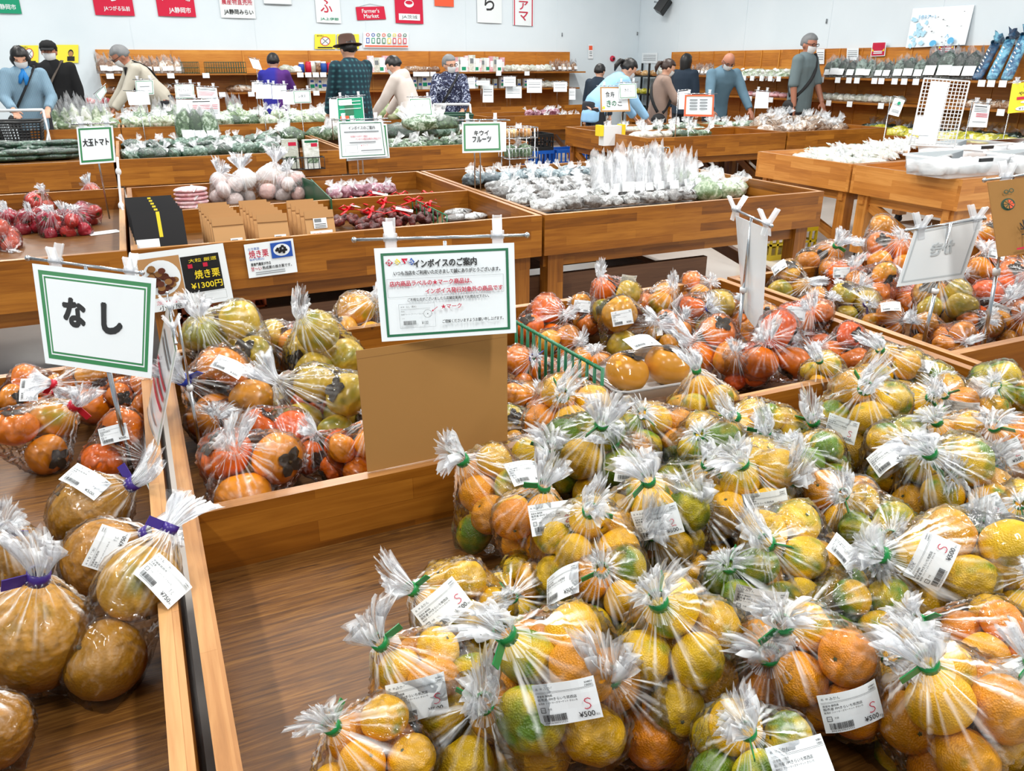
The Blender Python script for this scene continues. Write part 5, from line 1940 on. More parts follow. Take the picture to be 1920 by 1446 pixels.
BN = [
    (-22, 42, 24, CGR, [('JA静岡市', 0.2, 0.10, 0.86, 0.30, WCL)], 'green cloth banner with white lettering, leftmost on the back wall'),
    (177, 254, 28, CRI, [('JAつがる弘前', 0.24, 0.10, 0.90, 0.24, WCL), ('り', 0.4, 0.36, 0.66, 0.62, WCL)], 'red cloth banner with white fruit mark, second from left'),
    (295, 369, 30, CRI, [('JA静岡市', 0.3, 0.07, 0.88, 0.24, WCL), ('市', 0.08, 0.4, 0.26, 0.62, WCL), ('場', 0.72, 0.4, 0.9, 0.62, WCL)], 'red cloth banner with two white corner marks, third from left'),
    (413, 481, 33, WCL, [('農産物直売所', 0.06, 0.36, 0.94, 0.52, RED), ('JA静岡みらい', 0.1, 0.08, 0.94, 0.24, BLK)], 'white cloth banner with red and black lettering'),
    (592, 641, 42, WCL, [('ふ', 0.2, 0.38, 0.66, 0.85, RED), ('JA上伊那', 0.16, 0.08, 0.9, 0.2, CGR)], 'white cloth banner with one big red kana and green lettering'),
    (740, 795, 43, CRI, [], 'crimson cloth banner with white bowl mark and white name strip'),
    (813, 852, 11, ORG, [], 'short orange cloth banner hanging highest'),
    (893, 942, 42, WCL, [('ら', 0.30, 0.42, 0.68, 0.98, BLK)], 'white cloth banner with one big black kana'),
    (960, 1001, 47, WCL, [('マ', 0.28, 0.20, 0.72, 0.56, RED), ('ア', 0.28, 0.64, 0.72, 0.98, RED)], 'white cloth banner with red side borders and red kana'),
    (493, 548, 8, WCL, [], 'white cloth banner mostly above the picture'),
]
for (x0, x1, yb, base, txt, lab) in BN:
    f = Flat(100, 120)
    if base in (CRI, CGR):
        pass
    if 'crimson' in lab:
        f.rect(12, 10, 88, 30, WCL)
        f.text('JA茨城', 22, 13, 78, 26, BLK)
        f.disc(50, 62, 17, 12, WCL).disc(50, 65, 13, 6, CRI).stroke([(44, 78), (48, 100), (54, 100), (56, 78)], 3, WCL)
    if 'side borders' in lab:
        f.rect(4, 0, 9, 120, RED).rect(91, 0, 96, 120, RED)
    if 'red and black' in lab:
        f.rect(0, 68, 100, 120, CGR)
    if 'mostly above' in lab:
        f.rect(0, 0, 100, 3, GRY)
    for (s_, a0, b0, a1, b1, mt) in txt:
        f.text(s_, a0 * 100, b0 * 100, a1 * 100, b1 * 100, mt, 0.03)
    bl, br = on_back(x0 + 2, yb), on_back(x1 - 1, yb + 2)
    w_ = (br - bl).length
    tl, tr = bl + Vector((0, 0, w_ * 1.2)), br + Vector((0, 0, w_ * 1.2))
    g_ = f.mb(quad_map(tl, tr, br, bl, sag=0.012), eps=0.002, thick=0.003, base=base, nu=14, nv=8)
    tag(g_.build('cloth_banner', SM), lab, 'banner', 'cloth banners along the back wall')
# the hanging pennant
t = thing('pennant', 'red pennant with white script hanging from a cord on the back wall', 'banner', on_back(697, 38), group='cloth banners along the back wall')
o_ = Vector(t.location)
f = Flat(100, 45)
f.text("Farmer's", 20, 24, 80, 38, WCL, 0.03).text('Market', 24, 6, 76, 20, WCL, 0.03)
f.mb(quad_map(on_back(667, 13) - o_, on_back(720, 12) - o_, on_back(724, 36) - o_, on_back(670, 38) - o_), eps=0.002, thick=0.004, base=CRI).build('cloth', SM, t)
MB().tube([on_back(668, 13) - o_, on_back(694, 6) - o_, on_back(720, 12) - o_], 0.004, 6).build('cord', M['whitecloth'], t)

M['paperyellow'] = plain('yellow_paper', (244, 226, 60), 0.5)
SY = list(SM)
SY[YEL] = M['paperyellow']
for (x0, y0, x1, y1, k, lab) in ((37, 85, 72, 119, 0, 'yellow poster with a crossed out circle behind the woman in blue'), (105, 84, 147, 118, 1, 'yellow poster with a small capped figure right of the man in black'),
                                 (590, 64, 629, 92, 0, 'yellow poster with a crossed out circle left of the man in the hat'), (632, 64, 673, 92, 1, 'yellow poster half behind the brown hat')):
    f = Flat(140, 110)
    if k == 0:
        f.disc(70, 58, 32, 32, LAM).ring(70, 58, 34, 5, RED).stroke([(50, 80), (92, 38)], 5, GRY).stroke([(92, 80), (50, 38)], 5, GRY)
        f.text('場内禁止', 14, 92, 60, 104, BLK)
        lines(f, 20, 120, (8, ), 8, BLK)
    else:
        f.disc(92, 60, 17, 22, BLK).disc(92, 56, 14, 16, KRF).rect(70, 12, 116, 40, BLK)
    q = [on_back(x0, y0), on_back(x1, y0), on_back(x1, y1), on_back(x0, y1)]
    tag(f.mb(quad_map(*q), eps=0.0015, thick=0.002, base=YEL).build('poster', SY), lab, 'poster')
f = Flat(200, 75)
cs = (RED, BLU, GRN, ORG, CGR, YEL, CRI, DGR)
for k in range(8):
    x = 20 + k * 23
    f.ring(x, 62, 8, 3, cs[k])
    f.rect(x - 7, 22, x + 7, 48, cs[(k * 3 + 1) % 8])
    f.rect(x - 4, 26, x + 4, 44, LAM)
lines(f, 5, 195, (6, ), 7, ORG)
q = [on_back(681, 60), on_back(766, 61), on_back(766, 91), on_back(681, 90)]
sheet('poster', 'white poster with a row of coloured pictures right of the brown hat', 'poster', q, f, eps=0.0015, thick=0.002)
f = Flat(60, 200)
f.rect(8, 120, 52, 180, ORG)
lines(f, 14, 46, (90, 70, 40), 8, GRY)
sheet('leaflet', 'narrow leaflet on the bare wall right of the back shelf', 'leaflet', [on_back(1103, 83), on_back(1112, 83), on_back(1112, 110), on_back(1103, 110)], f, eps=0.0015, thick=0.002)
p = on_back(1148, 110, 0.0)
t = thing('fire_alarm', 'round red fire alarm on the bare wall near the corner', 'alarm', p)
MB().lathe([(0.0, 0.05), (0.03, 0.05), (0.05, 0.03), (0.055, 0.0)], 20, M=Matrix.Rotation(PI / 2, 4, 'X')).build('housing', M['red'], t)
MB().lathe([(0.0, 0.062), (0.02, 0.06), (0.022, 0.05)], 14, M=Matrix.Rotation(PI / 2, 4, 'X')).build('button', M['black'], t)
p = at_x(1243, 10, XW - 0.16)
t = thing('loudspeaker', 'black box loudspeaker bracketed high on the right wall', 'loudspeaker', p, (0.5, 0.35, 0.6))
MB().box(-0.09, 0.09, -0.08, 0.08, -0.14, 0.14).build('cabinet', M['blackplastic'], t)
MB().box(-0.075, 0.075, -0.088, -0.081, -0.125, 0.125).build('grille', M['black'], t)
MB().tube([(0, 0.08, 0), (0.02, 0.2, -0.02)], 0.015, 8).build('bracket', M['steel'], t)
for k, (px, py, lab) in enumerate(((1054, 68, 'small wall hook on the back wall'), (1195, 66, 'small wall hook by the room corner'), (1549, 44, 'small wall hook on the right wall'))):
    p = on_back(px, py, 0.012) if k < 2 else at_x(px, py, XW - 0.012)
    tag(MB().tube([p, p + Vector((0, 0, 0.06))], 0.01, 8).build('wall_hook', M['grey']), lab, 'hook')
# ------------------------------------------------------------------ produce on the tables farther back
def ico(sub):
    bm = bmesh.new()
    bmesh.ops.create_icosphere(bm, subdivisions=sub, radius=1.0)
    vs = [v.co.copy() for v in bm.verts]
    fs = [tuple(v.index for v in f.verts) for f in bm.faces]
    bm.free()
    return vs, fs


ICO2, ICO3 = ico(2), ico(3)


def lump(m, c, r, seed, amp=0.18, fq=2.2, mat=0, src=None, flat=0.6):
    """a lumpy parcel resting on z = c.z"""
    vs, fs = src or ICO3
    c, r = Vector(c), Vector(r)
    out = []
    for p in vs:
        k = 1 + amp * noise.noise(p * fq + Vector((seed * 3.1, seed, 0))) + amp * 0.4 * noise.noise(p * fq * 3 + Vector((0, seed, 7)))
        z = p.z * k
        if z < -flat:
            z = -flat - (z + flat) * 0.1
        out.append(Vector((p.x * k * r.x, p.y * k * r.y, (z + flat) * r.z)) + c)
    m.add(out, fs, mat, True)
    return m


def tuft(m, c, d, L, r, seed, mat=1, seg=14):
    """a gathered bag end"""
    c, d = Vector(c), Vector(d).normalized()
    F4 = frame_from_z(d, Vector((1, 0.2, 0.1)))
    vs, fs = [], []
    for i in range(5):
        t = i / 4
        for k in range(seg):
            an = 2 * PI * k / seg
            rr = r * (0.25 + 0.75 * t) * (1 + 0.35 * math.sin(5 * an + seed) * t) if i else r * 0.9
            vs.append(c + F4.to_3x3() @ Vector((rr * math.cos(an) * 1.3, rr * math.sin(an) * 0.7, L * t + 0.1 * L * math.sin(3 * an + seed) * t)))
    for i in range(4):
        for k in range(seg):
            fs.append((i * seg + k, i * seg + (k + 1) % seg, (i + 1) * seg + (k + 1) % seg, (i + 1) * seg + k))
    return m.add(vs, fs, mat, True)


def gat(me, v=0.5):
    a = me.attributes.new('gather', 'FLOAT', 'POINT')
    a.data.foreach_set('value', [v + 0.3 * math.sin(i * 1.7) for i in range(len(me.vertices))])
    return me


def mk_lump(name, mat, r, n=3, amp=0.2, tf=True, lab=True):
    out = []
    for s in range(n):
        m = MB()
        lump(m, (0, 0, 0), r, s + 1 + len(name), amp)
        if tf:
            a = s * 2.1
            tuft(m, (r[0] * 0.55 * math.cos(a), r[1] * 0.55 * math.sin(a), r[2] * 1.25), (0.6 * math.cos(a), 0.6 * math.sin(a), 0.8), max(r) * 0.8, max(r) * 0.32, s)
        if lab:
            m.boxm(Matrix.Translation((r[0] * 0.1, -r[1] * 0.62, r[2] * 1.18)) @ Euler((0.75, 0.1, s - 1)).to_matrix().to_4x4(), max(r) * 0.62, max(r) * 0.42, 0.003, 2)
        out.append(gat(m.mesh(name, [M[mat], M['tuft'], M['white']])))
    return out


def mk_bundle(name, mat, n, L, r, bend=0.15, var=3, film=True, tip=None):
    """long vegetables lying side by side in one bag, along local x"""
    out = []
    for s in range(var):
        g = random.Random(s + L * 100)
        m = MB()
        for k in range(n):
            y = (k % 3 - 1) * r * 1.8 + g.uniform(-0.2, 0.2) * r
            z = r + (k // 3) * r * 1.7
            b_ = g.uniform(-bend, bend) * L
            pts = [(-L / 2 + L * t / 6, y + b_ * math.sin(PI * t / 6), z) for t in range(7)]
            m.tube(pts, [r * 0.45, r * 0.9, r, r * 1.02, r, r * 0.9, r * 0.4], 8, 0)
        if tip:
            for k in range(4):
                lump(m, (L * 0.5, (k - 1.5) * r, r * 0.4), (r * 1.6, r * 0.8, r * 0.8), k + s, 0.3, mat=3, src=ICO2)
        if film:
            tuft(m, (-L / 2, 0, r * 1.6), (-1, 0.1, 0.4), L * 0.18, r * 1.4, s)
        m.boxm(Matrix.Translation((g.uniform(-0.2, 0.2) * L, -r * 1.2, r * 2.9)) @ Euler((0.6, 0, g.uniform(-0.4, 0.4))).to_matrix().to_4x4(), 0.05, 0.035, 0.002, 2)
        out.append(gat(m.mesh(name, [M[mat], M['tuft'], M['white'], M[tip] if tip else M['p_green']])))
    return out


def mk_tall(name, mat, w, h, fill=0.45, var=3, film='haze'):
    """upright clear bag, filled at the bottom and empty above"""
    out = []
    for s in range(var):
        m = MB()
        lump(m, (0, 0, 0), (w * 0.46, w * 0.3, h * fill * 0.62), s + 3, 0.15)
        seg, nr = 20, 7
        vs, fs = [], []
        for i in range(nr):
            t = i / (nr - 1)
            for k in range(seg):
                an = 2 * PI * k / seg
                q = 1 - 0.30 * t + 0.16 * math.sin(4 * an + s + t * 3) * (0.3 + t) + 0.10 * math.sin(9 * an + 2 * s) * t
                th = (1 - 0.62 * t)
                vs.append((w * 0.52 * q * math.cos(an) + 0.012 * math.sin(s + t * 3), w * 0.36 * th * math.sin(an) * q, 0.004 + h * t * (1 + 0.10 * math.sin(3 * an + s) * t + 0.07 * math.sin(7 * an + 2 * s) * t)))
        for i in range(nr - 1):
            for k in range(seg):
                fs.append((i * seg + k, i * seg + (k + 1) % seg, (i + 1) * seg + (k + 1) % seg, (i + 1) * seg + k))
        m.add(vs, fs, 1, True)
        m.boxm(Matrix.Translation((0.1 * w, -w * 0.36, h * 0.3)) @ Euler((1.3, 0, 0.1)).to_matrix().to_4x4(), w * 0.55, w * 0.4, 0.002, 2)
        out.append(gat(m.mesh(name, [M[mat], M[film], M['white']]), 0.35))
    return out


def mk_box(name, mats, sx, sy, sz, lean=0.0, face=None):
    m = MB()
    R = Matrix.Rotation(lean, 4, 'X')
    m.boxm(R @ Matrix.Translation((0, 0, sz / 2)), sx, sy, sz)
    if face:
        for (x0, x1, z0, z1, mt) in face:
            m.boxm(R @ Matrix.Translation(((x0 + x1) / 2 * sx, -sy / 2 - 0.0006, (z0 + z1) / 2 * sz)), (x1 - x0) * sx, 0.001, (z1 - z0) * sz, mt)
    return m.mesh(name, mats)


def in_bin(p, mg=0.11):
    """keep a thing inside the boards of the nearest table bin (and off its dividers)"""
    best = min(BINS, key=lambda q: max(q[0] - p.x, p.x - q[1], 0) ** 2 + max(q[2] - p.y, p.y - q[3], 0) ** 2)
    x0, x1, y0, y1 = best
    if max(x0 - p.x, p.x - x1, y0 - p.y, p.y - y1) > 2.5:
        return p
    return Vector((min(max(p.x, x0 + mg), x1 - mg), min(max(p.y, y0 + mg), y1 - mg), p.z))


def row(name, cat, desc, rowname, place, meshes, p0, p1, n, z, jit=0.012, rot=0.5, rot0=0.0, s=1.0, sj=0.1, group=None, tail=None, lean=0.0):
    """n things along a line of the table, left to right"""
    a, b_ = at_z(*p0, z), at_z(*p1, z)
    for k in range(n):
        t = (k + 0.5) / n
        p = in_bin(a.lerp(b_, t))
        me = meshes[(k * 7 + int(z * 100) + n) % len(meshes)] if len(meshes) > 1 else meshes[0]
        o = bpy.data.objects.new(name, me)
        o.location = (p.x + random.uniform(-jit, jit), p.y + random.uniform(-jit, jit), p.z)
        o.rotation_euler = (lean, 0, rot0 + random.uniform(-rot, rot))
        q = s * random.uniform(1 - sj, 1 + sj)
        o.scale = (q, q, q)
        COL.objects.link(o)
        lb = (f'{desc}, {ORD[k + 1]} from left, {rowname} of {place}' if n > 1 else f'{desc}, {rowname} of {place}')
        tag(o, lb, cat, group or f'{desc} on {place}')


# --- tomatoes (left middle table)
BAGS['tomato'] = [bag_variant('tomato', n, 0.031, (1.1, 1.0, 0.8), 1.1, 90 + i, tuft=0.03) for i, n in enumerate((4, 5, 3))]
PALETTE['tomato'] = [((186, 34, 56), 0.0), ((206, 60, 56), 0.05), ((178, 30, 60), 0.0)]
PALETTE['tomato2'] = [((224, 96, 70), 0.2), ((214, 70, 60), 0.1)]
for (lb, cx, cy, r, nx, ny, pl) in (
        ('bag of large red tomatoes standing at the back near the table edge', 174, 374, 28, 165, 345, 'tomato2'),
        ('pointed clear bag of pinkish tomatoes behind the red ones', 72, 388, 28, 78, 358, 'tomato2'),
        ('bag of dark red tomatoes at the left end of the front row', 18, 416, 28, 10, 396, 'tomato'),
        ('bag of dark red tomatoes, second in the front row of tomatoes', 52, 420, 28, 55, 398, 'tomato'),
        ('bag of dark red tomatoes in the centre of the tomatoes', 98, 424, 30, 95, 398, 'tomato'),
        ('bag of dark red tomatoes behind the centre one', 85, 405, 26, 90, 392, 'tomato'),
        ('bag of dark red tomatoes at the right end of the front row', 140, 424, 28, 140, 395, 'tomato'),
        ('bag of red tomatoes behind the right end bag', 160, 406, 27, 140, 395, 'tomato'),
        ('bag of dark red tomatoes between the centre and right end bags', 122, 408, 25, 118, 394, 'tomato'),
        ('bag of orange red tomatoes cut by the left edge in front', 5, 448, 36, 20, 470, 'tomato2')):
    place_bag('tomato', lb, cx, cy, r, nx, ny, pl, 0.645, tie='tuft', name='tomato_bag', smin=0.7, smax=1.5)
p = at_z(195, 436, 0.602)
tag(MB().boxm(Matrix.Translation(p) @ Matrix.Rotation(0.3, 4, 'Z'), 0.15, 0.09, 0.001).build('price_card', M['white']), 'white price card lying flat on the tomato table floor', 'card')
t = thing('cord', 'white knotted plastic cord hanging beside the tomato sign', 'cord', at_d(222, 318, 4.1))
o_ = Vector(t.location)
MB().tube([at_d(220, 295, 4.1) - o_, at_d(223, 340, 4.1) - o_, at_d(227, 385, 4.1) - o_, at_d(232, 398, 4.05) - o_], 0.006, 6).build('strand', M['whitecloth'], t)
for (px, py) in ((222, 322), (227, 386)):
    MB().ball(at_d(px, py, 4.1) - o_, (0.014, 0.014, 0.02)).build('knot', M['whitecloth'], t)

# --- chestnut table: packets
BW = [M['blackbox'], M['white'], M['yellow_'] if 'yellow_' in M else M['yellow'], M['chestnut']]
blackpack = mk_box('black_packet', BW, 0.20, 0.035, 0.25, -0.25, [(-0.48, -0.04, 0.36, 0.54, 1), (-0.02, 0.05, 0.56, 0.98, 2), (-0.40, -0.1, 0.16, 0.30, 3), (0.0, 0.4, 0.26, 0.30, 2)])
for k in range(6):
    x = at_z(300, 450, 0.64).x
    o = put('chestnut_packet', blackpack, loc=(x - 0.004 * k, 3.60 + 0.085 * k, 0.602))
    tag(o, f'black printed chestnut packet, {ORD[k + 1]} from the front board, left of the kraft bags', 'packet', 'black chestnut packets')


def kraft_bag(x, y, label, big=0.0, lab='plain'):
    t = thing('kraft_bag', label, 'paper bag', (x, y, 0.602), (-0.18, 0, random.uniform(-0.06, 0.06)), 'kraft paper chestnut bags')
    bb = put('bag_body', KB[0], t)
    put('folded_top', KB[1], t)
    put('price_label', KB[2 if lab == 'plain' else 3], bb)
    if lab != 'plain':
        put('picture_card', KB[4], bb)


_m = MB()
_m.add([(-0.065, -0.028, 0), (0.065, -0.028, 0), (0.065, 0.028, 0), (-0.065, 0.028, 0), (-0.065, -0.004, 0.20), (0.065, -0.004, 0.20), (0.065, 0.004, 0.20), (-0.065, 0.004, 0.20)],
       [(0, 1, 5, 4), (1, 2, 6, 5), (2, 3, 7, 6), (3, 0, 4, 7), (4, 5, 6, 7), (3, 2, 1, 0)])
_f = Flat(50, 26)
lines(_f, 4, 30, (18, 12), 2, 1)
_f.text('焼き栗', 26, 5, 46, 12, 1, 0.02)
lf = lambda x0, z0, w, h: (lambda u, v, d: Vector((x0 + u * w, -0.031 + 0.022 * ((z0 + v * h) / 0.20) - d, z0 + v * h)))
_g = Flat(50, 40)
_g.rect(4, 24, 30, 38, 2)
lines(_g, 4, 46, (16, 10, 4), 2, 1)
_pc = Flat(80, 70)
_pc.text('焼き栗', 8, 50, 40, 62, 2)
for _k in range(12):
    _pc.disc(24 + (_k * 17) % 44, 10 + (_k * 11) % 28, 7, 6, 3, 8)
KB = [_m.mesh('kraft_bag', [M['kraft']]),
      MB().boxm(Matrix.Translation((0, -0.0075, 0.187)) @ Matrix.Rotation(-0.15, 4, 'X'), 0.13, 0.004, 0.035).mesh('kraft_fold', [M['kraft2']]),
      _f.mb(lf(0.0, 0.085, 0.05, 0.028), eps=0.0005).mesh('kraft_label', [M['white'], M['black']]),
      _g.mb(lf(-0.03, 0.125, 0.06, 0.045), eps=0.0005).mesh('kraft_label', [M['white'], M['black'], M['grey']]),
      _pc.mb(lf(-0.05, 0.04, 0.1, 0.075), eps=0.0005).mesh('kraft_card', [M['white'], M['black'], M['red'], M['photo_brown']])]
for c_, (px, nm, lab, n) in enumerate(((412, 'left', 'plain', 6), (492, 'middle', 'plain', 6), (582, 'right picture', 'card', 5))):
    x = at_z(px, 440, 0.66).x
    for k in range(n):
        kraft_bag(x + 0.01 - 0.004 * k, 3.59 + 0.085 * k, f'kraft paper bag, {ORD[k + 1]} from the front board in the {nm} column', lab=lab)

# netted chestnuts with red ribbons
def chestnut_mesh(s):
    m = MB()
    g = random.Random(s)
    for k in range(26):
        a, q = g.uniform(0, 6.28), math.sqrt(g.random())
        z = 0.02 + 0.075 * g.random() * (1 - q * 0.7)
        m.ball((0.095 * q * math.cos(a), 0.07 * q * math.sin(a), z), (0.021, 0.019, 0.017), 0, 9, 6)
    return fused(m, 'netted_chestnuts', M['chestnut'], 0.006)


CN = [chestnut_mesh(s) for s in range(3)]
_m = MB()
for sg in (-1, 1):
    _m.tube([(0, 0, 0), (sg * 0.03, 0.0, 0.02), (sg * 0.055, 0.01, 0.005), (sg * 0.03, 0.0, -0.006), (0, 0, 0)], 0.009, 6, flat=0.3)
    _m.tube([(0, 0, 0), (sg * 0.04, -0.02, -0.01), (sg * 0.08, -0.03, -0.02)], 0.008, 6, flat=0.3)
_m.ball((0, 0, 0), 0.012)
BOW = _m.mesh('ribbon', [M['redribbon']])
for k, (px, py, lab) in enumerate(((648, 418, 'at the left end in front'), (690, 424, 'in the front middle'), (665, 400, 'at the left end behind'), (715, 405, 'below the flat price slips'), (745, 420, 'front, next to the green wire divider'),
                                   (770, 400, 'behind the green wire divider end'), (700, 388, 'rearmost at the left'), (745, 390, 'rearmost in the middle'), (800, 412, 'right of the green wire divider front'), (800, 388, 'rearmost at the right'))):
    p = at_z(px, py, 0.625)
    t = thing('netted_chestnuts', 'net bag of dark chestnuts with red ribbon, ' + lab, 'bag of chestnuts', (p.x, p.y, 0.603), random.uniform(-1, 1), 'netted chestnuts on the middle table')
    put('chestnuts', CN[k % 3], t)
    put('ribbon', BOW, t, loc=(0.02, -0.01, 0.098))
    if k % 2 == 0:
        MB().boxm(Matrix.Translation((0.06, -0.02, 0.105)) @ Euler((0.3, 0.2, 0.5)).to_matrix().to_4x4(), 0.09, 0.03, 0.001).build('price_slip', M['white'], t)


def wire_fence(label, a, b_, z0, z1, n, mat='greenwire', r=0.0035, solid=False):
    a, b_ = Vector(a), Vector(b_)
    t = thing('wire_divider', label, 'divider', (a.x, a.y, z0))
    d = Vector((b_.x - a.x, b_.y - a.y, 0))
    q = MB()
    for z in ((0, z1 - z0) if not solid else (0, (z1 - z0) * 0.5, z1 - z0)):
        q.tube([Vector((0, 0, z)), d + Vector((0, 0, z))], r, 6)
    q.build('rail', M[mat], t)
    for k in range(n + 1):
        p = d * (k / n)
        MB().tube([p, p + Vector((0, 0, (z1 - z0) * 1.02))], r * 0.9, 6).build('wire', M[mat], t)
    return t


fa = at_z(968, 604, 0.80)
fb = at_z(1130, 694, 0.80)
wire_fence('dark green coated wire fence between the two persimmon heaps', (fa.x, fa.y, 0), (fb.x, fb.y, 0), 0.60, 0.80, 13, r=0.0048)
p0, p1 = at_z(766, 372, 0.69), at_z(838, 408, 0.69)
wire_fence('small green wire divider between netted chestnuts and silvery packs', (p0.x, p0.y, 0), (p1.x, p1.y, 0), 0.60, 0.70, 9)
for k, (x0, y0, x1, y1, lab) in enumerate(((550, 330, 590, 352, 'dark green plastic divider sheet behind the kraft bags, left one'), (584, 340, 622, 385, 'dark green plastic divider sheet right of the kraft bags'))):
    a, b_ = at_z(x0, y0 + 6, 0.70), at_z(x1, y1, 0.70)
    tag(MB().bar((a.x, a.y, 0.67), (b_.x, b_.y, 0.67), 0.006, 0.13).build('divider_sheet', M['greenpl']), lab, 'divider')
SILV = mk_lump('silvery_packet', 'p_mush', (0.085, 0.05, 0.022), 3, 0.1, False)
FR = 'front row'
row('silvery_packet', 'packet', 'flat silvery packet', 'near row', 'the chestnut bin', SILV, (845, 415), (955, 402), 4, 0.605, rot0=0.2, rot=0.2)
row('silvery_packet', 'packet', 'flat silvery packet', 'rear row', 'the chestnut bin', SILV, (830, 398), (930, 389), 4, 0.605, rot0=0.2, rot=0.2)
# rear half of the chestnut table
PINKP = mk_lump('pink_packet', 'p_pink', (0.10, 0.075, 0.02), 2, 0.06, False)
for k in range(5):
    p = at_z(362, 390, 0.60)
    o = put('pink_packet', PINKP[k % 2], loc=(p.x, p.y, 0.602 + 0.024 * k))
    tag(o, f'flat pink sliced packet, {ORD[k + 1]} from below in the small stack', 'packet', 'stack of pink packets')
PALETTE['pinkmeat'] = [((244, 222, 218), 0.0), ((240, 196, 188), 0.0), ((246, 232, 228), 0.0)]
BAGS['clear'] = [bag_variant('tomato', 6, 0.042, (1.2, 1.0, 0.8), 1.45, 120 + i, tuft=0.09) for i in range(2)]
for v_ in BAGS['clear']:
    v_['film'].materials[0] = M['milky']
for (lb, cx, cy, r, nx, ny) in (('large milky bag with pink contents, left of four behind the kraft bags', 425, 358, 34, 415, 326), ('large milky bag with pink contents, second of four behind the kraft bags', 462, 352, 36, 452, 318),
                                ('large milky bag with tall tip, third of four behind the kraft bags', 505, 350, 36, 515, 305), ('large milky bag with pink contents, right of four behind the kraft bags', 545, 352, 30, 540, 322)):
    place_bag('clear', lb, cx, cy, r, nx, ny, 'pinkmeat', 0.67, tie='tuft', name='clear_bag', cat='bag', smin=0.6, smax=1.6)
ONI = mk_lump('red_onion_bag', 'p_purple', (0.06, 0.05, 0.045), 3, 0.25)
row('onion_bag', 'bag of onions', 'small bag of red onions', 'front row', 'the rear chestnut bin', ONI, (618, 372), (735, 360), 6, 0.605)
row('onion_bag', 'bag of onions', 'small bag of red onions', 'rear row', 'the rear chestnut bin', ONI, (606, 358), (700, 350), 5, 0.605)

# --- mushroom packs and tall bags (right middle table)
MU = mk_lump('mushroom_pack', 'p_mush', (0.075, 0.06, 0.042), 4, 0.28)
MUB = mk_lump('dark_mushroom_pack', 'p_blue', (0.08, 0.062, 0.05), 4, 0.3)
for rn, p0, p1, n in (('rearmost row', (842, 322), (1088, 303), 9), ('second row from the back', (848, 334), (1088, 320), 9), ('third row from the back', (872, 347), (1092, 333), 8)):
    row('mushroom_pack', 'mushroom pack', 'blue grey mushroom pack', rn, 'the silvery bin', MUB, p0, p1, n, 0.625, rot=1.5)
for rn, p0, p1, n in (('fourth row from the front', (912, 360), (1105, 346), 7), ('third row from the front', (930, 371), (1112, 358), 7), ('second row from the front', (958, 384), (1135, 371), 7), ('front row', (1000, 396), (1300, 373), 11)):
    row('mushroom_pack', 'mushroom pack', 'pale grey mushroom pack', rn, 'the silvery bin', MU, p0, p1, n, 0.615, rot=1.5)
TALL = mk_tall('tall_clear_bag', 'p_mush', 0.14, 0.235, 0.3)
row('tall_bag', 'bag', 'tall clear bag', 'front row', 'the silvery bin', TALL, (1112, 374), (1300, 360), 9, 0.605, rot=0.4)
row('tall_bag', 'bag', 'tall clear bag', 'middle row', 'the silvery bin', TALL, (1108, 361), (1300, 347), 9, 0.605, rot=0.4)
row('tall_bag', 'bag', 'tall clear bag', 'rear row', 'the silvery bin', TALL, (1112, 346), (1290, 333), 8, 0.605, rot=0.4)
CAB = mk_lump('cabbage_bag', 'p_pale', (0.10, 0.085, 0.07), 3, 0.18)
row('cabbage_bag', 'bag of cabbage', 'wrapped pale cabbage', 'front row', 'the silvery bin', CAB, (1312, 374), (1478, 358), 6, 0.605)
row('cabbage_bag', 'bag of cabbage', 'wrapped pale cabbage', 'middle row', 'the silvery bin', CAB, (1306, 358), (1462, 344), 6, 0.605)
row('cabbage_bag', 'bag of cabbage', 'wrapped pale cabbage', 'rear row', 'the silvery bin', CAB, (1310, 344), (1420, 334), 5, 0.615)

# --- cucumbers and other greens (far row)
CUKE = mk_bundle('cucumber_bag', 'p_cuke', 5, 0.26, 0.021)
for rn, y, z in (('front row', 304, 0.61), ('second row', 294, 0.63), ('third row', 284, 0.66), ('rear row', 275, 0.67)):
    row('cucumber_bag', 'bag of cucumbers', 'bag of long dark cucumbers', rn, 'the far left bin', CUKE, (-30, y), (138, y - 8), 6, z, rot=0.35, rot0=0.1, s=1.15)
AUB = mk_lump('dark_vegetable_bag', 'p_cuke', (0.09, 0.07, 0.06), 4, 0.25)
AUB2 = mk_bundle('dark_cucumber_bag', 'p_dark', 4, 0.22, 0.024)
row('cucumber_bag', 'bag of cucumbers', 'shiny dark cucumber bag', 'front row', 'the far middle bin', AUB, (212, 303), (520, 284), 13, 0.62, rot=1.0)
row('cucumber_bag', 'bag of cucumbers', 'shiny dark cucumber bag', 'second row', 'the far middle bin', AUB2, (212, 292), (520, 275), 12, 0.65, rot=0.7, rot0=1.2)
row('cucumber_bag', 'bag of cucumbers', 'shiny dark cucumber bag', 'third row', 'the far middle bin', AUB, (212, 283), (510, 268), 11, 0.66, rot=1.0)
BEAN = mk_tall('tall_bean_bag', 'p_green', 0.20, 0.34, 0.95, 3)
row('bean_bag', 'bag of beans', 'tall upright bag of green beans', 'rear row', 'the far middle bin', BEAN, (338, 268), (398, 264), 3, 0.66, rot=0.2)
GRN_ = mk_lump('greens_bag', 'p_green', (0.13, 0.09, 0.08), 4, 0.25)
PALE_ = mk_lump('pale_greens_bag', 'p_pale', (0.12, 0.09, 0.08), 4, 0.28)
row('greens_bag', 'bag of greens', 'wrapped leafy greens', 'front row', 'the far middle bin end', GRN_, (498, 268), (632, 258), 5, 0.66)
row('greens_bag', 'bag of greens', 'wrapped leafy greens', 'second row', 'the far middle bin end', GRN_, (510, 252), (635, 244), 5, 0.68)
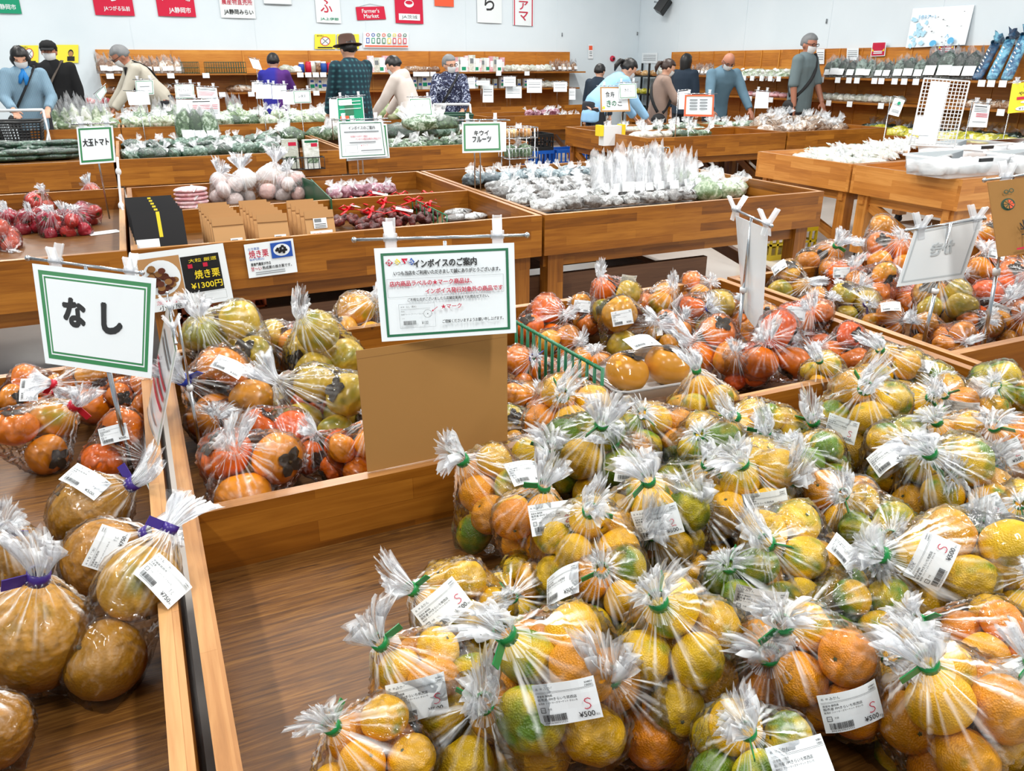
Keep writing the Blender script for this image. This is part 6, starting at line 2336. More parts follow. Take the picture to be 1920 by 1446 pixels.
row('greens_bag', 'bag of greens', 'wrapped pale greens', 'rear row', 'the far middle bin end', PALE_, (515, 240), (635, 234), 5, 0.68)
_m = mk_box('picture_bag', [M['p_white'], M['red'], M['p_cuke'], M['p_green']], 0.13, 0.05, 0.24, 0.0, [(-0.1, 0.4, 0.78, 0.9, 1), (-0.35, 0.35, 0.22, 0.42, 3)])
_m2 = mk_box('picture_bag', [M['p_white'], M['red'], M['dgreen'], M['p_green']], 0.13, 0.05, 0.24, 0.0, [(-0.4, 0.45, 0.9, 0.97, 2), (0.0, 0.4, 0.76, 0.88, 1), (-0.3, 0.4, 0.2, 0.4, 3)])
for k, (px, me, lab) in enumerate(((547, _m, 'white picture bag of green sprouts hanging on the board, left of two'), (586, _m2, 'white picture bag of green sprouts with dark green header, right of two'))):
    p = at_y(px, 316, 7.06)
    tag(put('picture_bag', me, loc=p), lab, 'bag')
p = at_y(566, 318, 7.06)
t = thing('wire_basket', 'dark wire basket hung on the board holding the two picture bags', 'basket', p)
q = MB()
for z in (0.005, 0.10):
    q.tube([(-0.19, -0.045, z), (0.19, -0.045, z), (0.19, 0.033, z), (-0.19, 0.033, z), (-0.19, -0.045, z)], 0.004, 6)
for k in range(9):
    x = -0.19 + 0.38 * k / 8
    q.tube([(x, -0.045, 0.0), (x, -0.045, 0.105)], 0.003, 6)
q.build('basket_wires', M['blackplastic'], t)
MB().tube([(0, 0.033, 0.1), (0, 0.036, 0.2), (0, 0.07, 0.225)], 0.004, 6).build('hook', M['blackplastic'], t)
PEP = mk_lump('pepper_bag', 'p_green', (0.085, 0.07, 0.05), 4, 0.28)
for rn, p0, p1, n in (('front row', (720, 284), (945, 268), 9), ('second row', (722, 276), (940, 262), 9), ('third row', (850, 256), (940, 252), 4)):
    row('pepper_bag', 'bag of peppers', 'bag of small green peppers', rn, 'the far pepper bin', PEP, p0, p1, n, 0.63)
LEAF = mk_lump('leaf_bundle', 'p_cuke', (0.24, 0.13, 0.11), 3, 0.3, lab=False)
row('leaf_bundle', 'greens', 'big bundle of dark leaves', 'middle row', 'the pepper bin', LEAF, (722, 262), (845, 255), 3, 0.66, rot=0.2)
row('leaf_bundle', 'greens', 'big bundle of grey green leaves', 'upper row', 'the pepper bin', mk_lump('leaf_bundle', 'p_green', (0.2, 0.12, 0.09), 3, 0.3, lab=False), (770, 245), (850, 240), 2, 0.80, rot=0.2)
MEL = [MB().ball((0, 0, 0.095), (0.11, 0.105, 0.095), 0, 20, 14).tube([(0, 0, 0.185), (0.01, 0, 0.215)], 0.008, 6, 1).mesh('melon', [M['melon'], M['stalk']])]
row('melon', 'melon', 'pale green round melon', 'front row', 'the far melon bin', MEL, (722, 236), (812, 230), 4, 0.68, rot=3, sj=0.15)
row('melon', 'melon', 'pale green round melon', 'rear row', 'the far melon bin', MEL, (725, 222), (800, 218), 4, 0.70, rot=3, sj=0.15)

# wire rack at the end of the far bins
p = at_y(968, 330, 6.97)
t = thing('wire_rack', 'standing wire rack with baskets of potatoes right of the kiwi fruit sign', 'rack', (p.x, 6.93, 0))
q = MB()
for sx in (-1, 1):
    for sy in (-1, 1):
        q.tube([(sx * 0.13, sy * 0.09, 0), (sx * 0.13, sy * 0.09, 0.86)], 0.006, 6)
q.build('uprights', M['steel'], t)
for z in (0.42, 0.60, 0.78):
    q = MB()
    for zz in (z, z + 0.09):
        q.tube([(-0.15, -0.11, zz), (0.15, -0.11, zz), (0.15, 0.11, zz), (-0.15, 0.11, zz), (-0.15, -0.11, zz)], 0.004, 6)
    for k in range(9):
        x = -0.15 + 0.3 * k / 8
        q.tube([(x, -0.11, z + 0.09), (x, -0.11, z), (x, 0.11, z), (x, 0.11, z + 0.09)], 0.0028, 5)
    q.build('basket', M['steel'], t)
POT = mk_lump('potato_bag', 'potato', (0.07, 0.06, 0.05), 2, 0.3, lab=False)
for k in range(2):
    tag(put('potato_bag', POT[k], loc=(p.x - 0.07 + 0.14 * k, 6.93, 0.786)), ('left' if k == 0 else 'right') + ' net bag of potatoes in the top rack basket', 'bag of potatoes')
    tag(put('greens_bag', GRN_[k], loc=(p.x - 0.07 + 0.14 * k, 6.93, 0.606)), ('left' if k == 0 else 'right') + ' green bag in the middle rack basket', 'bag of greens').scale = (0.6, 0.8, 0.9)
    tag(put('mushroom_pack', MU[k], loc=(p.x - 0.07 + 0.14 * k, 6.93, 0.426)), ('left' if k == 0 else 'right') + ' pale pack in the bottom rack basket', 'packet')

# --- rear tables
LEEK = mk_tall('tall_leek_bag', 'p_pale', 0.16, 0.42, 0.8, 3)
row('leek_bag', 'bag of leeks', 'tall upright leek bag', 'rear row', 'the small rear bin', LEEK, (95, 240), (215, 236), 7, 0.605, rot=0.3, lean=0.0)
row('greens_bag', 'bag of greens', 'pale wrapped greens', 'front row', 'the small rear bin', PALE_, (72, 243), (222, 237), 7, 0.66)
row('greens_bag', 'bag of greens', 'slanted wrapped greens', 'front row', 'the rear middle bin', PALE_, (232, 240), (335, 236), 6, 0.68)
row('greens_bag', 'bag of greens', 'slanted wrapped greens', 'second row', 'the rear middle bin', GRN_, (234, 230), (335, 226), 6, 0.72)
row('leek_bag', 'bag of leeks', 'tall bag of stalks', 'rear row', 'the rear middle bin', LEEK, (250, 224), (330, 221), 3, 0.66, s=0.8)
row('greens_bag', 'bag of greens', 'wrapped stalks', 'front row', 'the rear lettuce bin', GRN_, (414, 236), (520, 232), 6, 0.68)
row('greens_bag', 'bag of greens', 'white and green lettuce bag', 'second row', 'the rear lettuce bin', PALE_, (414, 226), (530, 222), 7, 0.72)
row('leek_bag', 'bag of leeks', 'upright bundle of stalks', 'rear row', 'the rear lettuce bin', LEEK, (414, 224), (442, 223), 2, 0.68, s=0.75)
row('greens_bag', 'bag of greens', 'wrapped greens', 'front row', 'the rear bin end', GRN_, (525, 236), (636, 230), 6, 0.68)
row('greens_bag', 'bag of greens', 'wrapped white greens', 'second row', 'the rear bin end', PALE_, (525, 226), (636, 221), 6, 0.72)
row('onion_bag', 'bag of onions', 'bag of purple onions', 'front row', 'the rear onion table', ONI, (985, 218), (1096, 213), 8, 0.68, s=1.3)
row('onion_bag', 'bag of onions', 'bag of purple onions', 'rear row', 'the rear onion table', ONI, (1010, 210), (1090, 207), 7, 0.64, s=1.3)
# counter of the back shelf
CN1 = mk_lump('dark_pack', 'p_dark', (0.11, 0.09, 0.07), 3, 0.3)
CN2 = mk_lump('white_pack', 'p_white', (0.10, 0.09, 0.08), 3, 0.35)
row('greens_bag', 'bag of greens', 'dark wrapped bag', 'front row', 'the wall counter', CN1, (640, 207), (970, 201), 18, 0.625, s=1.0)
row('greens_bag', 'bag of greens', 'white wrapped bag', 'right part', 'the wall counter', CN2, (970, 202), (1098, 199), 9, 0.625, s=1.0)
row('greens_bag', 'bag of greens', 'dark wrapped bag', 'left part', 'the wall counter', CN1, (410, 210), (640, 207), 12, 0.625, s=1.0)

# --- mushroom table
TRAYW = mk_lump('white_mushroom_tray', 'p_white', (0.11, 0.08, 0.045), 3, 0.15)
TRAYG = mk_lump('green_pack', 'p_green', (0.11, 0.08, 0.05), 3, 0.25)
TAN = mk_lump('tan_mushroom_pack', 'p_shroom', (0.11, 0.085, 0.06), 4, 0.3)
pl_ = 'the mushroom table'
row('mushroom_tray', 'mushroom tray', 'white and green tray', 'far left row', pl_, TRAYG, (1072, 235), (1150, 230), 6, 0.62)
row('mushroom_tray', 'mushroom tray', 'white tray', 'second left row', pl_, TRAYW, (1090, 243), (1200, 236), 7, 0.63)
row('mushroom_tray', 'mushroom tray', 'white tray', 'middle row', pl_, TRAYW, (1130, 251), (1260, 243), 7, 0.64)
row('mushroom_tray', 'mushroom tray', 'white tray', 'front row', pl_, TRAYW, (1180, 259), (1250, 256), 4, 0.65)
row('mushroom_tray', 'mushroom tray', 'greenish tray', 'front right row', pl_, TRAYG, (1255, 257), (1420, 248), 9, 0.64)
row('mushroom_tray', 'mushroom tray', 'greenish tray', 'second right row', pl_, TRAYG, (1230, 246), (1400, 238), 9, 0.65)
row('mushroom_tray', 'mushroom tray', 'greenish tray', 'rear right row', pl_, TRAYG, (1210, 236), (1380, 230), 8, 0.65)
for rn, y, z in (('front row', 250, 0.64), ('second row', 242, 0.68), ('third row', 233, 0.71), ('rear row', 226, 0.71)):
    row('mushroom_pack', 'mushroom pack', 'tan mushroom pack', rn, 'the right mushroom heap', TAN, (1418, y), (1668, y - 8), 12, z, rot=1.5)
p = at_z(1268, 290, 0.60)
t = thing('wire_basket', 'wire basket with small colourful packs at the front corner of the mushroom table', 'basket', (p.x - 0.12, 6.80, 0.52))
q = MB()
for z in (0.0, 0.12):
    q.tube([(-0.2, -0.09, z), (0.2, -0.09, z), (0.2, 0.09, z), (-0.2, 0.09, z), (-0.2, -0.09, z)], 0.004, 6)
for k in range(11):
    x = -0.2 + 0.4 * k / 10
    q.tube([(x, 0.09, 0.12), (x, 0.09, 0), (x, -0.09, 0.0), (x, -0.09, 0.12)], 0.003, 5)
q.build('basket_wires', M['steel'], t)
for k in range(3):
    tag(put('snack_pack', mk_lump('snack_pack', 'p_brown', (0.06, 0.07, 0.09), 1, 0.2, False)[0], loc=(t.location.x - 0.13 + 0.13 * k, 6.80, 0.53)), f'reddish snack pack in the corner basket of the mushroom table, {ORD[k + 1]} from left', 'packet')

# --- radish table, tubs, wire grid
ROOT = mk_bundle('radish_bag', 'p_white', 3, 0.30, 0.034, tip='p_green')
pl_ = 'the white radish table'
for rn, p0, p1, n, z in (('front row', (1478, 300), (1640, 314), 6, 0.63), ('second row', (1500, 288), (1660, 300), 6, 0.66), ('third row', (1530, 279), (1690, 288), 6, 0.67), ('rear row', (1560, 270), (1720, 277), 6, 0.69)):
    row('radish_bag', 'bag of radishes', 'wrapped white radishes', rn, pl_, ROOT, p0, p1, n, z, rot=0.4, rot0=1.2)


def tub(label, x, y, sx, sy, sz, rot=0.0):
    t = thing('clear_tub', label, 'tub', (x, y, 0.722), rot)
    m = MB()
    o_ = rrect(sx / 2, sy / 2, 0.03, sz)
    i0 = rrect(sx / 2 - 0.02, sy / 2 - 0.02, 0.03, 0.0)
    n = len(o_)
    m.add(i0 + o_, [(k, (k + 1) % n, n + (k + 1) % n, n + k) for k in range(n)], 0, True)
    m.add(i0, [tuple(range(n))], 0)
    m.build('tub_body', M['tub'], t)
    r1 = rrect(sx / 2 + 0.012, sy / 2 + 0.012, 0.035, sz)
    r2 = rrect(sx / 2 + 0.012, sy / 2 + 0.012, 0.035, sz - 0.012)
    m = MB()
    m.add(o_ + r1 + r2, [(k, (k + 1) % n, n + (k + 1) % n, n + k) for k in range(n)] + [(n + k, n + (k + 1) % n, 2 * n + (k + 1) % n, 2 * n + k) for k in range(n)], 0, True)
    m.build('rim', M['plasticwhite'], t)
    for sx_ in (0.0,):
        MB().box(sx_ - 0.06, sx_ + 0.06, -sy / 2 - 0.03, -sy / 2 - 0.014, sz - 0.03, sz - 0.008).build('latch', M['blackplastic'], t)
    return t


SPR = mk_lump('sprout_bag', 'sprout', (0.12, 0.10, 0.055), 3, 0.2, tf=False, lab=False)
for (px, py, lab, sx) in ((1790, 326, 'clear plastic tub of white bags nearest on the pale table', 0.62), (1935, 322, 'clear plastic tub of white bags cut by the right edge', 0.58), (1800, 300, 'clear plastic tub behind the nearest tub', 0.6), (1930, 296, 'clear plastic tub rear right on the pale table', 0.6)):
    p = at_z(px, py, 0.722)
    tub(lab, p.x, p.y, sx, 0.36, 0.13)
    for k in range(4):
        o = put('sprout_bag', SPR[k % 3], loc=(p.x - 0.19 + 0.125 * k, p.y + random.uniform(-0.06, 0.06), 0.726))
        o.rotation_euler = (0, 0, random.uniform(0, 3))
        o.scale = (0.8, 0.8, 1.2)
        tag(o, f'white bag, {ORD[k + 1]} from left inside the ' + lab.replace('clear plastic tub of white bags ', 'tub ').replace('clear plastic tub ', 'tub '), 'bag', 'white bags in the clear tubs')
dg = 5.55
q4 = [at_d(1733, 147, dg + 0.05), at_d(1818, 153, dg), at_d(1789, 276, dg - 0.05), at_d(1706, 272, dg)]
t = thing('wire_grid', 'white wire grid panel standing behind the clear tubs', 'grid panel', q4[3])
o_ = Vector(t.location)
fm = quad_map(*[p - o_ for p in q4])
q = MB()
for k in range(13):
    q.tube([fm(k / 12, 0, 0), fm(k / 12, 1, 0)], 0.0028 if k % 12 else 0.006, 6)
for k in range(19):
    q.tube([fm(0, k / 18, 0), fm(1, k / 18, 0)], 0.0028 if k % 18 else 0.006, 6)
q.build('grid_wires', M['plasticwhite'], t)
f = Flat(100, 200)
f.mb(lambda u, v, d: fm(0.16 + 0.40 * u, 0.02 + 0.94 * v, 0.008 + d)).build('paper_sheet', M['white'], t)
f.mb(lambda u, v, d: fm(-0.02 + 0.4 * u, 0.14 + 0.28 * v, 0.014 + d)).build('paper_sheet', M['white'], t)
q = MB()
q.tube([fm(0, 0, 0), fm(0, 0, 0) + Vector((0, 0, 0.725 - o_.z - fm(0, 0, 0).z))], 0.006, 6)
q.tube([fm(1, 0, 0), fm(1, 0, 0) + Vector((0, 0, 0.725 - o_.z - fm(1, 0, 0).z))], 0.006, 6)
q.build('foot_wires', M['plasticwhite'], t)

p = at_z(1160, 312, 0.66)
t = thing('wire_basket', 'small dark wire basket of purple packs at the back of the silvery bin', 'basket', (p.x, 5.28, 0.602))
q = MB()
for z in (0.0, 0.05, 0.10, 0.15):
    q.tube([(-0.16, -0.07, z), (0.16, -0.07, z), (0.16, 0.07, z), (-0.16, 0.07, z), (-0.16, -0.07, z)], 0.005, 6)
for k in range(9):
    x = -0.16 + 0.32 * k / 8
    q.tube([(x, 0.07, 0.15), (x, 0.07, 0), (x, -0.07, 0), (x, -0.07, 0.15)], 0.003, 5)
q.build('basket_wires', M['blackplastic'], t)
for k in range(3):
    o = put('purple_pack', ONI[k], loc=(p.x - 0.09 + 0.09 * k, 5.28, 0.61))
    o.scale = (0.8, 0.9, 2.0)
    tag(o, f'purple wrapped pack in the small dark wire basket, {ORD[k + 1]} from left', 'packet')
# ------------------------------------------------------------------ goods on the wall shelves
def shelf_row_back(name, cat, desc, place, meshes, x0, x1, n, z, dy=0.24, rot=0.2, s=1.0, jit=0.015, sj=0.12):
    a, b_ = at_y(x0, 130, YW - dy), at_y(x1, 130, YW - dy)
    for k in range(n):
        t = (k + 0.5) / n
        o = bpy.data.objects.new(name, meshes[(k * 5 + n) % len(meshes)])
        o.location = (a.x + (b_.x - a.x) * t + random.uniform(-jit, jit), YW - dy + random.uniform(-jit, jit), z + 0.001)
        o.rotation_euler = (0, 0, random.uniform(-rot, rot))
        q = s * random.uniform(1 - sj, 1 + sj)
        o.scale = (q, q, q)
        COL.objects.link(o)
        tag(o, (f'{desc}, {ORD[k + 1]} from left, {place}' if n > 1 else f'{desc}, {place}'), cat, f'{desc} {place}')


def shelf_row_right(name, cat, desc, place, meshes, x0, x1, n, z, dx=0.24, rot=0.2, s=1.0, jit=0.015, sj=0.12, rot0=PI / 2, lean=0.0):
    a, b_ = at_x(x0, 140, XW - dx), at_x(x1, 140, XW - dx)
    for k in range(n):
        t = (k + 0.5) / n
        o = bpy.data.objects.new(name, meshes[(k * 5 + n) % len(meshes)])
        o.location = (XW - dx + random.uniform(-jit, jit), a.y + (b_.y - a.y) * t + random.uniform(-jit, jit), z + 0.001)
        o.rotation_euler = (0, lean, -rot0 + random.uniform(-rot, rot))
        q = s * random.uniform(1 - sj, 1 + sj)
        o.scale = (q, q, q)
        COL.objects.link(o)
        tag(o, (f'{desc}, {ORD[k + 1]} from left, {place}' if n > 1 else f'{desc}, {place}'), cat, f'{desc} {place}')


def mk_jar(name, body, lid, r=0.04, h=0.13):
    return MB().lathe([(0, 0), (r, 0), (r, h * 0.75), (r * 0.8, h * 0.85)], 14, 0).lathe([(r * 0.85, h * 0.84), (r * 0.85, h), (0, h)], 14, 1).mesh(name, [M[body], M[lid]])


SNACK = [mk_tall('snack_pack', 'p_brown', 0.17, 0.24, 0.8, 3)[k] for k in range(3)]
WPK = [mk_box('white_packet', [M['p_white'], M['grey'], M['tapered'], M['p_pink']], 0.11, 0.06, 0.25, 0.0, [(-0.3, 0.3, 0.5, 0.8, 1)]),
       mk_box('white_packet', [M['p_pink'], M['grey'], M['white'], M['red']], 0.10, 0.06, 0.24, 0.0, [(-0.35, 0.35, 0.3, 0.7, 2)]),
       mk_box('white_packet', [M['white'], M['blue'], M['clothgreen'], M['p_white']], 0.12, 0.07, 0.22, 0.0, [(-0.3, 0.3, 0.1, 0.35, 2)])]
LOWP = mk_lump('low_pack', 'p_brown', (0.10, 0.08, 0.06), 3, 0.2, False)
LOWW = mk_lump('low_white_pack', 'p_white', (0.10, 0.08, 0.07), 3, 0.25, False)
JARS = [mk_jar('jar', 'red', 'tapered'), mk_jar('jar', 'p_white', 'plasticwhite'), mk_jar('jar', 'p_brown', 'plasticwhite'), mk_jar('jar', 'blue', 'plasticwhite')]
CART = [mk_box('carton', [M['plasticwhite'], M['clothgreen'], M['blue']], 0.09, 0.09, 0.22, 0, [(-0.4, 0.4, 0.2, 0.45, 1), (-0.3, 0.3, 0.6, 0.75, 2)]),
        mk_box('carton', [M['p_white'], M['blue'], M['clothgreen']], 0.09, 0.09, 0.2, 0, [(-0.4, 0.4, 0.3, 0.5, 1)])]
S1, S2 = 1.281, 1.001
TOP, LOWS = 'top back shelf', 'lower back shelf'
shelf_row_back('snack_pack', 'snack pack', 'brown snack pack', 'left end of ' + TOP, SNACK, 186, 250, 5, S1)
shelf_row_back('snack_pack', 'snack pack', 'clear snack pack', 'left part of ' + TOP, SNACK, 258, 340, 6, S1)
for k, (x0, x1, lab) in enumerate(((341, 373, 'dark wire basket on the top back shelf, left one'), (386, 460, 'long dark wire basket on the top back shelf'))):
    a, b_ = at_y(x0, 135, YW - 0.26), at_y(x1, 135, YW - 0.26)
    L = b_.x - a.x
    t = thing('wire_basket', lab, 'basket', (a.x + L / 2, YW - 0.26, S1 + 0.001))
    q = MB()
    for z in (0.005, 0.08, 0.16):
        q.tube([(-L / 2, -0.12, z), (L / 2, -0.12, z), (L / 2, 0.12, z), (-L / 2, 0.12, z), (-L / 2, -0.12, z)], 0.005, 5)
    n = int(L / 0.035)
    for j in range(n + 1):
        x = -L / 2 + L * j / n
        q.tube([(x, 0.12, 0.16), (x, 0.12, 0), (x, -0.12, 0), (x, -0.12, 0.16)], 0.004, 5)
    q.build('basket_wires', M['inkdark'], t)
shelf_row_back('snack_pack', 'snack pack', 'pale low pack', 'centre of ' + TOP, LOWW, 530, 562, 3, S1)
shelf_row_back('jar', 'jar', 'jar', 'centre of ' + TOP, JARS, 562, 632, 7, S1, s=1.3)
shelf_row_back('packet', 'packet', 'upright packet', 'by the hatted man on ' + TOP, WPK, 690, 730, 4, S1)
shelf_row_back('snack_pack', 'snack pack', 'green brown pack', 'by the beige hood on ' + TOP, LOWP, 762, 820, 6, S1)
shelf_row_back('packet', 'packet', 'tall white packet', 'right half of ' + TOP, WPK, 852, 945, 13, S1)
shelf_row_back('snack_pack', 'snack pack', 'low white bag', 'right half of ' + TOP, LOWW, 948, 1030, 9, S1)
shelf_row_back('snack_pack', 'snack pack', 'brown and white bag', 'right end of ' + TOP, SNACK, 1030, 1080, 5, S1, s=0.75)
shelf_row_back('snack_pack', 'snack pack', 'brown dried pack', 'left part of ' + LOWS, LOWP, 195, 235, 3, S2)
shelf_row_back('snack_pack', 'snack pack', 'brown dried pack', 'behind signs on ' + LOWS, LOWP, 300, 332, 3, S2, s=1.3)
shelf_row_back('snack_pack', 'snack pack', 'clear brown pack', 'middle of ' + LOWS, LOWP, 424, 466, 3, S2, s=1.1)
shelf_row_back('carton', 'carton', 'white carton', 'by the hatted man on ' + LOWS, CART, 578, 636, 8, S2)
shelf_row_back('carton', 'carton', 'green white carton', 'by the flower shirt on ' + LOWS, CART, 772, 822, 6, S2)
shelf_row_back('carton', 'carton', 'white carton', 'right half of ' + LOWS, CART, 875, 1000, 11, S2, s=0.8)
shelf_row_back('snack_pack', 'snack pack', 'white low bag', 'right end of ' + LOWS, LOWW, 1010, 1062, 5, S2)
# red packets on a little stand at the far left
p = at_y(140, 170, 13.2)
t = thing('side_table', 'small white table with red packets behind the man in black', 'table', (p.x + 0.15, 13.2, 0))
MB().box(-0.45, 0.45, -0.2, 0.2, 0.86, 0.9).build('table_top', M['plasticwhite'], t)
for sx in (-1, 1):
    for sy in (-1, 1):
        MB().box(sx * 0.41 - 0.02, sx * 0.41 + 0.02, sy * 0.16 - 0.02, sy * 0.16 + 0.02, 0, 0.859).build('leg', M['plasticwhite'], t)
RP_ = mk_lump('red_packet', 'p_red', (0.09, 0.07, 0.05), 2, 0.1, False)
for k in range(3):
    o = put('red_packet', RP_[k % 2], loc=(p.x - 0.05 + 0.20 * k, 13.15, 0.902))
    tag(o, f'red packet on the small white table, {ORD[k + 1]} from left', 'packet')

# price tags along the shelf edges belong to the shelves
SH = [o for o in bpy.data.objects if o.name.startswith('wall_shelf')]
SH.sort(key=lambda o: o.location.x)
tagm = MB().box(-0.05, 0.05, -0.004, 0.0, -0.06, 0.012).mesh('price_tag', [M['white']])
for z, xs in ((1.275, (206, 320, 386, 563, 578, 592, 606, 622, 780, 790, 800, 812, 935, 988)), (0.995, (243, 412, 467, 590, 640))):
    for x in xs:
        q = at_y(x, 140, YW - 0.455)
        put('price_tag', tagm, [o for o in SH[0].children if o.name.startswith('shelf_board')][0 if z > 1.1 else 1], loc=(q.x, -0.455, z))
tagr = MB().box(-0.004, 0.0, -0.045, 0.045, -0.06, 0.012).mesh('price_tag', [M['white']])
for z, xs in ((1.225, (1395, 1410, 1428, 1444, 1460, 1540, 1571, 1592, 1607, 1640, 1653, 1678, 1696, 1718, 1842, 1860, 1882, 1908)), (0.925, (1410, 1450, 1560, 1600, 1660, 1850, 1890))):
    for x in xs:
        q = at_x(x, 150, XW - 0.455)
        put('price_tag', tagr, [o for o in SH[1].children if o.name.startswith('shelf_board')][0 if z > 1.1 else 1], loc=(-0.455, q.y, z))

# right wall shelf
R1, R2, RC = 1.231, 0.931, 0.521
LONGW = mk_bundle('long_greens_pack', 'p_pale', 3, 0.30, 0.035)
DARKP = mk_tall('dark_seaweed_pack', 'p_dark', 0.20, 0.24, 0.95, 3, 'haze')
rt, rl = 'top right shelf', 'lower right shelf'
shelf_row_right('snack_pack', 'snack pack', 'small pale pack', 'far end of ' + rt, LOWW, 1238, 1262, 3, R1)
shelf_row_right('snack_pack', 'snack pack', 'white brown pack', 'far part of ' + rt, SNACK, 1296, 1336, 6, R1, s=0.7)
shelf_row_right('greens_pack', 'greens pack', 'long white green pack', 'left of grey shirt on ' + rt, LONGW, 1390, 1482, 9, R1, rot0=0.2, lean=-0.35)
shelf_row_right('seaweed_pack', 'seaweed pack', 'dark green pack', 'right of grey shirt on ' + rt, DARKP, 1545, 1640, 6, R1)
shelf_row_right('seaweed_pack', 'seaweed pack', 'dark pack with white top', 'middle of ' + rt, DARKP, 1640, 1735, 5, R1)
shelf_row_right('seaweed_pack', 'seaweed pack', 'large black green pack', 'right end of ' + rt, DARKP, 1740, 1835, 4, R1, s=1.45)
shelf_row_right('snack_pack', 'snack pack', 'small clear pack', 'right of grey shirt on ' + rl, LOWW, 1545, 1702, 13, R2, s=0.8)
shelf_row_right('snack_pack', 'snack pack', 'pink white pack', 'left of grey shirt on ' + rl, mk_lump('pink_pack', 'p_pink', (0.1, 0.08, 0.05), 2, 0.2, False), 1395, 1480, 7, R2)
shelf_row_right('snack_pack', 'snack pack', 'brown tan pack', 'right end of ' + rl, LOWP, 1812, 1925, 7, R2)
shelf_row_right('pepper_pack', 'pack of peppers', 'yellow pepper pack', 'on the low right counter', mk_lump('yellow_pepper_pack', 'p_yellow', (0.12, 0.1, 0.08), 3, 0.3, False), 1640, 1960, 16, RC, dx=0.55, s=1.1)
shelf_row_right('dark_pack', 'packet', 'dark wrapped pack', 'rear of low right counter', CN1, 1640, 1960, 16, RC, dx=0.2, s=1.3)
# dark rack in the corner
t = thing('produce_rack', 'dark rack of yellow and orange packs in the far right corner', 'rack', (9.12, 13.62, 0))
for sx in (-1, 1):
    for sy in (-1, 1):
        MB().box(sx * 0.2 - 0.015, sx * 0.2 + 0.015, sy * 0.42 - 0.015, sy * 0.42 + 0.015, 0, 1.42).build('post', M['blackplastic'], t)
for z in (0.52, 0.86, 1.18):
    MB().box(-0.2, 0.2, -0.44, 0.44, z, z + 0.02).build('rack_shelf', M['blackplastic'], t)
RK = {0.541: mk_lump('dark_pack', 'p_dark', (0.09, 0.08, 0.08), 2, 0.3, False), 0.881: mk_lump('yellow_pack', 'p_yellow', (0.09, 0.08, 0.06), 2, 0.3, False), 1.201: mk_lump('orange_pack', 'potato', (0.09, 0.08, 0.06), 2, 0.3, False)}
for z, nm, wd in ((0.541, 'bottom', 'dark'), (0.881, 'middle', 'yellow'), (1.201, 'top', 'orange brown')):
    for k in range(4):
        tag(put('wrapped_pack', RK[z][k % 2], loc=(9.05, 13.95 - 0.22 * k, z)), f'{wd} wrapped pack on the {nm} board of the corner rack, {ORD[k + 1]} from the back', 'packet')
for k, (px, lab) in enumerate(((1852, 'left of three'), (1880, 'middle of three'), (1908, 'right of three'))):
    a = at_x(px - 22, 150, XW - 0.36)
    b_ = at_x(px + 16, 80 - 8 * k, XW - 0.10)
    t = thing('blue_foil_bag', 'long blue foil bag leaning on the right wall boards, ' + lab, 'bag', (a.x, a.y, R1))
    o_ = Vector((a.x, a.y, R1))
    d = b_ - o_
    m = MB()
    us = [0, 0.04, 0.2, 0.4, 0.6, 0.8, 0.96]
    m.tube([d * u for u in us], [0.03, 0.062, 0.066, 0.064, 0.062, 0.060, 0.056], 12, 0, flat=0.55)
    for j in range(7):
        q = d * (0.2 + 0.09 * j)
        m.boxm(Matrix.Translation(q + Vector((-0.045, 0, 0.02))) @ Matrix.Rotation(0.6 + 0.3 * (j % 2), 4, 'X'), 0.004, 0.03, 0.012, 1)
    m.build('foil_body', [M['p_blueb'], M['white']], t)
    m = MB()
    tuft(m, d * 0.95, d, 0.10, 0.075, k, 0)
    m.build('ruffled_end', M['p_blueb'], t)
# ------------------------------------------------------------------ people
M['skin'] = plain('skin', (214, 164, 138), 0.55)
M['skin_tan'] = plain('tanned_skin', (176, 118, 94), 0.55)
M['hairblack'] = plain('black_hair', (22, 20, 20), 0.45)
M['hairbrown'] = plain('dark_brown_hair', (52, 34, 26), 0.45)
M['hairgrey'] = plain('grey_hair', (120, 122, 124), 0.6)
M['mask'] = plain('white_mask', (236, 238, 240), 0.7)
M['eye'] = plain('dark_eye', (20, 16, 14), 0.3)
M['trouser'] = plain('dark_trousers', (34, 36, 42), 0.85)
M['shoe'] = plain('dark_shoe', (28, 26, 26), 0.6)
M['strap'] = plain('dark_strap', (26, 26, 28), 0.7)
M['strapbrown'] = plain('grey_brown_strap', (84, 74, 66), 0.7)
M['hat'] = plain('brown_felt', (72, 48, 38), 0.9)
M['cap'] = plain('black_cap', (20, 20, 22), 0.9)
M['scarf'] = plain('blue_scarf', (20, 118, 190), 0.7)
M['knit'] = plain('black_knit', (16, 17, 20), 0.95)
M['vest'] = plain('beige_grey_cotton', (186, 180, 166), 0.9)
M['beige'] = plain('pale_beige_cotton', (216, 204, 196), 0.9)
M['sky'] = plain('light_blue_cotton', (150, 196, 232), 0.9)
M['taupe'] = plain('taupe_fleece', (150, 128, 116), 0.95)
M['navy'] = plain('navy_cotton', (26, 42, 58), 0.9)
M['slate'] = plain('slate_blue_cotton', (92, 122, 140), 0.9)
M['greyshirt'] = plain('grey_green_cotton', (108, 124, 128), 0.9)
M['darkcoat'] = plain('dark_coat', (30, 36, 46), 0.9)


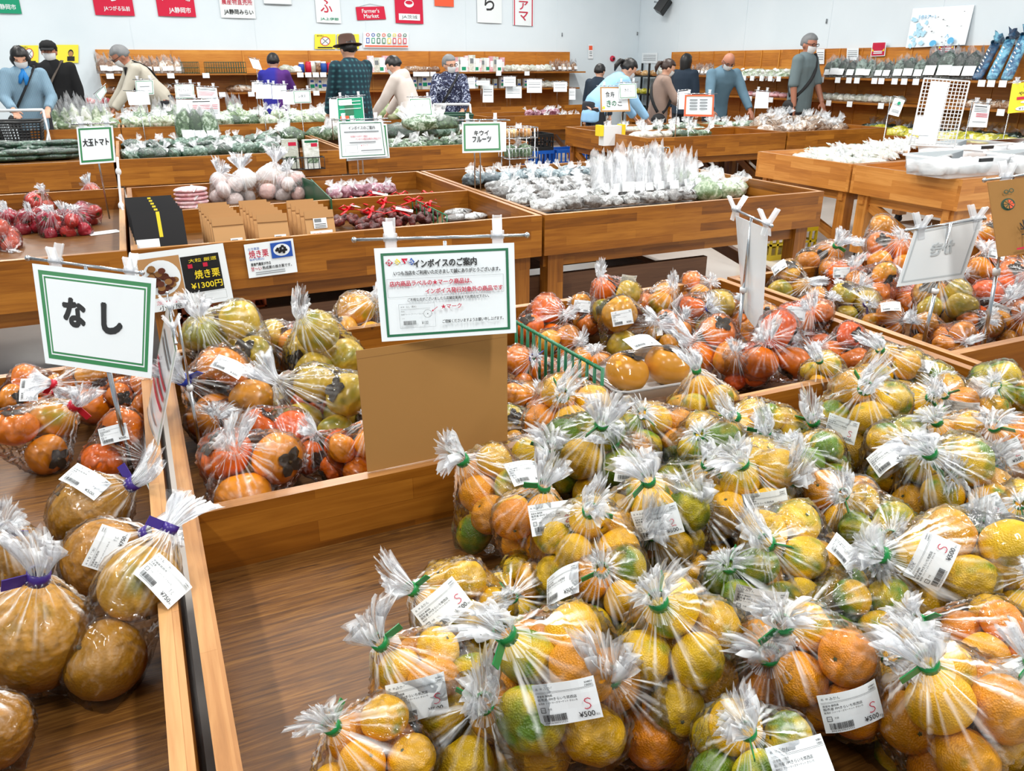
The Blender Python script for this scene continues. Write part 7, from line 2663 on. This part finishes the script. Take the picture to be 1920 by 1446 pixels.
def cloth(name, kind, a, b_, c=None):
    m, n, l, p = nt(name)
    tc = n.new('ShaderNodeTexCoord')
    p.inputs['Roughness'].default_value = 0.9
    if kind == 'stripe':
        w = n.new('ShaderNodeTexWave')
        w.bands_direction = 'X'
        w.inputs['Scale'].default_value = 28
        l.new(tc.outputs['Object'], w.inputs['Vector'])
        r = ramp(n, [(0.35, a), (0.65, b_)])
        l.new(w.outputs['Fac'], r.inputs[0])
    elif kind == 'plaid':
        f = None
        for d in ('X', 'Z'):
            w = n.new('ShaderNodeTexWave')
            w.bands_direction = d
            w.inputs['Scale'].default_value = 5.5
            l.new(tc.outputs['Object'], w.inputs['Vector'])
            f = w.outputs['Fac'] if f is None else math_n(n, l, 'ADD', math_n(n, l, 'MULTIPLY', f, 0.5), math_n(n, l, 'MULTIPLY', w.outputs['Fac'], 0.5))
        r = ramp(n, [(0.45, a), (0.78, b_), (0.97, c)])
        l.new(f, r.inputs[0])
    elif kind == 'floral':
        v = n.new('ShaderNodeTexNoise')
        v.inputs['Scale'].default_value = 24
        v.inputs['Detail'].default_value = 2
        v.inputs['Distortion'].default_value = 2
        l.new(tc.outputs['Object'], v.inputs['Vector'])
        r = ramp(n, [(0.44, a), (0.55, b_), (0.66, c)])
        l.new(v.outputs['Fac'], r.inputs[0])
    else:
        s = n.new('ShaderNodeSeparateXYZ')
        l.new(tc.outputs['Object'], s.inputs[0])
        r = ramp(n, [(0.47, a), (0.53, b_)])
        l.new(math_n(n, l, 'ADD', math_n(n, l, 'MULTIPLY', s.outputs['X'], 1.0), 0.45), r.inputs[0])
    l.new(r.outputs[0], p.inputs['Base Color'])
    return m


M['denim'] = cloth('pale_denim_stripe', 'stripe', (96, 128, 150), (140, 168, 186))
M['plaid'] = cloth('dark_teal_plaid', 'plaid', (12, 44, 56), (20, 66, 78), (60, 110, 116))
M['floral'] = cloth('navy_floral', 'floral', (26, 28, 52), (70, 78, 112), (196, 204, 222))
M['purple2'] = cloth('purple_and_blue_jacket', 'split', (36, 34, 140), (76, 30, 112))


def loft(m, rings, seg=20, mat=0):
    """closed body of elliptical rings: (centre, forward axis, half width x, half depth)"""
    vs, fs = [], []
    for (c, fw, rx, ry) in rings:
        c, fw = Vector(c), Vector(fw).normalized()
        for k in range(seg):
            an = 2 * PI * k / seg
            vs.append(c + Vector((1, 0, 0)) * (rx * math.cos(an)) + fw * (ry * math.sin(an)))
    n = len(rings)
    for i in range(n - 1):
        for k in range(seg):
            fs.append((i * seg + k, i * seg + (k + 1) % seg, (i + 1) * seg + (k + 1) % seg, (i + 1) * seg + k))
    fs.append(tuple(range(seg - 1, -1, -1)))
    fs.append(tuple((n - 1) * seg + k for k in range(seg)))
    return m.add(vs, fs, mat, True)


def ik(sh, hand, L1, L2, pole):
    d = hand - sh
    D = d.length
    mx = (L1 + L2) * 0.995
    if D > mx:
        hand = sh + d * (mx / D)
        d = hand - sh
        D = mx
    a = (L1 * L1 - L2 * L2 + D * D) / (2 * D)
    h = math.sqrt(max(L1 * L1 - a * a, 1e-6))
    u = d / D
    w = (pole - u * pole.dot(u)).normalized()
    return sh + u * a + w * h, hand


def person(label, px, py, Y, face, lean=0.0, head_pitch=0.0, head_yaw=0.0, hands=None, shirt='navy', pants='trouser', hair='hairblack', style='short', mask=True, strap=None,
           hat=None, skin='skin', glasses=False, scarf=False, hood=False, sleeves=True, hmax=1.86, X=None, sex=1.0):
    """px, py: top of the head in the picture; Y: how far into the hall; face: heading in degrees, 0 = away from the viewer, 90 = right"""
    top = at_y(px, py, Y) if X is None else at_x(px, py, X)
    L = math.radians(lean)
    hp = L * 0.8 + math.radians(head_pitch)
    frac = 0.52 + 0.305 * math.cos(L) + 0.064 * math.cos(hp) + 0.068
    H = min(max(top.z / frac, 1.38), hmax)
    yaw = -math.radians(face)
    off = H * (0.305 * math.sin(L) + 0.064 * math.sin(hp))
    fx, fy = math.sin(math.radians(face)), math.cos(math.radians(face))
    root = thing('person', label, 'person', (top.x - fx * off, top.y - fy * off, 0), yaw)
    V = Vector
    hip = V((0, 0, 0.52 * H))
    sd = V((0, math.sin(L), math.cos(L)))          # spine
    fw = V((0, math.cos(L), -math.sin(L)))
    hs = V((0, -0.35 * math.sin(L) * 0.18 * H, 0))  # hips go back when stooping
    hip = hip + hs
    neck = hip + sd * 0.305 * H
    hd = V((0, math.sin(hp), math.cos(hp)))
    hf = V((0, math.cos(hp), -math.sin(hp)))
    hc = neck + hd * 0.064 * H
    k = H / 1.7 * 1.06
    ya = math.radians(head_yaw)
    hx = V((math.cos(ya), -math.sin(ya), 0))
    HR = Matrix(((1, 0, 0), (0, hf.y, hd.y), (0, hf.z, hd.z))) @ Matrix.Rotation(-ya, 3, 'Z')
    headM = Matrix.Translation(hc) @ HR.to_4x4()
    sw = 0.102 * H * sex
    shs = [hip + sd * 0.262 * H + V((s * sw, 0, 0)) for s in (-1, 1)]
    if hands is None:
        hands = [V((-0.15 * H, 0.06, 0.40 * H)), V((0.15 * H, 0.06, 0.40 * H))]
    L1, L2 = 0.172 * H, 0.15 * H
    arms = []
    for s, sh, hn in zip((-1, 1), shs, hands):
        el, hn2 = ik(sh, V(hn), L1, L2, V((s * 0.6, -0.5, -0.7)))
        arms.append((sh, el, hn2))
    # ---- body: one continuous surface
    m = MB()
    for s in (-1, 1):
        m.tube([hip + V((s * 0.055 * H, 0, 0.01)), (s * 0.06 * H, 0.01, 0.28 * H), (s * 0.06 * H, -0.005, 0.15 * H), (s * 0.06 * H, -0.01, 0.045 * H)], [0.056 * H, 0.036 * H, 0.032 * H, 0.022 * H], 14)
        m.ball((s * 0.062 * H, 0.035 * H, 0.025 * H), (0.026 * H, 0.07 * H, 0.024 * H))
    loft(m, [(hip - sd * 0.05 * H, fw, 0.09 * H, 0.062 * H), (hip + sd * 0.02 * H, fw, 0.094 * H, 0.066 * H), (hip + sd * 0.12 * H, fw, 0.08 * H, 0.06 * H), (hip + sd * 0.22 * H, fw, 0.096 * H * sex, 0.066 * H),
             (hip + sd * 0.28 * H, fw, 0.10 * H * sex, 0.05 * H), (hip + sd * 0.302 * H, fw, 0.05 * H, 0.036 * H)])
    m.tube([hip + sd * 0.27 * H, neck + hd * 0.01 * H, hc], [0.036 * H, 0.031 * H, 0.03 * H], 14)
    m.ball(hc + HR @ V((0, 0.006 * k, 0.012 * k)), (0.074 * k, 0.09 * k, 0.098 * k), 0, 20, 14, M=HR)
    m.ball(hc + HR @ V((0, 0.03 * k, -0.055 * k)), (0.052 * k, 0.058 * k, 0.06 * k), 0, 16, 10, M=HR)
    m.ball(hc + HR @ V((0, 0.094 * k, -0.015 * k)), (0.013 * k, 0.018 * k, 0.022 * k), 0, 10, 8, M=HR)
    m.ball(hc + HR @ V((0, 0.085 * k, -0.068 * k)), (0.022 * k, 0.01 * k, 0.008 * k), 0, 10, 8, M=HR)
    for s in (-1, 1):
        m.ball(hc + HR @ V((s * 0.076 * k, -0.005 * k, -0.01 * k)), (0.010 * k, 0.02 * k, 0.03 * k), 0, 10, 8, M=HR)
    for s, (sh, el, hn) in zip((-1, 1), arms):
        m.ball(sh, 0.036 * H)
        fd = (hn - el).normalized()
        m.tube([sh, el, hn - fd * 0.0], [0.034 * H, 0.026 * H, 0.018 * H], 12)
        side = fd.cross(V((0, 0, 1)))
        side = side.normalized() if side.length > 0.1 else V((1, 0, 0))
        nrm = side.cross(fd)
        # palm with five separate fingers, slightly curled
        PM = Matrix((side, fd, nrm)).transposed()
        pc = hn + fd * 0.045 * k
        m.ball(pc, (0.042 * k, 0.052 * k, 0.017 * k), 0, 12, 8, M=PM)
        for q, (ox, ln) in enumerate(((-0.031, 0.062), (-0.0105, 0.076), (0.0105, 0.072), (0.031, 0.055))):
            b0 = pc + PM @ V((ox * k, 0.042 * k, 0))
            m.tube([b0, b0 + PM @ V((ox * 0.15 * k, ln * 0.5 * k, -0.006 * k)), b0 + PM @ V((ox * 0.2 * k, ln * 0.85 * k, -0.028 * k))], [0.0095 * k, 0.009 * k, 0.0078 * k], 8)
        tx = -1 if (side.x * s) > 0 else 1
        b0 = pc + PM @ V((tx * 0.034 * k, -0.02 * k, 0))
        m.tube([b0, b0 + PM @ V((tx * 0.026 * k, 0.024 * k, -0.008 * k)), b0 + PM @ V((tx * 0.034 * k, 0.056 * k, -0.016 * k))], [0.012 * k, 0.0105 * k, 0.0085 * k], 8)
    put('body', fused(m, 'body', M[skin], 0.0105), root)
    # ---- clothes
    m = MB()
    loft(m, [(hip - V((0, 0, 0.105 * H)), V((0, 1, 0)), 0.110 * H, 0.088 * H), (hip - V((0, 0, 0.04 * H)), V((0, 1, 0)), 0.112 * H, 0.086 * H), (hip + sd * 0.02 * H, fw, 0.112 * H, 0.084 * H), (hip + sd * 0.12 * H, fw, 0.104 * H, 0.08 * H), (hip + sd * 0.22 * H, fw, 0.114 * H * sex, 0.083 * H),
             (hip + sd * 0.268 * H, fw, 0.112 * H * sex, 0.070 * H), (hip + sd * 0.29 * H, fw, 0.085 * H * sex, 0.06 * H), (hip + sd * 0.303 * H, fw, 0.062 * H, 0.05 * H), (hip + sd * 0.318 * H, fw, 0.044 * H, 0.042 * H)])
    for (sh, el, hn) in arms:
        m.ball(sh, 0.045 * H)
        fd = (hn - el).normalized()
        e2 = hn - fd * 0.012 if sleeves else el + fd * 0.03
        m.tube([sh, el, e2], [0.043 * H, 0.038 * H, 0.030 * H], 14)
    put('top', fused(m, 'top', M[shirt], 0.016, 0.008, random.random() * 9), root)
    m = MB()
    loft(m, [(hip - V((0, 0, 0.06 * H)), V((0, 1, 0)), 0.102 * H, 0.078 * H), (hip - V((0, 0, 0.0)), V((0, 1, 0)), 0.104 * H, 0.08 * H), (hip + V((0, 0, 0.04 * H)), V((0, 1, 0)), 0.098 * H, 0.075 * H)])
    for s in (-1, 1):
        m.tube([hip + V((s * 0.053 * H, 0, 0)), (s * 0.06 * H, 0.012, 0.28 * H), (s * 0.06 * H, 0, 0.15 * H), (s * 0.06 * H, -0.005, 0.055 * H)], [0.062 * H, 0.05 * H, 0.045 * H, 0.042 * H], 14)
    put('trousers', fused(m, 'trousers', M[pants], 0.018, 0.006, 2), root)
    for s in (-1, 1):
        MB().ball((s * 0.062 * H, 0.036 * H, 0.030 * H), (0.033 * H, 0.084 * H, 0.032 * H), 0, 14, 10).build('shoe', M['shoe'], root)
    # ---- head: eyes, hair, mask
    for s in (-1, 1):
        MB().ball((s * 0.031 * k, 0.083 * k, 0.012 * k), (0.011 * k, 0.008 * k, 0.0055 * k), 0, 10, 6).build('eye', M['eye'], root, mw=headM)
    if hair:
        vs, fs = [], []
        nth, nan_ = 18, 28
        for i in range(nth + 1):
            th = PI * i / nth
            for j in range(nan_):
                an = 2 * PI * j / nan_
                x, y, z = math.sin(th) * math.cos(an), math.sin(th) * math.sin(an), math.cos(th)
                r = 1.0 + 0.03 * math.sin(9 * an + 3 * th)
                low = {'short': -0.35, 'bob': -0.92, 'long': -1.0, 'pony': -0.45, 'thin': -0.2}[style]
                front = y > 0.25 and z < (0.50 if style != 'thin' else 0.75)
                if style == 'bob':
                    front = y > 0.30 and abs(x) < 0.62 and z < 0.34
                side_ = abs(x) > 0.6 and y > -0.1 and z < -0.1 and style in ('short', 'pony', 'thin')
                if front or side_ or z < low:
                    r = 0.80
                q = V((x * 0.089 * k * r, (y * 0.107 * k) * r - 0.004 * k, z * 0.110 * k * r + 0.016 * k))
                if style == 'bob' and z < 0 and r > 0.9:
                    q = V((q.x * 1.16, q.y * 1.05, q.z * 1.2))
                if style == 'long' and y < 0.2 and z < 0 and r > 0.9:
                    q.z *= 2.6
                vs.append(q)
        for i in range(nth):
            for j in range(nan_):
                j2 = (j + 1) % nan_
                fs.append((i * nan_ + j, (i + 1) * nan_ + j, (i + 1) * nan_ + j2, i * nan_ + j2))
        mm = MB().add(vs, fs, 0, True)
        if style == 'pony':
            mm.tube([(0, -0.095 * k, 0.04 * k), (0, -0.14 * k, 0.02 * k), (0, -0.15 * k, -0.05 * k), (0, -0.13 * k, -0.11 * k)], [0.02 * k, 0.032 * k, 0.028 * k, 0.008 * k], 10)
        mm.build('hair', M[hair], root, mw=headM)
    if mask:
        vs, fs = [], []
        n1, n2 = 9, 12
        for lay in (1.0, 0.93):
            for i in range(n1 + 1):
                el_ = -1.02 + 0.92 * i / n1
                for j in range(n2 + 1):
                    az = -1.05 + 2.1 * j / n2
                    bump = 1 + 0.10 * math.cos(az * 1.4) * math.cos((el_ + 0.5) * 2)
                    vs.append(V((0.079 * k * math.cos(el_) * math.sin(az) * lay, (0.093 * k * math.cos(el_) * math.cos(az) * bump + 0.010 * k) * lay, 0.122 * k * math.sin(el_) * lay + 0.002 * k)))
        w = n2 + 1
        half = w * (n1 + 1)
        for lay in (0, 1):
            for i in range(n1):
                for j in range(n2):
                    q = [lay * half + i * w + j, lay * half + i * w + j + 1, lay * half + (i + 1) * w + j + 1, lay * half + (i + 1) * w + j]
                    fs.append(tuple(q if lay == 0 else reversed(q)))
        mm = MB().add(vs, fs, 0, True)
        mm.build('mask', M['mask'], root, mw=headM)
    if glasses:
        mm = MB()
        for s in (-1, 1):
            mm.tube([(s * 0.034 * k + 0.024 * k * math.cos(a), 0.100 * k, 0.010 * k + 0.017 * k * math.sin(a)) for a in [2 * PI * j / 12 for j in range(13)]], 0.0028 * k, 6)
            mm.tube([(s * 0.058 * k, 0.098 * k, 0.014 * k), (s * 0.08 * k, 0.0, 0.012 * k)], 0.0025 * k, 6)
        mm.build('glasses', M['blackplastic'], root, mw=headM)
    if hat == 'brim':
        MB().lathe([(0.0, 0.155), (0.066, 0.15), (0.086, 0.13), (0.094, 0.055), (0.15, 0.045), (0.152, 0.040), (0.09, 0.042), (0.088, 0.06), (0.0, 0.13)], 28).build('hat', M['hat'], root, mw=headM @ Matrix.Scale(k, 4) @ Matrix.Rotation(0.08, 4, 'X'))
    elif hat == 'cap':
        c = MB().lathe([(0.0, 0.128), (0.05, 0.120), (0.085, 0.088), (0.096, 0.035), (0.088, 0.034), (0.0, 0.10)], 24)
        c.boxm(Matrix.Translation((0, 0.125, 0.036)) @ Matrix.Rotation(-0.2, 4, 'X'), 0.13, 0.085, 0.008)
        c.build('cap', M['cap'], root, mw=headM @ Matrix.Scale(k, 4))
    if strap:
        a0 = hip + sd * 0.315 * H + V((-0.06 * H, 0, 0))
        pts = []
        for i in range(15):
            t = i / 14
            an = -2.0 + t * 4.0
            xx = -0.07 * H + 0.18 * H * t
            hh = 0.31 - 0.30 * t
            yy = 0.092 * H * math.sin(PI * (0.12 + 0.80 * t))
            pts.append(hip + sd * hh * H + V((xx, 0, 0)) + fw * yy)
        mm = MB().tube(pts, 0.021, 8, flat=0.35)
        pts = [hip + sd * (0.31 - 0.30 * t) * H + V((-0.07 * H + 0.18 * H * t, 0, 0)) - fw * (0.092 * H * math.sin(PI * (0.12 + 0.80 * t))) for t in [i / 14 for i in range(15)]]
        mm.tube(pts, 0.021, 8, flat=0.35)
        mm.build('bag_strap', M[strap], root)
        mm = MB()
        lump(mm, hip + V((0.13 * H, -0.02, -0.09 * H)), (0.05, 0.10, 0.09), 3, 0.1)
        mm.build('shoulder_bag', M[strap], root)
    if scarf:
        mm = MB()
        loft(mm, [(neck + V((0, 0.01, -0.035)), V((0, 1, 0)), 0.085, 0.078), (neck + V((0, 0.012, 0.0)), V((0, 1, 0)), 0.078, 0.072), (neck + V((0, 0.012, 0.03)), V((0, 1, 0)), 0.062, 0.062)])
        mm.tube([neck + V((0, 0.08, -0.02)), neck + V((0.03, 0.12, -0.10)), neck + V((0.055, 0.125, -0.17))], [0.022, 0.03, 0.018], 8, flat=0.6)
        mm.tube([neck + V((0, 0.08, -0.02)), neck + V((-0.02, 0.125, -0.11)), neck + V((-0.01, 0.13, -0.19))], [0.022, 0.03, 0.018], 8, flat=0.6)
        mm.build('scarf', M['scarf'], root)
    if hood:
        mm = MB()
        loft(mm, [(neck - fw * 0.03 - sd * 0.16, fw, 0.05, 0.03), (neck - fw * 0.06 - sd * 0.10, fw, 0.12, 0.06), (neck - fw * 0.04 - sd * 0.02, fw, 0.12, 0.09), (neck - fw * 0.02 + sd * 0.03, fw, 0.09, 0.08)])
        put('hood', fused(mm, 'hood', M[shirt], 0.012, 0.006, 4), root)
    return root


VV = Vector
person('person in pale blue striped shirt and blue scarf holding the cart at the left edge', 33, 88, 11.1, 176, 6, 18, 0, [VV((-0.17, 0.36, 0.94)), VV((0.17, 0.36, 0.94))], 'denim', hair='hairblack', style='bob', strap='strap', scarf=True)
person('person in black sweater, black cap and white mask behind the blue shirt', 88, 78, 12.4, 182, 0, 4, 0, None, 'knit', hair='hairblack', style='short', hat='cap', strap='strapbrown', skin='skin_tan', sex=1.12)
person('stooping person with grey hair and beige jacket behind the rear greens', 212, 86, 12.25, 262, 38, 4, 0, [VV((-0.25, 0.62, 0.80)), VV((0.22, 0.60, 0.80))], 'vest', hair='hairgrey', style='short', strap='strap', skin='skin_tan', glasses=True)
person('person seen from behind in a purple and blue jacket by the back shelf', 511, 101, 12.65, 20, 6, 10, 0, [VV((-0.2, 0.35, 0.9)), VV((0.2, 0.35, 0.9))], 'purple2', hair='hairblack', style='short', mask=False)
person('person in brown hat and dark teal plaid shirt seen from behind', 650, 72, 9.75, -18, 7, 8, 0, [VV((-0.2, 0.3, 0.85)), VV((0.2, 0.3, 0.85))], 'plaid', hair='hairblack', style='short', hat='brim', mask=False, sex=1.12)
person('person in pale beige hooded jacket bending to the left beside the plaid shirt', 733, 106, 10.3, -48, 20, 16, 0, [VV((-0.22, 0.45, 0.75)), VV((0.2, 0.45, 0.75))], 'beige', hair='hairblack', style='short', mask=True, hood=True)
person('person with grey hair and navy flower print shirt holding a dark basket', 842, 104, 10.15, 196, 3, 8, -30, [VV((-0.13, 0.30, 0.86)), VV((0.17, 0.30, 0.88))], 'floral', hair='hairgrey', style='short', strap='strap', glasses=True)
person('person in dark clothes half hidden behind the light blue shirt', 1126, 121, 10.9, 60, 8, 10, 0, None, 'navy', hair='hairblack', style='short', mask=False)
person('person in light blue shirt with dark ponytail bending over the mushroom table', 1190, 111, 9.15, 100, 48, -4, 0, [VV((-0.2, 0.62, 0.70)), VV((0.2, 0.62, 0.70))], 'sky', hair='hairblack', style='pony')
person('person in taupe jacket with brown ponytail looking down at a phone', 1255, 112, 9.25, 112, 8, 16, 0, [VV((-0.15, 0.38, 0.88)), VV((0.17, 0.38, 0.88))], 'taupe', hair='hairbrown', style='pony', strap='strap')
person('person with long dark hair in navy standing behind the taupe jacket', 1288, 102, 10.9, 70, 0, 4, 0, None, 'navy', hair='hairblack', style='long', mask=False)
person('bald person in slate blue sweatshirt leaning on the mushroom table', 1370, 98, 9.2, 188, 22, 14, 10, [VV((-0.33, 0.42, 0.74)), VV((0.30, 0.42, 0.78))], 'slate', hair=None, skin='skin_tan', glasses=True, sex=1.12)
person('person in grey shirt with dark strap, standing at the right wall shelf', 1521, 58, 8.95, 162, 2, 8, 14, [VV((-0.16, 0.28, 0.84)), VV((0.24, 0.06, 0.74))], 'greyshirt', hair='hairgrey', style='short', strap='strap', skin='skin_tan', glasses=True, sleeves=False, sex=1.1)

# phone in the hands of the person in taupe
# shopping carts
def cart(label, x, y, rot, mat):
    t = thing('shopping_cart', label, 'cart', (x, y, 0), rot)
    q = MB()
    q.tube([(-0.23, -0.30, 0.94), (0.23, -0.30, 0.94)], 0.016, 8)
    for s in (-1, 1):
        q.tube([(s * 0.23, -0.30, 0.94), (s * 0.24, -0.20, 0.70), (s * 0.24, 0.25, 0.62), (s * 0.22, 0.30, 0.20), (s * 0.22, 0.30, 0.10)], 0.013, 8)
        q.tube([(s * 0.24, -0.20, 0.70), (s * 0.24, -0.26, 0.10)], 0.013, 8)
        q.tube([(s * 0.24, -0.26, 0.16), (s * 0.22, 0.30, 0.16)], 0.012, 8)
    q.tube([(-0.24, 0.25, 0.62), (0.24, 0.25, 0.62)], 0.012, 8)
    q.build('cart_frame', M['plasticwhite'], t)
    for sx in (-1, 1):
        for y_ in (-0.26, 0.30):
            MB().tube([(sx * 0.225 - 0.012, y_, 0.05), (sx * 0.225 + 0.012, y_, 0.05)], 0.05, 14).build('wheel', M['rubber'], t)
    q = MB()
    for i in range(8):
        z = 0.64 + 0.20 * i / 7
        w_, d_ = 0.19 + 0.03 * i / 7, 0.18 + 0.04 * i / 7
        q.tube([(-w_, 0.02 - d_, z), (w_, 0.02 - d_, z), (w_, 0.02 + d_, z), (-w_, 0.02 + d_, z), (-w_, 0.02 - d_, z)], 0.006 if i < 7 else 0.014, 6)
    for i in range(13):
        for s in (-1, 1):
            u = -1 + 2 * i / 12
            q.tube([(u * 0.19, 0.02 + s * 0.18, 0.64), (u * 0.22, 0.02 + s * 0.22, 0.84)], 0.006, 5)
            q.tube([(s * 0.19, 0.02 + u * 0.18, 0.64), (s * 0.22, 0.02 + u * 0.22, 0.84)], 0.006, 5)
    q.box(-0.19, 0.19, -0.16, 0.20, 0.635, 0.645)
    q.build('basket', M[mat], t)
    return t


p = at_y(33, 200, 10.45)
cart('white framed shopping cart with a dark basket pushed by the blue shirt', p.x - 0.02, p.y, PI, 'blackplastic')
p = at_y(850, 200, 9.6)
cart('white framed shopping cart with a dark green basket before the flower print shirt', p.x, p.y, PI - 0.3, 'inkdark')
